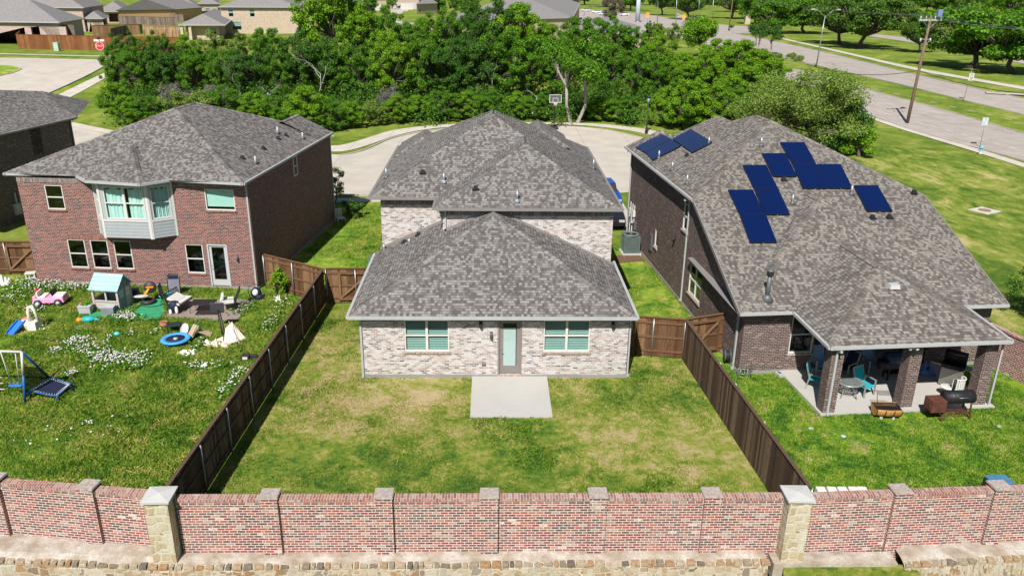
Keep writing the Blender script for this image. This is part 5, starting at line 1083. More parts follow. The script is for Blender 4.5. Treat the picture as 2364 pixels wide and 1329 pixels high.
dfence('light tan wooden fence behind the long red-brown one', [(215, 84), (270, 82), (325, 80)], WOODT, 2.2)
dfence('curved dark shaded fence behind the stop sign', [(258, 90), (280, 84), (300, 80), (330, 78)], WOODG, 2.0)
dfence('tan fence with steel posts and rails behind the dark curved one', [(335, 84), (415, 86)], WOODT, 2.1, True)
dfence('grey-brown fence in the second row at the top left', [(275, 56), (410, 60)], WOODG, 2.1)
dfence('grey-brown fence in the third row at the top left', [(250, 47), (425, 51)], WOODG, 2.1)
dfence('grey-brown fence in the fourth row at the top left', [(310, 38), (455, 38)], WOODG, 2.1)
dfence('weathered fence in the gap left of the tan house wing', [(430, 74), (500, 70)], WOODG, 2.1)
dfence('brown fence behind the low wing of the tan house', [(455, 44), (505, 40)], WOODR, 2.1)
dfence('dark fence in the back row beside the orange house', [(395, 28), (480, 30)], WOODR, 2.1)
# ================================================================ street furniture
def box_thing(name, label, cat, p, d, mat, part='body', rz=0, lid=None):
    r_ = thing(name, p, label, cat, rz=rz); q = MB(); q.box((0, 0, d[2]/2), d); q.build(part, mat, r_, bevel=.02)
    q = MB(); q.box((0, 0, d[2]+.02), (d[0]*1.06, d[1]*1.06, .06)); q.build('lid', lid or mat, r_); return r_
MINT = plain('mint_green_paint', (.36, .50, .42), .6); box_thing('utility_box', 'mint green utility box on the verge in front of the red-brown fence', 'utility box', at(133, 118), (.8, .8, 1.35), MINT)
REDP = plain('stop_sign_red', (.55, .015, .03), .5); p = at(240, 156); r_ = thing('stop_sign', p, 'red octagonal stop sign with white street name blades above it', 'road sign')
q = MB(); q.tube([(0, 0, 0), (-.1, 0, 3.9)], .04, 8); q.build('post', GALV, r_)
def octa(s, y0, y1, cz, cx=0):
    q = MB(); vs = []
    for y in (y0, y1):
        for k in range(8): a = math.pi/8+k*math.pi/4; vs.append((cx+s*math.cos(a), y, cz+s*math.sin(a)))
    q.add(vs, [tuple(range(8)), tuple(range(15, 7, -1))]+[(k, (k+1) % 8, (k+1) % 8+8, k+8) for k in range(8)]); return q
octa(.62, -.05, -.07, 2.95, -.08).build('white_border', WHT, r_); octa(.55, -.072, -.08, 2.95, -.08).build('red_face', REDP, r_)
writing('STOP', .42, Matrix.Translation((-.08, -.085, 2.95)) @ Matrix.Rotation(R(90), 4, 'X'), WHT, r_)
q = MB(); q.box((-.1, 0, 3.72), (1.5, .03, .3)); q.build('name_blade', WHT, r_); q = MB(); q.box((-.1, 0, 4.0), (.03, 1.1, .26)); q.build('name_blade', DKG, r_)
# utility poles
def upole(label, p, h, lean=0, arm=3.4, ang=0.25, ins=True):
    r_ = thing('utility_pole', p, label, 'utility pole'); q = MB(); top = Vector((lean, 0, h)); q.tube([(0, 0, -.3), (lean*.5, 0, h/2), top], [.19, .165, .13], 12); q.build('pole', POLEW, r_, uv=False)
    c, s = math.cos(ang), math.sin(ang); d = Vector((c, s, 0)); q = MB(); q.beam(top-d*arm/2-Z*.5, top+d*arm/2-Z*.5, .12, .16); q.build('crossarm', LITEG, r_)
    q = MB(); q.tube([top-d*arm*.35-Z*.55, top-Z*1.4], .03, 5); q.build('arm_brace', GALV, r_); q = MB(); q.tube([top+d*arm*.35-Z*.55, top-Z*1.4], .03, 5); q.build('arm_brace', GALV, r_)
    for k in (-.45, -.2, .2, .45): q = MB(); q.lathe([(.05, -.42), (.09, -.3), (.05, -.22), (.08, -.12), (.03, -.05)], top+d*arm*k, 8); q.build('insulator', LITEG, r_)
    return r_, top
POLEW = plain('weathered_pole_wood', (.17, .115, .085), .9, scale=5, var=.3)
PB = at(2094, 285); PT = yp(2150, 36, PB.y); up, ut = upole('tall brown wooden utility pole with a crossarm beside the divided road', PB, PT.z-PB.z, PT.x-PB.x, 3.0)
for z_, n_ in ((-2.9, 'cutout_switch'), (-2.9, 'cutout_switch')):
    pass
for s_ in (-.75, .35): q = MB(); q.tube([ut+Vector((0, 0, -2.6)), ut+Vector((s_, -.1, -2.5))], .03, 5); q.lathe([(.08, -.35), (.11, -.1), (.05, .1)], ut+Vector((s_, -.1, -2.5)), 8); q.build('line_switch', LITEG, up)
q = MB(); q.box(ut+Vector((.9, 0, .25)), (.5, .35, .75)); q.build('transformer', plain('blue_grey_enamel', (.16, .20, .38), .5), up)
P2b = at(1682, 72); up2, ut2 = upole('distant wooden utility pole beside the side street', P2b, 12, .4, 3.0)
def wire(label, a, b, sag, r=.018, mat=None):
    r_ = MB(); r_.tube([a.lerp(b, k/16)-Z*sag*4*(k/16)*(1-k/16) for k in range(17)], r, 5); o = r_.build('overhead_wire', mat or DKG, None, uv=False); tag(o, label, 'power line', 'overhead wires')
PTw = PB+ut; P2w = P2b+ut2; dR = Vector((46, -10, 0))
q3 = yp(2500, 66, PTw.y-14)
for i, (da, lab) in enumerate(((-1.35, 'left'), (-.6, 'inner left'), (1.35, 'right'))):
    o_ = Vector((da*.97, da*.25, -.05)); wire('overhead wire running left from the crossarm, %s strand' % lab, PTw+o_, P2w+o_, 1.2); wire('overhead wire running right from the crossarm, %s strand' % lab, PTw+o_, q3+o_, .5)
wire('thick black cable across the road, left of the pole', PB+ut*.5, at(1860, 148, 6.5), .8, .035, BLACK); wire('thick black cable running right from the middle of the pole', PB+ut*.5, yp(2440, 220, PB.y-10), .6, .035, BLACK)
# double-armed street lamp
LB = at(1884, 156); LT = yp(1905, 36, LB.y); h = LT.z-LB.z; r_ = thing('street_lamp', LB, 'tall grey street lamp with two arms beside the road', 'street lamp'); dx = LT.x-LB.x
q = MB(); q.tube([(0, 0, 0), (dx*.5, 0, h*.5), (dx, 0, h)], [.13, .10, .07], 10); q.build('post', GALV, r_)
for s_ in (-1, 1):
    q = MB(); q.tube([(dx, 0, h-.3), (dx+s_*1.2, 0, h+.75), (dx+s_*1.9, 0, h+1.0)], .05, 6); q.build('arm', GALV, r_); q = MB(); q.ell((dx+s_*2.3, 0, h+.98), (.5, .2, .13), 10, 6); q.build('lamp_head', LITEG, r_)
for i, (x, y0, y1, rr, lab, mt) in enumerate(((1516, 97, 4, .13, 'dark pole with a pale head beside the side street', DKG), (1560, 60, -10, .15, 'grey pole left of the right-hand yellow sign', GALV), (1612, 54, -10, .12, 'thin grey pole in front of the long white sign', GALV), (1645, 50, -10, .16, 'grey pole right of the long white sign', GALV), (1348, 38, 22, .1, 'short dark post at the side street', DKG), (1363, 22, -8, .08, 'thin pale pole among the distant cars', GALV))):
    b = at(x, y0); t_ = yp(x+3, y1, b.y); r_ = thing('signal_pole', b, lab, 'pole'); q = MB(); q.tube([(0, 0, 0), t_-b], [rr, rr*.7], 8); q.build('shaft', mt, r_); q = MB(); q.lathe([(rr*1.9, 0), (rr*1.6, .3)], (0, 0, 0), 8); q.build('base', mt, r_)
b = at(1472, 52); t_ = yp(1476, -30, b.y); r_ = thing('steel_monopole', b, 'thick pale blue steel pole rising past the top edge', 'pole'); q = MB(); q.tube([(0, 0, 0), t_-b], [.95, .75], 16); q.build('shaft', plain('pale_blue_paint', (.42, .50, .55), .5), r_); q = MB(); q.lathe([(1.2, 0), (1.1, .4)], (0, 0, 0), 16); q.build('base', GALV, r_)
YEL = plain('warning_sign_yellow', (.85, .36, .005), .5)
for i, (x, y) in enumerate(((1494, 52), (1577, 58))):
    b = at(x, y); sc = (b.y)/160; r_ = thing('warning_sign', b, ['yellow diamond warning sign right of the thick pale pole', 'yellow diamond warning sign left of the long white sign'][i], 'road sign'); q = MB(); q.tube([(0, 0, 0), (0, 0, 3.6)], .05, 6); q.build('post', GALV, r_)
    q = MB(); q.box((0, -.07, 3.1), (1.05, .04, 1.05), Matrix.Rotation(R(45), 3, 'Y')); q.build('diamond_plate', YEL, r_); q = MB(); q.box((0, -.07, 2.05), (.85, .04, .55)); q.build('lower_plate', YEL, r_)
    q = MB(); q.tube([(0, -.11, 2.85), (0, -.11, 3.2)], .06, 6); q.ell((0, -.11, 3.38), (.1, .03, .1), 8, 5); q.build('black_symbol', BLACK, r_)
b = at(1610, 45); r_ = thing('monument_sign', b, 'long low white sign wall beyond the side street', 'sign'); q = MB(); q.box((0, 0, .75), (6.4, .6, 1.5)); q.build('panel', plain('off_white_stucco', (.62, .60, .55), .9), r_); q = MB(); q.box((0, 0, 1.56), (6.7, .8, .12)); q.build('cap', CAPST, r_)
b = at(1724, 56); hh = yp(1724, 22, b.y).z-b.z; r_ = thing('stone_tower', b, 'small tan stone tower with an open top among the oaks', 'monument'); q = MB(); q.box((0, 0, hh*.37), (2.0, 2.0, hh*.74), taper=.86); q.build('shaft', STONEP, r_)
for sx in (-1, 1):
    for sy in (-1, 1): q = MB(); q.box((sx*.7, sy*.7, hh*.87), (.22, .22, hh*.26)); q.build('open_frame_post', BARK, r_)
q = MB(); q.box((0, 0, hh), (1.9, 1.9, .2)); q.build('top_frame', BARK, r_)
b = at(1688, 48)
for i, (x, y, c_, lab) in enumerate(((1305, 25, (.03, .03, .035), 'dark car in the distant parking row, left end'), (1355, 25, (.5, .52, .55), 'silver car in the distant parking row'), (1375, 27, (.75, .76, .77), 'white car in the distant parking row'), (1388, 31, (.6, .65, .7), 'pale blue car at the right end of the parking row'), (1440, 35, (.7, .68, .66), 'white car behind the purple tree'))):
    pass
def car(label, loc, rz, c, s=1.0, name='parked_car'):
    PM = plain('car_paint_%d' % len(bpy.data.materials), c, .25, 0, .04, spec=.6); r_ = thing(name, loc, label, 'car', rz=rz)
    def prof(pts, w, z=0, taper=1.):
        q = MB(); n = len(pts); vs = [(x, -w/2, y) for x, y in pts]+[(x, w/2, y) for x, y in pts]; tr = tessellate_polygon([[Vector((x, y, 0)) for x, y in pts]])
        q.add(vs, [t for t in tr]+[(c+n, b+n, a+n) for a, b, c in tr]+[(i, (i+1) % n, (i+1) % n+n, i+n) for i in range(n)]); return q
    prof([(-2.3, .35), (-2.32, .75), (-2.2, .98), (-1.9, 1.02), (1.0, 1.0), (2.05, .84), (2.3, .66), (2.32, .35)], 1.82).build('body', PM, r_, bevel=.06)
    prof([(-1.95, 1.0), (-1.55, 1.40), (-.2, 1.47), (.35, 1.42), (1.05, .99)], 1.50).build('cabin_glass', GLASSD if False else BLKP, r_, bevel=.05)
    q = MB(); q.box((-.55, 0, 1.455), (1.6, 1.36, .05)); q.build('roof_panel', PM, r_, bevel=.02)
    for x in (-1.4, 1.42):
        for y in (-.85, .85):
            M_ = Matrix.Rotation(R(90), 3, 'X'); q = MB(); q.lathe([(.20, -.11), (.33, -.11), (.34, 0), (.33, .11), (.20, .11)], (x, y, .34), 16, M_); w_ = q.build('wheel', BLKP, r_); q = MB(); q.lathe([(.2, -.115), (.2, .115)], (x, y, .34), 10, M_); q.build('rim', GALV, w_)
    for y in (-.65, .65): q = MB(); q.box((2.27, y, .68), (.1, .36, .14)); q.build('headlight', LITEG, r_); q = MB(); q.box((-2.29, y, .8), (.06, .3, .16)); q.build('tail_light', REDP, r_)
    return r_
car('blue car parked in the driveway between the middle and right houses', (8.25, 57.2, .01), R(-88), (.01, .06, .28)); car('black car parked in the driveway nearest the dark brick house', (7.75, 52.0, .01), R(-90), (.012, .012, .014))
for i, (x, y, c_, lab) in enumerate(((927, 20, (.02, .02, .022), 'black car parked at the distant white garages'), (1305, 27, (.03, .03, .035), 'dark car at the left end of the distant parking row'), (1352, 27, (.5, .52, .55), 'silver car in the distant parking row, second from the left'), (1376, 31, (.75, .76, .77), 'white car in the middle of the distant parking row'), (1392, 36, (.55, .62, .7), 'pale blue car beside the purplish tree'), (1440, 37, (.7, .68, .66), 'white car right of the purplish tree'))):
    car(lab, at(x, y)+Z*.06, 2.9+.1*i, c_)
# 30 sign, back of a sign, hydrant
b = at(2224, 234); r_ = thing('speed_sign', b, 'white speed sign reading 30 on the grassy median', 'road sign', rz=-.15); q = MB(); q.tube([(0, 0, 0), (.28, 0, 4.4)], .03, 6); q.build('post', GALV, r_)
q = MB(); q.box((.36, -.05, 3.0), (.62, .03, .5)); q.build('plate', WHT, r_); q = MB(); q.box((.36, -.05, 3.5), (.62, .03, .42)); q.build('plate', WHT, r_)
writing('30', .46, Matrix.Translation((.36, -.075, 3.0)) @ Matrix.Rotation(R(90), 4, 'X'), BLACK, r_); writing('SPEED\nLIMIT', .15, Matrix.Translation((.36, -.075, 3.5)) @ Matrix.Rotation(R(90), 4, 'X'), BLACK, r_)
b = at(2262, 340); t_ = yp(2277, 272, b.y); r_ = thing('road_sign', b, 'grey back of a road sign on a thin post near the hydrant', 'road sign', rz=.1); q = MB(); q.tube([(0, 0, 0), (t_.x-b.x, 0, t_.z-b.z)], .03, 6); q.build('post', GALV, r_); q = MB(); q.box(((t_.x-b.x), .05, t_.z-b.z-.36), (.66, .03, .76)); q.build('plate', plain('bare_aluminium', (.45, .50, .52), .5), r_)
b = at(2263, 357); r_ = thing('fire_hydrant', b+Z*.05, 'blue and silver fire hydrant beside the pavement', 'hydrant'); BLU = plain('hydrant_blue', (.10, .42, .62), .5)
q = MB(); q.lathe([(.2, 0), (.2, .06), (.13, .08), (.13, .5), (.15, .52)], (0, 0, 0), 12); q.build('barrel', LITEG, r_); q = MB(); q.lathe([(.17, .52), (.16, .66), (.09, .76), (.03, .84)], (0, 0, 0), 12); q.build('bonnet', BLU, r_)
for s_ in (-1, 1): q = MB(); q.lathe([(.07, .1), (.07, .24)], (0, 0, .4), 8, Matrix.Rotation(R(90*s_), 3, 'Y')); q.build('outlet', BLU, r_)
# basketball hoop at the kerb, lantern lamp
b = at(1279, 299); r_ = thing('basketball_hoop', b, 'portable basketball hoop standing at the far kerb of the cul-de-sac', 'basketball hoop', rz=.05)
q = MB(); q.box((0, .3, .15), (.9, 1.1, .3)); q.build('base', BLKP, r_, bevel=.05); q = MB(); q.tube([(0, .1, .2), (0, .05, 2.6), (0, -.35, 3.3)], .06, 8); q.build('pole', BLACK, r_)
q = MB(); q.box((0, -.45, 3.35), (1.30, .03, .84)); q.build('backboard', plain('smoky_acrylic', (.09, .10, .10), .2), r_)
q = MB()
for a_, c_ in (((-.63, 3.35), (.05, .86)), ((.63, 3.35), (.05, .86))): q.box((a_[0], -.475, a_[1]), (c_[0], .02, c_[1]))
for z_ in (2.95, 3.75): q.box((0, -.475, z_), (1.3, .02, .05))
for a_ in (-.27, .27): q.box((a_, -.475, 3.2), (.04, .02, .42))
for z_ in (3.0, 3.4): q.box((0, -.476, z_), (.54, .02, .04))
q.build('backboard_markings', WHT, r_)
q = MB(); q.tube([(.23*math.cos(a*.5236), -.72+.23*math.sin(a*.5236), 3.02) for a in range(13)], .015, 6, cap=False); q.build('rim', plain('rim_orange', (.6, .08, .03), .5), r_)
q = MB()
for k in range(12):
    a = k*.5236
    for s_ in (-1, 1): q.tube([(.23*math.cos(a), -.72+.23*math.sin(a), 3.01), (.13*math.cos(a+s_*.5), -.72+.13*math.sin(a+s_*.5), 2.6)], .012, 4)
q.build('net', WHT, r_)
b = at(1492, 309); t_ = yp(1497, 222, b.y); hh = t_.z-b.z; r_ = thing('lantern_lamp', b, 'black lantern street lamp at the cul-de-sac edge', 'street lamp')
q = MB(); q.lathe([(.17, 0), (.15, .5), (.07, .7), (.05, hh-.7)], (0, 0, 0), 10); q.build('post', BLACK, r_); q = MB(); q.lathe([(.1, hh-.7), (.2, hh-.25), (.2, hh-.2)], (0, 0, 0), 6); q.build('lantern_glass', plain('lantern_glass', (.35, .45, .5), .3), r_); q = MB(); q.lathe([(.25, hh-.2), (.1, hh-.02), (.02, hh+.08)], (0, 0, 0), 8); q.build('lantern_cap', BLACK, r_)
# round lid in its concrete square, inlet
b = zp(2273, 487); q = MB(); q.box((0, 0, .02), (1.7, 1.5, .05), .5); r_ = thing('manhole', b, 'round rusty manhole lid in a pale concrete square on the sunny lawn', 'manhole'); q.build('concrete_collar', WALKC, r_); q = MB(); q.lathe([(.42, 0.05), (.42, .07), (.3, .075)], (0, 0, 0), 20); q.build('lid', plain('rusty_iron', (.22, .15, .11), .9), r_)
b = at(2320, 219); r_ = thing('storm_drain', b, 'concrete storm drain inlet in the kerb by the far road', 'drain', rz=-.35); q = MB(); q.box((0, 0, .2), (5, 1.0, .12)); q.build('slab', CURBC, r_); q = MB(); q.box((0, -.45, .09), (4.4, .06, .12)); q.build('opening', BLACK, r_)
# a/c units
def acunit(label, p, rz, c, h=.95, w=.82, dark=None):
    r_ = thing('air_conditioner', p, label, 'air conditioner', rz=rz); q = MB(); q.box((0, 0, .04), (1.15, 1.1, .10)); q.build('pad', SLAB, r_)
    m1 = plain('ac_paint_%d' % len(bpy.data.materials), c, .5); q = MB(); q.box((0, 0, .09+h/2), (w-.04, w-.04, h-.04)); q.build('coil', DKG, r_); q = MB()
    for i in range(16):
        for k in range(4):
            a = -w/2+w*(i+.5)/16; v = [(a, -w/2), (a, w/2), (-w/2, a), (w/2, a)][k]; q.box((v[0], v[1], .09+h/2), (.025, .025, h))
    for z_ in (.12, .09+h*.33, .09+h*.66): q.box((0, 0, z_), (w+.02, w+.02, .03))
    q.build('grille', m1, r_)
    for sx in (-1, 1):
        for sy in (-1, 1): q = MB(); q.box((sx*w/2, sy*w/2, .09+h/2), (.07, .07, h)); q.build('corner_post', m1, r_)
    q = MB(); q.lathe([(w*.56, 0), (w*.56, .06), (w*.44, .08), (w*.42, .0)], (0, 0, .09+h), 24, cap=False); q.build('top_ring', m1, r_)
    q = MB()
    for rr in (.08, .16, .24, .32): q.tube([(rr*math.cos(k*.4), rr*math.sin(k*.4), .12+h) for k in range(17)], .008, 4, cap=False)
    q.lathe([(.08, .05), (.08, .1)], (0, 0, .04+h), 10); q.build('fan_guard', DKG, r_); q = MB(); q.lathe([(w*.42, 0), (w*.42, .01)], (0, 0, .06+h), 20); q.build('fan_well', BLACK, r_); return r_
acunit('grey-green air conditioner on a concrete pad beside the dark brick wall', zp(1454, 583), .05, (.10, .14, .135), 1.05, .88)
q = MB(); q.prism([(p_.x, p_.y) for p_ in [zp(x, y) for x, y in ((1418, 590), (1470, 585), (1492, 603), (1420, 608))]], -.02, .012); struct(q.build('bare_soil', plain('dark_soil', (.13, .075, .045), .95, scale=8, var=.4)))
acunit('teal-grey air conditioner half hidden left of the middle house', (-6.15, 41.2, 0), 0, (.10, .16, .18), .95)
r_ = thing('utility_meters', tuple(wsl.P(1.0, 0, .15)), 'cluster of white utility meters and conduits on the dark brick wall', 'utility meters')
for (uu, zz, ww, hh_, mm) in ((.6, 1.5, .28, .5, LITEG), (1.1, 1.2, .3, .6, LITEG), (1.55, 1.7, .22, .35, WHT), (1.9, 1.0, .3, .45, DKG)):
    q = MB(); wbox(q, wsl, uu, zz, uu+ww, zz+hh_, .01, .16); q.build('meter_cabinet', mm, r_, world=True)
for uu in (.7, 1.2, 1.62): q = MB(); wbox(q, wsl, uu, .1, uu+.05, 2.4, .02, .07); q.build('conduit', WHT, r_, world=True)
# ================================================================ things in the left yard
PINK = plain('pink_toy_plastic', (.75, .30, .52), .35, var=.05); CREAM = plain('cream_plastic', (.66, .62, .54), .5, var=.06); BLUEP = plain('blue_plastic', (.03, .17, .60), .35, var=.08); SKY = plain('pale_blue_plastic', (.30, .52, .58), .5, var=.05)
TAUPE = plain('taupe_plastic', (.42, .39, .36), .6, var=.06); TEAL = plain('teal_plastic', (.02, .33, .34), .45); AQUA = plain('aqua_plastic', (.08, .50, .58), .45); ORG = plain('orange_plastic', (.80, .26, .02), .45); TERRA = plain('terracotta', (.34, .16, .08), .8); GREENMAT = plain('green_play_turf', (.03, .25, .12), .95, var=.25, scale=4)
CUSH = plain('pale_grey_cushion', (.52, .51, .48), .9, var=.05); LINEN = plain('beige_cloth', (.62, .53, .45), .95, var=.08); WCL = plain('white_cloth', (.72, .72, .72), .95, var=.06); NAVY = plain('navy_fabric', (.012, .018, .05), .7); TANW = plain('tan_slats', (.36, .28, .19), .8); RUST = plain('rusty_steel', (.11, .042, .028), .85, .2, var=.5, scale=4)
TRAMPB = plain('trampoline_blue', (.06, .30, .68), .5); BRUG = plain('red_brown_rug', (.13, .06, .055), .95, var=.4, scale=12)
def T(name, label, cat, x, y, rz=0, h=0, group=None): return thing(name, zp(x, y, h), label, cat, group, rz)
def add(par, name, mat, fn, **kw): q = MB(); fn(q); return q.build(name, mat, par, **kw)
# patio slab of the red house
q = MB(); P_ = [zp(*c) for c in ((398, 690), (590, 694), (545, 742), (380, 736))]; q.prism([(p.x, p.y) for p in P_], -.06, .045); o = q.build('patio_slab', SLABT); tag(o, 'stained tan concrete slab outside the red house back door', 'patio')
for i, P_ in enumerate((((200, 733), (211, 719), (236, 720), (322, 697), (330, 700), (262, 736)), ((292, 731), (322, 708), (333, 687), (380, 689), (381, 719), (371, 737), (325, 741)))):
    q = MB(); q.prism([(v.x, v.y) for v in [zp(*c) for c in P_]], .0, .03); o = q.build('play_mat', GREENMAT); tag(o, ['narrow green play mat under the playhouse', 'green play mat under the spring rider toy'][i], 'mat')
# ride-on toy car
r_ = T('toy_car', 'pink and white ride-on toy car in the flowers by the brick wall', 'toy car', 120, 701, .12)
add(r_, 'body', PINK, lambda q: (q.box((0, 0, .30), (1.45, .78, .26), taper=.94), q.box((.42, 0, .44), (.52, .72, .10), taper=.85), q.box((-.62, 0, .46), (.16, .7, .12))), bevel=.04)
add(r_, 'bonnet', CREAM, lambda q: q.box((.45, 0, .50), (.5, .6, .05), taper=.85), bevel=.02); add(r_, 'seat', CREAM, lambda q: (q.box((-.3, 0, .46), (.34, .6, .06)), q.box((-.48, 0, .60), (.08, .6, .26))), bevel=.02)
add(r_, 'windscreen', BLACK, lambda q: q.box((.17, 0, .62), (.03, .6, .24), Matrix.Rotation(-.5, 3, 'Y'))); add(r_, 'steering_wheel', BLACK, lambda q: q.tube([(.04, .15+.1*math.cos(k*.7), .58+.1*math.sin(k*.7)) for k in range(10)], .015, 5, cap=False))
add(r_, 'red_headrest', REDP, lambda q: q.box((-.60, .1, .70), (.1, .36, .14)), bevel=.03)
for x in (-.46, .46):
    for y in (-.38, .38): w_ = add(r_, 'wheel', BLKP, lambda q: q.lathe([(.1, -.08), (.19, -.08), (.19, .08), (.1, .08)], (x, y, .19), 14, Matrix.Rotation(R(90), 3, 'X'))); add(w_, 'rim', LITEG, lambda q: q.lathe([(.1, -.085), (.1, .085)], (x, y, .19), 10, Matrix.Rotation(R(90), 3, 'X')))
# playhouse
pa, pb, pc = zp(224, 716), zp(272, 719), zp(303, 700); a_ = math.atan2((pb-pa).y, (pb-pa).x); r_ = thing('playhouse', (pa+pc)/2, "taupe children's playhouse with a pale blue roof against the red brick wall", 'playhouse', rz=a_)
w0, d0 = (pb-pa).length*.5, .52; w0 = .62
for sx in (-1, 1):
    for sy in (-1, 1): add(r_, 'corner_post', TAUPE, lambda q: q.box((sx*w0, sy*d0, .58), (.1, .1, 1.16)))
add(r_, 'front_wall', TAUPE, lambda q: (q.box((0, -d0, .24), (2*w0, .05, .48)), q.box((0, -d0, .50), (2*w0+.04, .12, .04)), q.box((0, -d0, 1.10), (2*w0, .05, .12)), q.box((.02, -d0, .8), (.08, .05, .6))))
add(r_, 'back_wall', TAUPE, lambda q: (q.box((0, d0, .3), (2*w0, .05, .6)), q.box((0, d0, 1.1), (2*w0, .05, .12))))
gb = plain('gable_paint', (.20, .24, .25), .7)
for sx in (-1, 1):
    g_ = add(r_, 'gable_wall', TAUPE if sx < 0 else gb, lambda q: (q.box((sx*w0, 0, 1.14), (.045, 2*d0, .06)), q.add([(sx*w0-.02, -d0, 1.16), (sx*w0-.02, d0, 1.16), (sx*w0-.02, 0, 1.62), (sx*w0+.02, -d0, 1.16), (sx*w0+.02, d0, 1.16), (sx*w0+.02, 0, 1.62)], [(0, 1, 2), (5, 4, 3), (0, 2, 5, 3), (2, 1, 4, 5)])))
add(r_, 'side_wall', gb, lambda q: q.box((w0, 0, .56), (.05, 2*d0, 1.1))); add(r_, 'side_wall', TAUPE, lambda q: q.box((-w0, 0, .3), (.05, 2*d0, .6)))
for y in (-.25,): add(r_, 'window', WHT, lambda q: [q.box((w0+.035, y, .82), (.02, .32, .42))]); 
add(r_, 'window_panes', SKY, lambda q: [q.box((w0+.05, -.25+dx, .82+dz), (.01, .12, .17)) for dx in (-.075, .075) for dz in (-.1, .1)])
dr = add(r_, 'door', TAUPE, lambda q: q.box((w0+.035, .24, .55), (.03, .36, 1.02))); add(dr, 'door_window', WHT, lambda q: [q.box((w0+.056, .24+dx, .8+dz), (.01, .12, .17)) for dx in (-.075, .075) for dz in (-.1, .1)])
for s_ in (-1, 1): add(r_, 'roof', SKY, lambda q: (q.add([(-w0-.12, s_*(d0+.14), 1.06), (w0+.12, s_*(d0+.14), 1.06), (w0+.12, 0, 1.68), (-w0-.12, 0, 1.68), (-w0-.12, s_*(d0+.14), 1.10), (w0+.12, s_*(d0+.14), 1.10), (w0+.12, 0, 1.72), (-w0-.12, 0, 1.72)], [(0, 1, 2, 3), (4, 5, 6, 7), (0, 1, 5, 4), (1, 2, 6, 5), (2, 3, 7, 6), (3, 0, 4, 7)]), [q.beam((-w0-.12, s_*(d0+.14-k*.165), 1.115+k*.155), (w0+.12, s_*(d0+.14-k*.165), 1.115+k*.155), .02, .02) for k in range(4)]))
r_ = T('planter_box', 'pale square planter full of weeds in front of the playhouse', 'planter', 200, 723, .1); add(r_, 'body', LITEG, lambda q: (q.box((0, 0, .2), (.5, .42, .4), taper=1.1), q.box((0, 0, .41), (.6, .5, .05))), bevel=.01)
quadmesh('weeds', leaves(np.random.default_rng(5), np.array([[0, 0, .5], [.1, .05, .55], [-.12, 0, .48]]), np.array([.16, .14, .13]), 260, .07), LF2, r_)
r_ = T('storage_bin', 'translucent grey storage bin standing in front of the playhouse', 'storage bin', 253, 726, .1); add(r_, 'body', plain('smoky_grey_plastic', (.20, .22, .24), .35), lambda q: q.box((0, 0, .21), (.56, .42, .42), taper=1.06), bevel=.03); add(r_, 'lid', LITEG, lambda q: q.box((0, 0, .44), (.62, .46, .03)), bevel=.01)
r_ = T('storage_bin', 'dark blue bin in the shade right of the playhouse', 'storage bin', 311, 690, .2); add(r_, 'body', plain('dark_blue_plastic', (.01, .05, .16), .5), lambda q: q.box((0, 0, .25), (.45, .4, .5), taper=1.08), bevel=.02); add(r_, 'lid', BLKP, lambda q: q.box((0, 0, .52), (.52, .46, .04)))
r_ = T('red_ball', 'small red toy beside the planter', 'toy', 188, 707); add(r_, 'ball', REDP, lambda q: q.ell((0, 0, .12), (.1, .1, .1), 10, 8)); add(r_, 'valve', WHT, lambda q: q.ell((0, -.05, .2), (.02, .02, .02), 6, 4))
# toddler slide
r_ = T('toddler_slide', 'white toddler climber with a blue slide and pink seat on the grass', 'slide', 70, 760, -.1); r_.scale = (.85, .85, .9)
add(r_, 'body', CREAM, lambda q: (q.box((.22, .15, .22), (.5, .7, .44), taper=.85), q.ell((-.22, .25, .32), (.42, .34, .14), 14, 8), q.lathe([(.36, 0), (.42, .3), (.40, .34)], (-.2, .25, 0), 16)), bevel=.03)
add(r_, 'arch', CREAM, lambda q: q.tube([(.05, .05, .4), (.0, .1, .9), (.06, .15, 1.15), (.2, .18, 1.2), (.3, .2, .95), (.42, .2, .4)], [.1, .09, .1, .11, .08, .09], 10))
add(r_, 'slide', BLUEP, lambda q: (q.beam((-.42, .05, .42), (-.52, -.85, .05), .42, .04), q.beam((-.64, .05, .46), (-.74, -.85, .1), .05, .12), q.beam((-.2, .05, .46), (-.3, -.85, .1), .05, .12)), bevel=.015)
add(r_, 'seat', plain('salmon_plastic', (.70, .25, .22), .5), lambda q: q.box((-.28, .3, .46), (.42, .3, .05)), bevel=.02)
# swing set
s0 = zp(58, 930); tt = yp(50, 812, s0.y+.15); hb_ = tt.z; r_ = thing('swing_set', (s0.x, s0.y, 0), 'blue and white swing set at the left edge with a black net side', 'swing set', rz=0)
L_ = lambda p: Vector(p)-Vector((s0.x, s0.y, 0)); bt = zp(118, 874); tp_ = L_(tt); WB = plain('blue_tube_paint', (.015, .10, .32), .4)
add(r_, 'top_bar', WHT, lambda q: q.tube([tp_, tp_+Vector((-3.4, .25, 0))], .05, 10)); add(r_, 'leg', WB, lambda q: q.tube([(0, 0, 0), tp_*.55], .045, 10)); add(r_, 'leg_sleeve', WHT, lambda q: q.tube([tp_*.55, tp_], .047, 10))
add(r_, 'leg', WB, lambda q: q.tube([L_(bt), tp_], .045, 10)); add(r_, 'leg', WB, lambda q: q.tube([Vector((-3.3, 1.9, 0)), tp_+Vector((-3.3, .24, 0))], .045, 10))
NET = meshm('black_net', (.012, .012, .012), .035, .42); add(r_, 'net', NET, lambda q: q.poly([Vector((0, 0, .15))*1, tp_*.72+Vector((0, .02, 0)), L_(bt)*.55+tp_*.45, L_(bt)+Vector((0, 0, .05))]), fixn=False)
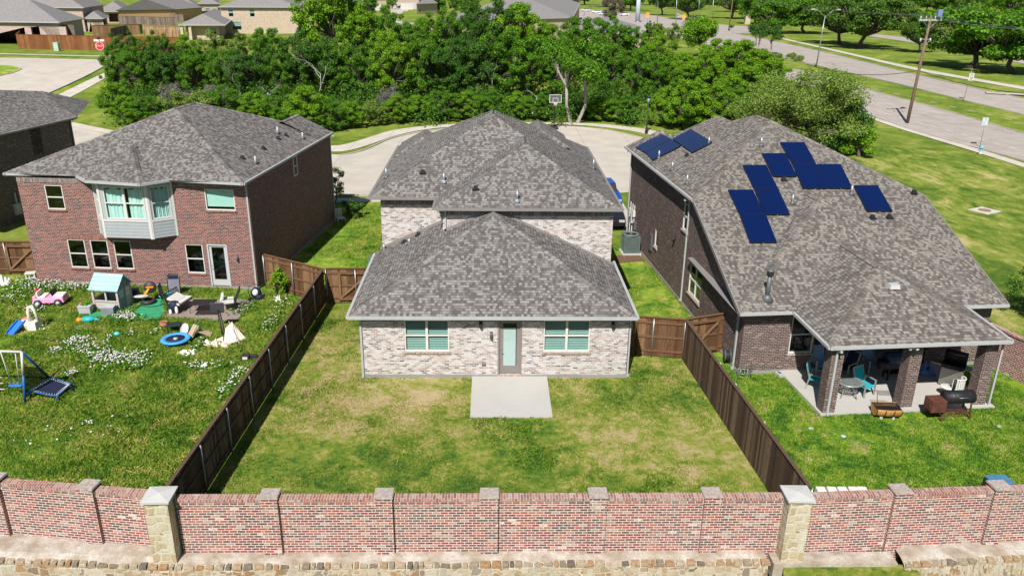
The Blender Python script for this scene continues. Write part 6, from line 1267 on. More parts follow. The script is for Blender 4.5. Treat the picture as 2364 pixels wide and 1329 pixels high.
for dx in (-.25, -.78): add(r_, 'chain', WHT, lambda q: q.tube([tp_+Vector((dx, .02, 0)), Vector((dx*.55-.2, .45, .55))], .018, 6))
add(r_, 'swing_seat', BLUEP, lambda q: (q.box((-.48, .45, .52), (.5, .2, .05)),), bevel=.02)
add(r_, 'ladder', WHT, lambda q: [q.tube([(-1.75, .9, .15+k*.26), (-1.2, .85, .12+k*.26)], .022, 6) for k in range(3)]+[q.tube([(-1.75, .9, 0), (-1.85, .5, 1.2)], .022, 6)])
# rectangular rebounder
C4 = [zp(*c, .3) for c in ((66, 902), (117, 870), (165, 886), (131, 914))]; cc = sum(C4, Vector())/4; r_ = thing('rebounder', (cc.x, cc.y, 0), 'square black rebounder with white clips beside the swing set', 'trampoline'); K4 = [c-Vector((cc.x, cc.y, 0)) for c in C4]; mid_ = sum(K4, Vector())/4
add(r_, 'frame', WB, lambda q: [q.tube([K4[i], K4[(i+1) % 4]], .028, 8) for i in range(4)]); add(r_, 'mat', NAVY, lambda q: q.add([mid_+(k-mid_)*.76+Z*(-.01) for k in K4]+[mid_+(k-mid_)*.76+Z*.005 for k in K4], [(3, 2, 1, 0), (4, 5, 6, 7), (0, 1, 5, 4), (1, 2, 6, 5), (2, 3, 7, 6), (3, 0, 4, 7)]))
add(r_, 'clips', WHT, lambda q: [q.tube([K4[i].lerp(K4[(i+1) % 4], (j+.5)/9), mid_+(K4[i].lerp(K4[(i+1) % 4], (j+.5)/9)-mid_)*.77], .014, 5) for i in range(4) for j in range(9)])
for k in K4: add(r_, 'leg', WB, lambda q: q.tube([k, (k.x, k.y, 0)], .025, 6))
add(r_, 'handle_bar', BLACK, lambda q: q.tube([K4[1], K4[1].lerp(K4[2], .6)+Z*.55+Vector((0, .2, 0)), K4[2]+Vector((.15, 0, 0))], .025, 6))
# small trampoline
r_ = T('mini_trampoline', 'round mini trampoline with a pale blue rim on the grass', 'trampoline', 407, 792, .3, 0)
add(r_, 'rim_pad', TRAMPB, lambda q: q.lathe([(.40, .23), (.40, .25), (.60, .26), (.63, .22), (.60, .18)], n=32, cap=False)); add(r_, 'mat', NAVY, lambda q: q.lathe([(.405, .235), (.405, .24)], n=32)); add(r_, 'oval_badge', LITEG, lambda q: q.lathe([(.11, .241), (.11, .246)], n=16, M=Matrix.Diagonal((.9, 1.4, 1))))
for k in range(6): add(r_, 'leg', WB, lambda q: q.tube([(.56*math.cos(k*1.047), .56*math.sin(k*1.047), 0), (.56*math.cos(k*1.047), .56*math.sin(k*1.047), .2)], .02, 6))
def cloth(r_, mat, pts, amp, seed, n=26, name='cloth', sh=1.):
    rnd = random.Random(seed); q = MB(); vs = []; ph = [rnd.uniform(0, 6) for _ in range(8)]
    for i in range(n+1):
        for k in range(n+1):
            u, v = i/n*2-1, k/n*2-1; rr = 1-.18*math.sin(3*math.atan2(v, u)+ph[0])-.1*math.sin(5*math.atan2(v, u)+ph[1]); m = max(abs(u), abs(v), 1e-6); l = math.hypot(u, v); s = m/max(l, 1e-6)
            x, y = u*s*rr*pts[0], v*s*rr*pts[1]; z = .03+amp*(.5+.5*math.sin(u*7+ph[2]+2*math.sin(v*4+ph[3])))*(1-m**4)*(.5+.5*math.sin(v*5+ph[4]+u*3))+amp*.25*math.sin(u*17+v*9+ph[5])*(1-m**2); vs.append((x, y, max(.01, z)))
    q.add(vs, [(i*(n+1)+k, (i+1)*(n+1)+k, (i+1)*(n+1)+k+1, i*(n+1)+k+1) for i in range(n) for k in range(n)], False); return q.build(name, mat, r_)
r_ = T('crumpled_cover', 'crumpled beige cloth cover lying on the weeds', 'cloth', 506, 795); cloth(r_, LINEN, (.62, .45), .28, 3); 
r_ = T('folded_parasol', 'beige folded garden parasol lying beside the crumpled cover', 'parasol', 535, 788, .2)
for k in range(4): add(r_, 'canopy_fold', LINEN, lambda q: q.add([(-.3+k*.1, -.35, .05), (.25+k*.12, -.3+.1*k, .1), (.05+k*.05, .5, .75-.1*k), (-.25+k*.1, .35, .5-.05*k)], [(0, 1, 2, 3)]), fixn=False)
add(r_, 'pole', LITEG, lambda q: q.tube([(.4, -.5, .05), (-.1, .55, .75)], .02, 6))
r_ = T('white_cloth', 'crumpled white cloth on the grass below the trampoline', 'cloth', 436, 816); cloth(r_, WCL, (.4, .28), .15, 7)
r_ = T('white_sack', 'white sack half hidden among flowers near the left fence', 'sack', 470, 852); cloth(r_, WCL, (.42, .22), .2, 9); r_ = T('white_bag', 'small white bag on the weeds near the short fence', 'bag', 643, 695); cloth(r_, WCL, (.2, .26), .25, 12); r_ = T('white_sack', 'white bundle at the left edge by the wooden gate', 'sack', 8, 655); cloth(r_, WCL, (.45, .35), .5, 14)
r_ = T('white_pipe_frame', 'small white plastic frame at the corner of the red house', 'frame', 74, 648, .3)
add(r_, 'shelf', WHT, lambda q: (q.box((0, 0, .45), (.5, .4, .05)), q.box((0, 0, .2), (.46, .36, .04))))
for sx in (-1, 1): add(r_, 'leg', WHT, lambda q: q.box((sx*.2, 0, .22), (.05, .34, .44)))
# garden furniture of wrought iron
def lattice(q, P, u, v, n=5, r=.011):
    P, u, v = Vector(P), Vector(u), Vector(v)
    for k in range(-n+1, n):
        for s_ in (1, -1):
            a0, a1 = max(0, k/n), min(1, 1+k/n); b0, b1 = a0-k/n, a1-k/n
            if s_ < 0: b0, b1 = 1-b0, 1-b1
            q.tube([P+u*a0+v*b0, P+u*a1+v*b1], r, 4, cap=False)
    for a, b in (((0, 0), (1, 0)), ((1, 0), (1, 1)), ((1, 1), (0, 1)), ((0, 1), (0, 0))): q.tube([P+u*a[0]+v*a[1], P+u*b[0]+v*b[1]], r*1.8, 5)
def iron_seat(name, label, x, y, rz, w=.62, cush=True, bh=.5, tilt=.18):
    r_ = T(name, label, 'garden chair' if w < 1 else 'garden sofa', x, y, rz, .045)
    add(r_, 'seat', BLACK, lambda q: lattice(q, (-w/2, -.32, .36), (w, 0, 0), (0, .6, 0))); add(r_, 'backrest', BLACK, lambda q: lattice(q, (-w/2, .28, .38), (w, 0, 0), (0, tilt, bh), 6))
    for sx in (-1, 1):
        add(r_, 'armrest', BLACK, lambda q: q.tube([(sx*w/2, .3, .62), (sx*(w/2+.03), 0, .64), (sx*(w/2+.03), -.3, .6), (sx*(w/2+.02), -.38, .45), (sx*w/2, -.33, .02)], .014, 6)); add(r_, 'leg', BLACK, lambda q: q.tube([(sx*w/2, .28, .4), (sx*w/2, .36, .0)], .014, 6))
    if cush: add(r_, 'seat_cushion', CUSH, lambda q: q.box((0, -.03, .43), (w-.04, .58, .13)), bevel=.04)
    return r_
r_ = iron_seat('garden_sofa', 'black iron garden sofa with pale cushions facing the mesh table, left side', 418, 712, R(78), 1.15, True, .5, .2); add(r_, 'back_cushion', CUSH, lambda q: q.box((-.05, .14, .56), (.9, .5, .13), Matrix.Rotation(.45, 3, 'X')), bevel=.05)
r_ = iron_seat('garden_chair', 'black iron garden chair with white cushions and tall lattice back at the right', 530, 712, R(-72), .75, True, .62, .3); add(r_, 'back_cushion', CUSH, lambda q: q.box((-.1, -.28, .58), (.5, .14, .4), Matrix.Rotation(-.3, 3, 'X')), bevel=.05)
iron_seat('garden_chair', 'empty black iron chair with a round lattice back beside the green mat', 392, 700, R(100), .55, False, .62, .1)
r_ = T('mesh_table', 'low black metal mesh coffee table between the cushioned seats', 'table', 472, 716, .03, .045); add(r_, 'tabletop', meshm('perforated_steel', (.02, .02, .022), .045, .35), lambda q: q.box((0, 0, .42), (1.1, .75, .015)))
add(r_, 'table_rim', BLACK, lambda q: [q.tube([a, b], .016, 6) for a, b in (((-.55, -.375, .42), (.55, -.375, .42)), ((.55, -.375, .42), (.55, .375, .42)), ((.55, .375, .42), (-.55, .375, .42)), ((-.55, .375, .42), (-.55, -.375, .42)))])
for sx in (-1, 1):
    for sy in (-1, 1): add(r_, 'leg', BLACK, lambda q: q.tube([(sx*.5, sy*.33, .42), (sx*.56, sy*.38, .0)], .014, 6))
r_ = T('door_mat', 'red-brown lattice door mat on the slab in front of the mesh table', 'mat', 480, 722, .05, .05); add(r_, 'mat', BRUG, lambda q: q.box((0, 0, .01), (1.05, .5, .015))); add(r_, 'lattice', BLACK, lambda q: lattice(q, (-.52, -.24, .022), (1.04, 0, 0), (0, .48, 0), 9, .008))
r_ = T('folding_lounger', 'grey and black folded lounge chair standing against the brick wall', 'folding chair', 404, 683, .05); add(r_, 'frame', BLACK, lambda q: q.tube([(-.3, 0, 0), (-.3, .12, 1.0), (-.2, .14, 1.12), (.2, .14, 1.12), (.3, .12, 1.0), (.3, 0, 0)], .02, 6)); add(r_, 'fabric', plain('grey_fabric', (.16, .16, .20), .9), lambda q: q.box((0, .06, .55), (.54, .03, .8), Matrix.Rotation(-.12, 3, 'X'))); add(r_, 'headrest', NAVY, lambda q: q.box((0, .1, .98), (.5, .06, .2)), bevel=.02)
r_ = T('water_tub', 'bright aqua plastic tub between the mat and the iron chair', 'tub', 384, 690, .2); add(r_, 'tub', AQUA, lambda q: q.lathe([(.22, 0), (.32, .2), (.34, .2), (.34, .22), (.30, .21), (.2, .03)], n=18)); add(r_, 'handle', AQUA, lambda q: q.tube([(.34, -.08, .2), (.42, 0, .24), (.34, .08, .2)], .02, 6))
r_ = T('spring_rider', 'grey seat and orange handle of a toy rider on a black tyre', 'toy', 343, 700, .2); add(r_, 'tyre', BLKP, lambda q: q.lathe([(.2, 0), (.34, .03), (.36, .11), (.34, .19), (.2, .22)], n=20, cap=False)); add(r_, 'seat', LITEG, lambda q: q.ell((-.25, -.12, .44), (.36, .16, .07), 14, 8)); add(r_, 'neck', ORG, lambda q: q.tube([(-.1, .0, .46), (.1, .1, .72)], [.09, .05], 8)); add(r_, 'head_disc', BLKP, lambda q: q.lathe([(.27, -.05), (.3, 0), (.27, .05)], (.14, .18, .78), 18, Matrix.Rotation(R(75), 3, 'X'))); add(r_, 'face_stripe', ORG, lambda q: q.box((.14, .11, .80), (.34, .03, .07)))
add(r_, 'hose_ring', BLACK, lambda q: q.tube([(.9*math.cos(k*.5)*.7+.25, .62*math.sin(k*.5), .05) for k in range(13)], .018, 6, cap=False))
r_ = T('toy_dinosaur', 'teal and orange plastic toy lying by the mat edge', 'toy', 200, 744, .1); add(r_, 'body', TEAL, lambda q: (q.ell((.1, 0, .16), (.34, .2, .15), 14, 8), q.tube([(.35, 0, .15), (.55, .02, .08), (.72, 0, .04)], [.1, .06, .02], 8))); add(r_, 'face', ORG, lambda q: q.ell((-.28, -.05, .16), (.14, .13, .12), 10, 8))
r_ = T('plastic_dish', 'pale sea-green plastic dish on the grass', 'dish', 190, 757); add(r_, 'bowl', plain('seafoam_plastic', (.22, .50, .42), .5), lambda q: q.lathe([(.16, 0), (.26, .08), (.24, .08), (.14, .03)], n=18)); add(r_, 'rim', WHT, lambda q: q.lathe([(.24, .075), (.265, .085), (.24, .09)], n=18, cap=False))
r_ = T('aqua_ball', 'small aqua ball among the flowers in the middle of the weedy yard', 'ball', 271, 777); add(r_, 'ball', AQUA, lambda q: q.ell((0, 0, .12), (.14, .12, .12), 12, 8)); add(r_, 'band', WHT, lambda q: q.lathe([(.125, -.01), (.125, .01)], (0, 0, .12), 14, cap=False))
r_ = T('clay_pot', 'round terracotta flower pot on the grass at the slab corner', 'flower pot', 379, 754); add(r_, 'pot', TERRA, lambda q: q.lathe([(.11, 0), (.19, .10), (.18, .19), (.15, .21), (.19, .25), (.16, .26), (.12, .17)], n=20)); add(r_, 'soil', BARK, lambda q: q.lathe([(.16, .2), (.16, .21)], n=14))
r_ = T('black_bag', 'black bag and white bundle at the left corner of the slab', 'bag', 404, 722, .1, .045); add(r_, 'bag', NAVY, lambda q: q.ell((0, .1, .3), (.3, .22, .3), 12, 8)); add(r_, 'white_bundle', WCL, lambda q: (q.ell((.14, -.16, .2), (.08, .06, .2), 8, 6), q.ell((-.14, -.18, .12), (.07, .06, .14), 8, 6)))
r_ = T('black_table', 'low black plastic table lying on the grass below the slab', 'table', 404, 764, .25); add(r_, 'tabletop', plain('greenish_black_plastic', (.015, .025, .025), .5), lambda q: q.box((0, 0, .34), (.62, .6, .04), Matrix.Rotation(-.08, 3, 'X')), bevel=.015)
for sx in (-1, 1):
    for sy in (-1, 1): add(r_, 'leg', BLKP, lambda q: q.box((sx*.26, sy*.24, .16), (.05, .05, .33)))
r_ = T('white_board', 'white rounded board leaning beside the mini trampoline', 'board', 427, 771, -.5); add(r_, 'board', WHT, lambda q: q.lathe([(.3, -.012), (.3, .012)], (0, 0, .22), 20, Matrix.Rotation(R(60), 3, 'X') @ Matrix.Diagonal((.8, 1, 1)))); add(r_, 'edge_trim', LITEG, lambda q: q.tube([(-.2, .1, .02), (.2, .1, .02)], .015, 6))
r_ = T('deck_chair', 'tipped tan folding deck chair between the trampoline and the hoop', 'deck chair', 455, 778, .45)
for k, (a, b) in enumerate((((-.35, -.1, .05), (.05, .1, .55)), ((.1, .1, .3), (.6, -.1, .05)))): add(r_, 'canvas' if k == 0 else 'footrest', TANW, lambda q: q.beam(a, b, .4, .03))
for s_ in (-1, 1): add(r_, 'frame_rail', DKG, lambda q: q.tube([(-.2, s_*.22, .2), (.15, s_*.22+.05, .75), (.25, s_*.22+.08, .98)], .015, 6))
r_ = T('toy_hoop', 'small black toy basketball backboard leaning over the slab edge', 'basketball hoop', 514, 776, .1); add(r_, 'backboard', BLKP, lambda q: q.box((-.28, .75, 1.08), (.62, .04, .46), Matrix.Rotation(-.2, 3, 'X')), bevel=.02); add(r_, 'pole', BLACK, lambda q: q.tube([(0, 0, .03), (-.26, .72, 1.0)], .04, 8)); add(r_, 'pole', BLACK, lambda q: q.tube([(.1, .05, .03), (-.18, .74, .98)], .03, 8)); add(r_, 'ground_stake', BLACK, lambda q: q.lathe([(.1, 0), (.08, .05)], n=10))
r_ = T('stroller', 'folded black and white stroller at the corner of the red house', 'stroller', 592, 692, .4); add(r_, 'seat_fabric', NAVY, lambda q: (q.ell((.02, 0, .38), (.26, .2, .3), 12, 8), q.ell((.14, -.1, .18), (.2, .18, .14), 10, 8))); add(r_, 'canopy', WCL, lambda q: q.ell((-.02, -.12, .44), (.15, .12, .18), 10, 8))
for x in (-.28, .26): add(r_, 'wheel', BLKP, lambda q: q.lathe([(.06, -.02), (.13, -.02), (.13, .02), (.06, .02)], (x, -.16, .13), 12, Matrix.Rotation(R(90), 3, 'X')))
add(r_, 'handle_frame', BLACK, lambda q: q.tube([(-.3, -.1, .1), (-.34, .1, .6), (-.1, .2, .85), (.2, .1, .7)], .016, 6))
r_ = T('solar_lamp', 'small black box with a white label beside the left fence', 'box', 573, 830, .1); add(r_, 'case', BLKP, lambda q: (q.box((-.1, 0, .12), (.34, .28, .24)), q.box((.25, .02, .14), (.3, .16, .2))), bevel=.02); add(r_, 'label_plate', WHT, lambda q: q.box((-.1, -.145, .14), (.2, .01, .12)))
r_ = T('lawn_chair', 'white plastic lawn chair in the shade beside the red house', 'chair', 786, 516, .6); add(r_, 'seat', WHT, lambda q: q.box((0, 0, .4), (.5, .48, .04))); add(r_, 'backrest', WHT, lambda q: [q.box((-.2+.1*k, .24, .68), (.05, .03, .5)) for k in range(5)]+[q.box((0, .24, .94), (.5, .03, .06))])
for sx in (-1, 1):
    for sy in (-1, 1): add(r_, 'leg', WHT, lambda q: q.tube([(sx*.23, sy*.22, .4), (sx*.28, sy*.28, 0)], .02, 6))
# ================================================================ things in the right yard and patio
TQ = plain('turquoise_sling', (.0, .36, .42), .7, var=.06); PBL = plain('powder_blue_sling', (.18, .30, .46), .8, var=.06); ALU = plain('grey_aluminium', (.34, .37, .36), .4, .5)
def pchair(label, x, y, rz, sl, h=.09, grp='sling chairs on the covered patio', z=None):
    r_ = T('patio_chair', label, 'patio chair', x, y, rz, h, grp); add(r_, 'seat', sl, lambda q: q.box((0, -.02, .40), (.50, .50, .025), Matrix.Rotation(.08, 3, 'X'))); add(r_, 'backrest', sl, lambda q: q.box((0, .33, .70), (.50, .025, .60), Matrix.Rotation(-.25, 3, 'X')))
    for sx in (-1, 1):
        add(r_, 'armrest', ALU, lambda q: q.beam((sx*.29, -.28, .62), (sx*.29, .28, .66), .05, .035)); add(r_, 'leg', ALU, lambda q: q.beam((sx*.29, -.27, 0), (sx*.29, -.25, .61), .05, .05, up=(0, 1, 0))); add(r_, 'leg', ALU, lambda q: q.beam((sx*.29, .34, 0), (sx*.29, .22, .65), .05, .05, up=(0, 1, 0)))
        add(r_, 'back_post', ALU, lambda q: q.beam((sx*.27, .23, .4), (sx*.27, .42, 1.02), .04, .04, up=(0, 1, 0)))
    add(r_, 'top_rail', ALU, lambda q: q.beam((-.27, .42, 1.02), (.27, .42, 1.02), .04, .04)); return r_
pchair('turquoise patio chair in the sun, facing out beside the round table', 1992, 908, R(28), TQ); pchair('turquoise patio chair seen from the side, behind the left brick column', 1882, 894, R(62), TQ)
pchair('powder blue chair deep in the patio shade, left of the barrel smoker', 2008, 858, R(12), PBL); pchair('powder blue chair by the wall in the left corner of the patio', 1890, 858, R(8), PBL)
r_ = pchair('dark chair half hidden behind the round table', 1950, 866, R(-60), NAVY)
r_ = T('round_table', 'round grey slatted table beside the left brick column', 'table', 1955, 912, 0, .09); add(r_, 'tabletop', ALU, lambda q: [q.box((-.42+.07*k, 0, .62), (.045, 2*math.sqrt(max(.01, .48**2-(-.42+.07*k)**2)), .02)) for k in range(13)]); add(r_, 'table_rim', ALU, lambda q: q.lathe([(.47, .60), (.51, .60), (.51, .635), (.47, .635)], n=28, cap=False)); add(r_, 'lower_ring', ALU, lambda q: q.lathe([(.28, .28), (.31, .28), (.31, .31)], n=18, cap=False))
for k in range(4): add(r_, 'leg', ALU, lambda q: q.tube([(.40*math.cos(k*1.571+.6), .40*math.sin(k*1.571+.6), .60), (.28*math.cos(k*1.571+.6), .28*math.sin(k*1.571+.6), .3), (.42*math.cos(k*1.571+.6), .42*math.sin(k*1.571+.6), 0)], .024, 6))
MX = Matrix.Rotation(R(90), 3, 'Y')
r_ = T('barrel_smoker', 'dark barrel smoker deep in the patio shade, beside the middle column', 'smoker', 2062, 872, .1, .09); add(r_, 'barrel', plain('dark_blue_enamel', (.03, .06, .10), .3), lambda q: q.lathe([(.05, -.5), (.27, -.46), (.28, .46), (.05, .5)], (0, 0, .9), 20, MX)); add(r_, 'side_drum', BLACK, lambda q: q.lathe([(.24, 0), (.26, .3), (.2, .34)], (-.62, -.1, .55), 16))
for sx in (-1, 1): add(r_, 'leg', BLACK, lambda q: (q.box((sx*.36, -.16, .35), (.05, .05, .7)), q.box((sx*.36, .16, .35), (.05, .05, .7))))
add(r_, 'shelf', BLACK, lambda q: q.box((0, 0, .28), (.8, .4, .03)))
STEEL = plain('weathered_steel', (.28, .27, .24), .4, .7)
r_ = T('gas_grill', 'gas grill with its black lid open at the right end of the patio', 'grill', 2192, 888, R(-38), .09); add(r_, 'cabinet', STEEL, lambda q: q.box((0, 0, .42), (.8, .5, .74)), bevel=.01); add(r_, 'firebox', BLACK, lambda q: q.box((0, 0, .86), (.82, .52, .14)))
add(r_, 'lid', BLACK, lambda q: q.lathe([(.05, -.41), (.30, -.40), (.30, .40), (.05, .41)], (0, .22, 1.18), 20, MX @ Matrix.Diagonal((.85, .55, 1)))); add(r_, 'lid_handle', STEEL, lambda q: q.tube([(-.3, -.02, 1.36), (.3, -.02, 1.36)], .016, 6))
for sx in (-1, 1): add(r_, 'side_shelf', STEEL, lambda q: q.box((sx*.62, 0, .88), (.4, .46, .04)), bevel=.01)
add(r_, 'control_knobs', BLKP, lambda q: [q.lathe([(.03, 0), (.03, .03)], (-.25+.17*k, -.27, .82), 8, Matrix.Rotation(R(90), 3, 'X')) for k in range(4)])
r_ = T('blue_cover', 'crumpled blue grill cover in the patio shade', 'cover', 2138, 862, 0, .09); cloth(r_, plain('blue_cover_cloth', (.10, .22, .48), .9), (.38, .3), .5, 21)
r_ = T('bucket_chair', 'white plastic armchair next to the open grill', 'chair', 2202, 915, R(-150), .09); add(r_, 'seat', WHT, lambda q: q.lathe([(.2, .36), (.27, .40), (.26, .42), (.02, .39)], n=18)); add(r_, 'backrest', WHT, lambda q: [q.box((.26*math.cos(a*.28), .26*math.sin(a*.28), .62), (.03, .055, .42), a*.28) for a in range(0, 12)]+[q.tube([(.27*math.cos(a*.28), .27*math.sin(a*.28), .84) for a in range(0, 12)], .03, 6)])
for k in range(4): add(r_, 'leg', WHT, lambda q: q.tube([(.2*math.cos(k*1.571+.78), .2*math.sin(k*1.571+.78), .38), (.28*math.cos(k*1.571+.78), .28*math.sin(k*1.571+.78), 0)], .025, 6))
r_ = T('white_table', 'low white round side table beside the white armchair', 'table', 2183, 912, 0, .09); add(r_, 'tabletop', WHT, lambda q: q.lathe([(.26, .36), (.27, .39), (.25, .40)], n=20)); add(r_, 'leg', WHT, lambda q: q.lathe([(.2, 0), (.05, .08), (.05, .36)], n=12))
# wooden barrel grill
BWOOD = isl('orange_barrel_staves', [(0, (.42, .20, .05)), (1, (.60, .33, .11))], .6, 4, .3)
r_ = T('barrel_grill', 'orange wooden half-barrel grill with black bands in front of the patio', 'grill', 2043, 962, R(-4)); prof_ = [(.30, -.46), (.335, -.2), (.345, 0), (.335, .2), (.30, .46)]
def half(q, k0, k1, ro, pr, c, n=14):
    for i in range(n):
        a, b = R(180)+R(180)*i/n, R(180)+R(180)*(i+1)/n
        for (r0, x0), (r1, x1) in zip(pr[:-1], pr[1:]): q.poly([(x0, r0*math.cos(a), c+r0*math.sin(a)), (x1, r1*math.cos(a), c+r1*math.sin(a)), (x1, r1*math.cos(b), c+r1*math.sin(b)), (x0, r0*math.cos(b), c+r0*math.sin(b))])
add(r_, 'staves', BWOOD, lambda q: [q.beam((-.46, .30*math.cos(a), .42+.30*math.sin(a)), (0, .345*math.cos(a), .42+.345*math.sin(a)), .085, .025, up=(0, math.cos(a), math.sin(a))) or q for a in [R(180+12.9*k) for k in range(15)]]+[q.beam((0, .345*math.cos(a), .42+.345*math.sin(a)), (.46, .30*math.cos(a), .42+.30*math.sin(a)), .085, .025, up=(0, math.cos(a), math.sin(a))) for a in [R(180+12.9*k) for k in range(15)]])
for x_, rr in ((-.45, .322), (-.16, .362), (.16, .362), (.45, .322)): add(r_, 'black_band', BLACK, lambda q: q.tube([(x_, rr*math.cos(R(175+10*k)), .42+rr*math.sin(R(175+10*k))) for k in range(20)], .017, 5))
for sx in (-1, 1): add(r_, 'barrel_end', BWOOD, lambda q: q.add([(sx*.455, .3*math.cos(R(180+15*k)), .42+.3*math.sin(R(180+15*k))) for k in range(13)], [tuple(range(13))]), fixn=False)
add(r_, 'ash_tray', RUST, lambda q: q.box((0, 0, .34), (.86, .5, .03))); add(r_, 'grate', BLACK, lambda q: [q.box((0, -.28+.056*k, .45), (.9, .014, .014)) for k in range(11)]+[q.box((sx*.44, 0, .45), (.02, .6, .02)) for sx in (-1, 1)])
add(r_, 'raised_rack', BLACK, lambda q: [q.tube([(-.25+sx*.0, .3, .45), (-.32, .3, .86)], .012, 5) for sx in (1,)]+[q.tube([(.3, .3, .45), (.28, .3, .86)], .012, 5)]+[q.tube([(-.34, .1+.06*k, .86), (.3, .1+.06*k, .86)], .007, 4) for k in range(7)])
for sx in (-1, 1): add(r_, 'foot', LITEG, lambda q: q.box((sx*.22, 0, .05), (.1, .4, .1)))
# offset smoker
r_ = T('offset_smoker', 'big black offset smoker with a rusty firebox in front of the patio', 'smoker', 2192, 962, R(4)); r_.scale = (.92, .92, .92); MBK = plain('matte_black_steel', (.018, .018, .02), .5)
add(r_, 'drum', MBK, lambda q: q.lathe([(.03, -.62), (.27, -.61), (.27, .61), (.03, .62)], (.17, 0, .92), 24, MX)); add(r_, 'lid_band', BLACK, lambda q: [q.lathe([(.276, -.02), (.276, .02)], (x_, 0, .92), 24, MX, cap=False) for x_ in (-.1, .52)])
add(r_, 'firebox', RUST, lambda q: q.box((-.78, -.05, .66), (.62, .56, .52)), bevel=.015); add(r_, 'firebox_door', RUST, lambda q: q.box((-1.105, -.05, .64), (.03, .4, .34))); add(r_, 'chimney', MBK, lambda q: q.tube([(-.08, .05, 1.15), (-.06, .05, 1.68)], .055, 10)); add(r_, 'lid_handle', GALV, lambda q: q.tube([(0, -.3, 1.02), (.4, -.3, 1.02)], .015, 6))
for sx in (-.5, .68):
    for sy in (-1, 1): add(r_, 'leg', RUST, lambda q: q.beam((sx, sy*.26, 0.04), (sx*.95, sy*.2, .75), .05, .05, up=(0, 1, 0)))
add(r_, 'lower_shelf', RUST, lambda q: [q.box((.1, -.2+.1*k, .24), (1.15, .03, .02)) for k in range(5)]+[q.box((.1+s_*.58, 0, .24), (.04, .5, .04)) for s_ in (-1, 1)])
for sy in (-1, 1): add(r_, 'wheel', RUST, lambda q: q.lathe([(.03, -.03), (.11, -.03), (.11, .03), (.03, .03)], (-.52, sy*.28, .11), 12, Matrix.Rotation(R(90), 3, 'X')))
# small things
r_ = T('wire_basket', 'small wire plant cage at the foot of the dark brick wall', 'plant cage', 1714, 866); add(r_, 'wire', GALV, lambda q: [q.tube([(.28*math.cos(k*.52)*f, .28*math.sin(k*.52)*f, z_) for k in range(13)], .012, 4, cap=False) for f, z_ in ((1, .02), (.95, .18), (.6, .36))]+[q.tube([(.28*math.cos(k*.785), .28*math.sin(k*.785), 0), (.17*math.cos(k*.785), .17*math.sin(k*.785), .36)], .01, 4) for k in range(8)]); quadmesh('weeds', leaves(np.random.default_rng(8), np.array([[0, 0, .15]]), np.array([.2]), 160, .06), LF1, r_)
r_ = T('shepherd_hook', 'thin rusty garden hook near the dark wall corner', 'garden hook', 1733, 874); add(r_, 'rod', RUST, lambda q: q.tube([(0, 0, 0), (-.05, 0, .75), (-.12, 0, .82), (-.18, 0, .76)], .012, 5)); add(r_, 'cross_rod', RUST, lambda q: q.tube([(-.18, 0, .6), (.1, 0, .62)], .01, 5))
r_ = T('valve_box', 'small white box with a dark slot by the patio slab', 'box', 1799, 868, .3); add(r_, 'box', LITEG, lambda q: q.box((0, 0, .08), (.22, .34, .16)), bevel=.01); add(r_, 'slot', BLACK, lambda q: q.box((0, .02, .162), (.08, .2, .006)))
r_ = thing('hose_reel', (9.95, 30.4, 0), 'garden hose reel against the dark wall behind the right gate', 'hose reel', rz=1.5); add(r_, 'reel', DKG, lambda q: q.lathe([(.26, -.12), (.26, -.1), (.12, -.1), (.12, .1), (.26, .1), (.26, .12)], (0, 0, .42), 18, Matrix.Rotation(R(90), 3, 'X'))); add(r_, 'hose', BLKP, lambda q: [q.tube([(.2*math.cos(k*.5), -.08+.04*j, .42+.2*math.sin(k*.5)) for k in range(14)], .022, 5, cap=False) for j in range(5)]); add(r_, 'pink_handle', plain('faded_pink_plastic', (.6, .25, .28), .5), lambda q: q.box((-.22, -.3, .2), (.08, .08, .42)))
r_ = T('barrel_planter', 'x', 'planter', 0, 900) if False else None
for i, (x, y, c_, lab) in enumerate(((1872, 989, MINT, 'small pale green sprinkler lid in the right yard, near the patio corner'), (1947, 1007, MINT, 'small pale green sprinkler lid below the barrel grill'), (2307, 985, MINT, 'small pale green sprinkler lid at the far right of the yard'))):
    r_ = T('sprinkler_lid', lab, 'lid', x, y, .4*i, 0, 'sprinkler lids'); add(r_, 'lid', c_, lambda q: q.lathe([(.09, 0), (.09, .03), (.08, .035)], n=14)); add(r_, 'rim', GALV, lambda q: q.lathe([(.09, .015), (.10, .02)], n=14, cap=False))
for i, (k, lab, c_) in enumerate(((.30, 'small white solar light on the right fence top, nearest the brick wall', WHT), (.42, 'black spotlight fixed to the right fence', BLACK), (.52, 'small white solar light in the middle of the right fence top', WHT), (.66, 'small white solar light on the right fence top, nearest the house', WHT))):
    p = Vector((8.98, 18.9, 0)).lerp(Vector((8.18, 30.85, 0)), k); r_ = thing('fence_light', (p.x+.07, p.y, 1.78 if c_ is WHT else 1.5), lab, 'light'); add(r_, 'case', c_, lambda q: q.box((0, 0, 0), (.08, .12, .12)), bevel=.01); add(r_, 'lens', LITEG, lambda q: q.box((.045, 0, -.01), (.01, .08, .07)))
rnd = random.Random(4); bl = isl('white_limestone_blocks', [(0, (.60, .58, .53)), (1, (.78, .76, .71))], .9, 8, .25)
bx = [zp(x, 1128, .5) for x in (1900, 1925, 1950, 1975, 1996)]
for i, p in enumerate(bx):
    q = MB(); q.box((0, 0, .22), (.33, .34, .44), rnd.uniform(-.15, .15), taper=.86); o = q.build('stone_block', bl, None, bevel=.03); o.location = (p.x, p.y+.1, 0); tag(o, 'white limestone block behind the brick wall, %s of the row from the left' % ORD[i], 'stone block', 'white stone blocks behind the wall')
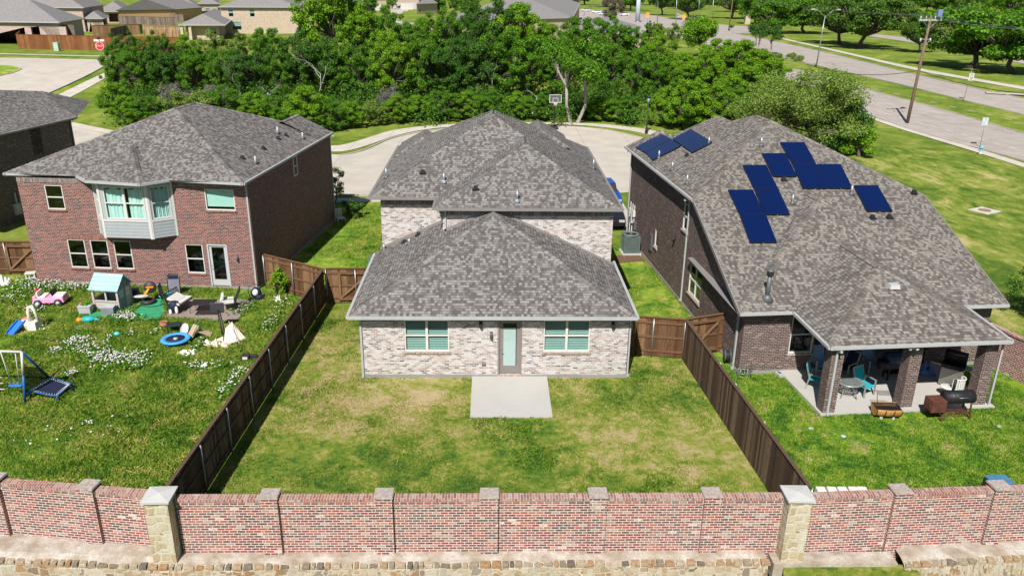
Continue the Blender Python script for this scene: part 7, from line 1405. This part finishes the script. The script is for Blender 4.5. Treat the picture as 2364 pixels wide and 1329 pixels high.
r_ = T('blue_bin', 'blue lidded bin peeping over the wall by the right brick pier', 'bin', 2296, 1150, .1, .35); r_.location.z = 0; add(r_, 'body', BLKP, lambda q: q.box((0, 0, .5), (.7, .5, 1.0)), bevel=.03); add(r_, 'lid', plain('steel_blue_plastic', (.06, .17, .27), .4), lambda q: q.box((0, 0, 1.03), (.66, .5, .06)), bevel=.02)
# ================================================================ grass blades, weeds and flowers
def in_poly(P, x, y):
    ins = np.zeros(len(x), bool); n = len(P)
    for i in range(n):
        x1, y1 = P[i]; x2, y2 = P[(i+1) % n]; c = ((y1 > y) != (y2 > y)) & (x < (x2-x1)*(y-y1)/(y2-y1+1e-12)+x1); ins ^= c
    return ins
def fbm(rng, x, y, base, oct_=4):
    v = np.zeros(len(x)); amp = 1.
    for o_ in range(oct_):
        for _ in range(5):
            a = rng.uniform(0, 6.283); f = base*(1.9**o_)*rng.uniform(.7, 1.3); v += amp*np.sin((x*np.cos(a)+y*np.sin(a))*f+rng.uniform(0, 6.283))/5
        amp *= .62
    return v
def blades(name, label, poly, n, hmin, hmax, wd, mat, seed, thr=-.4, base=1.2, hv=.5, avoid=()):
    rng = np.random.default_rng(seed); P = np.array(poly); x = rng.uniform(P[:, 0].min(), P[:, 0].max(), n); y = rng.uniform(P[:, 1].min(), P[:, 1].max(), n)
    k = in_poly(poly, x, y); f = fbm(np.random.default_rng(seed+1), x, y, base); k &= (f > thr+rng.normal(size=n)*.15)
    for av in avoid: k &= ~in_poly(av, x, y)
    x, y, f = x[k], y[k], f[k]; m = len(x); a = rng.uniform(0, 6.283, m); h = (hmin+(hmax-hmin)*rng.random(m))*np.clip(1+hv*f, .4, 2.2); w = wd*(.6+.8*rng.random(m)); ln = rng.normal(size=(m, 2))*.6*h[:, None]
    B = np.stack([x, y, np.zeros(m)], 1); s = np.stack([np.cos(a), np.sin(a), np.zeros(m)], 1)*w[:, None]/2; M_ = B+np.stack([ln[:, 0]*.35, ln[:, 1]*.35, h*.6], 1); Tp = B+np.stack([ln[:, 0], ln[:, 1], h], 1)
    Q = np.stack([B-s, B+s, M_+s*.8, Tp], 1); o = quadmesh(name, Q, mat, None); tag(o, label, 'grass', kind='stuff'); return o
GB1 = grassm('thin_lawn_blades', [(a, tuple(1.25*k for k in c)) for a, c in S_MID], 1.0, .365, .62, blade=True, spots=SPM); GB2 = grassm('lush_lawn_blades', [(a, tuple(1.25*k for k in c)) for a, c in S_LEFT], .8, .36, .61, blade=True); GB3 = grassm('bright_lawn_blades', [(a, tuple(1.25*k for k in c)) for a, c in S_RIGHT], .9, blade=True)
GW = leafm('weed_leaves', [(0, (.03, .10, .006)), (1, (.12, .26, .012))], .3)
YM = [(-8.75, 18.8), (8.8, 18.8), (8.1, 30.8), (5.6, 31.2), (5.55, 29.1), (-5.3, 29.1), (-5.6, 36.4), (-8.05, 37)]
YL = [(-22, 20.7), (-9.3, 18.95), (-8.35, 37.0), (-11.8, 39.0), (-24, 39.8), (-26, 36)]
AVM = [(-.75, 25.96), (2.25, 25.96), (2.25, 29.2), (-.75, 29.2)]
AVL = [[tuple(zp(*c)[:2]) for c in L_] for L_ in (((398, 686), (592, 692), (543, 740), (382, 734)), ((292, 731), (322, 708), (333, 687), (380, 689), (381, 719), (371, 737), (325, 741)), ((200, 733), (211, 719), (236, 720), (322, 697), (330, 700), (262, 736)))]
YR = [(9.15, 18.9), (22.5, 18.9), (20.8, 30.2), (12.2, 25.8), (11.9, 29.4), (10.3, 29.4), (8.35, 30.9)]
blades('grass_blades', 'short dry-tipped grass blades of the middle yard', YM, 330000, .02, .06, .022, GB1, 1, -.35, .9, .4, [AVM])
blades('green_weeds', 'brighter weed tufts scattered over the middle yard', YM, 160000, .04, .09, .03, GW, 5, .62, 1.1, .5, [AVM])
blades('grass_blades', 'lush tall grass blades of the left yard', YL, 420000, .04, .15, .026, GB2, 2, -.8, .9, .6, AVL)
blades('grass_blades', 'bright grass blades of the right yard', YR, 260000, .03, .08, .024, GB3, 3, -.5, .8, .5)
YS1 = [(5.55, 31.4), (10.0, 31.8), (8.7, 47), (6.1, 49.5), (5.6, 49)]
YS2 = [(-11.6, 39.4), (-8.0, 37.3), (-5.4, 37.6), (-5.4, 56), (-9.9, 56.4), (-10.3, 52)]
blades('grass_blades', 'grass blades between the middle house and the solar-panel house', YS1, 60000, .03, .09, .03, GB2, 31, -.5, .9, .5, [[(7, 42.5), (9.5, 42.5), (9.5, 45.5), (7, 45.5)]])
blades('grass_blades', 'grass blades between the red brick house and the middle house', YS2, 80000, .03, .09, .03, GB2, 32, -.5, .9, .5)
def flowers(name, label, spots, mat, size, seed, hz=.22, tag_kind='flowers'):
    rng = np.random.default_rng(seed); Q = []
    for (x, y, rx, ry, n) in spots:
        c = zp(x, y); kx = rx*c.y/1780; ky = ry*c.y*c.y/26000.
        d = rng.normal(size=(n, 2))*.55; px_ = c.x+d[:, 0]*kx; py_ = c.y+d[:, 1]*ky
        for a, b in zip(px_, py_):
            if a > -8.6+(b-19)*.04 and b < 37: continue
            z_ = hz*rng.uniform(.5, 1.3)
            for k in range(3):
                th_ = rng.uniform(0, 3.14); s = size*rng.uniform(.6, 1.2); u = np.array([math.cos(th_), math.sin(th_), rng.uniform(-.4, .4)])*s; v = np.array([-math.sin(th_), math.cos(th_), rng.uniform(-.4, .4)])*s; P = np.array([a, b, z_])+rng.normal(size=3)*size*.4
                Q.append(np.stack([P-u, P-v*.9, P+u, P+v*.9]))
    o = quadmesh(name, np.array(Q), mat, None); tag(o, label, tag_kind, kind='stuff')
FLW = isl('pinkish_white_petals', [(0, (.62, .50, .56)), (.5, (.80, .74, .76)), (1, (.85, .83, .84))], .8, 8, .1)
sp_ = [(170, 800, 26, 18, 90), (200, 812, 30, 16, 90), (235, 825, 34, 18, 130), (265, 835, 34, 18, 150), (305, 832, 30, 16, 120), (320, 845, 20, 14, 60), (180, 790, 24, 10, 50), (130, 815, 16, 10, 30), (60, 660, 60, 26, 110), (90, 660, 44, 12, 170), (150, 668, 40, 8, 120), (30, 690, 40, 20, 50), (80, 715, 26, 14, 50), (285, 735, 26, 8, 70), (300, 740, 24, 8, 60), (255, 785, 12, 8, 16), (300, 775, 16, 5, 22), (165, 870, 12, 9, 60), (362, 770, 10, 6, 12), (540, 880, 22, 20, 46), (520, 905, 20, 16, 40), (500, 850, 30, 10, 30), (560, 715, 24, 12, 40), (460, 800, 16, 16, 26), (450, 850, 24, 10, 30), (625, 745, 20, 22, 40), (650, 700, 20, 14, 26), (200, 665, 22, 5, 40), (560, 860, 20, 10, 20), (250, 1000, 60, 30, 10), (110, 1010, 70, 40, 14), (200, 985, 16, 8, 10), (105, 765, 8, 5, 10)]
flowers('wildflowers', 'drifts of small pinkish white wildflowers across the left yard', [(a, b, c, d, int(n*.8)) for a, b, c, d, n in sp_], FLW, .03, 6)
mx_ = [(x, y, rx*1.15, ry*1.15, n*3) for x, y, rx, ry, n in sp_[:27]]
flowers('flower_leaves', 'dark green leaves and stems under the wildflowers', mx_, LF1, .05, 7, .13, 'weeds')
YEL2 = plain('dandelion_yellow', (.85, .72, .15), .8); rng = np.random.default_rng(12); sp2 = [(rng.uniform(560, 1700), rng.uniform(990, 1128), 2, 2, 1) for _ in range(80)]
flowers('dandelions', 'tiny yellow dandelion heads near the brick wall', sp2, YEL2, .02, 8, .07)
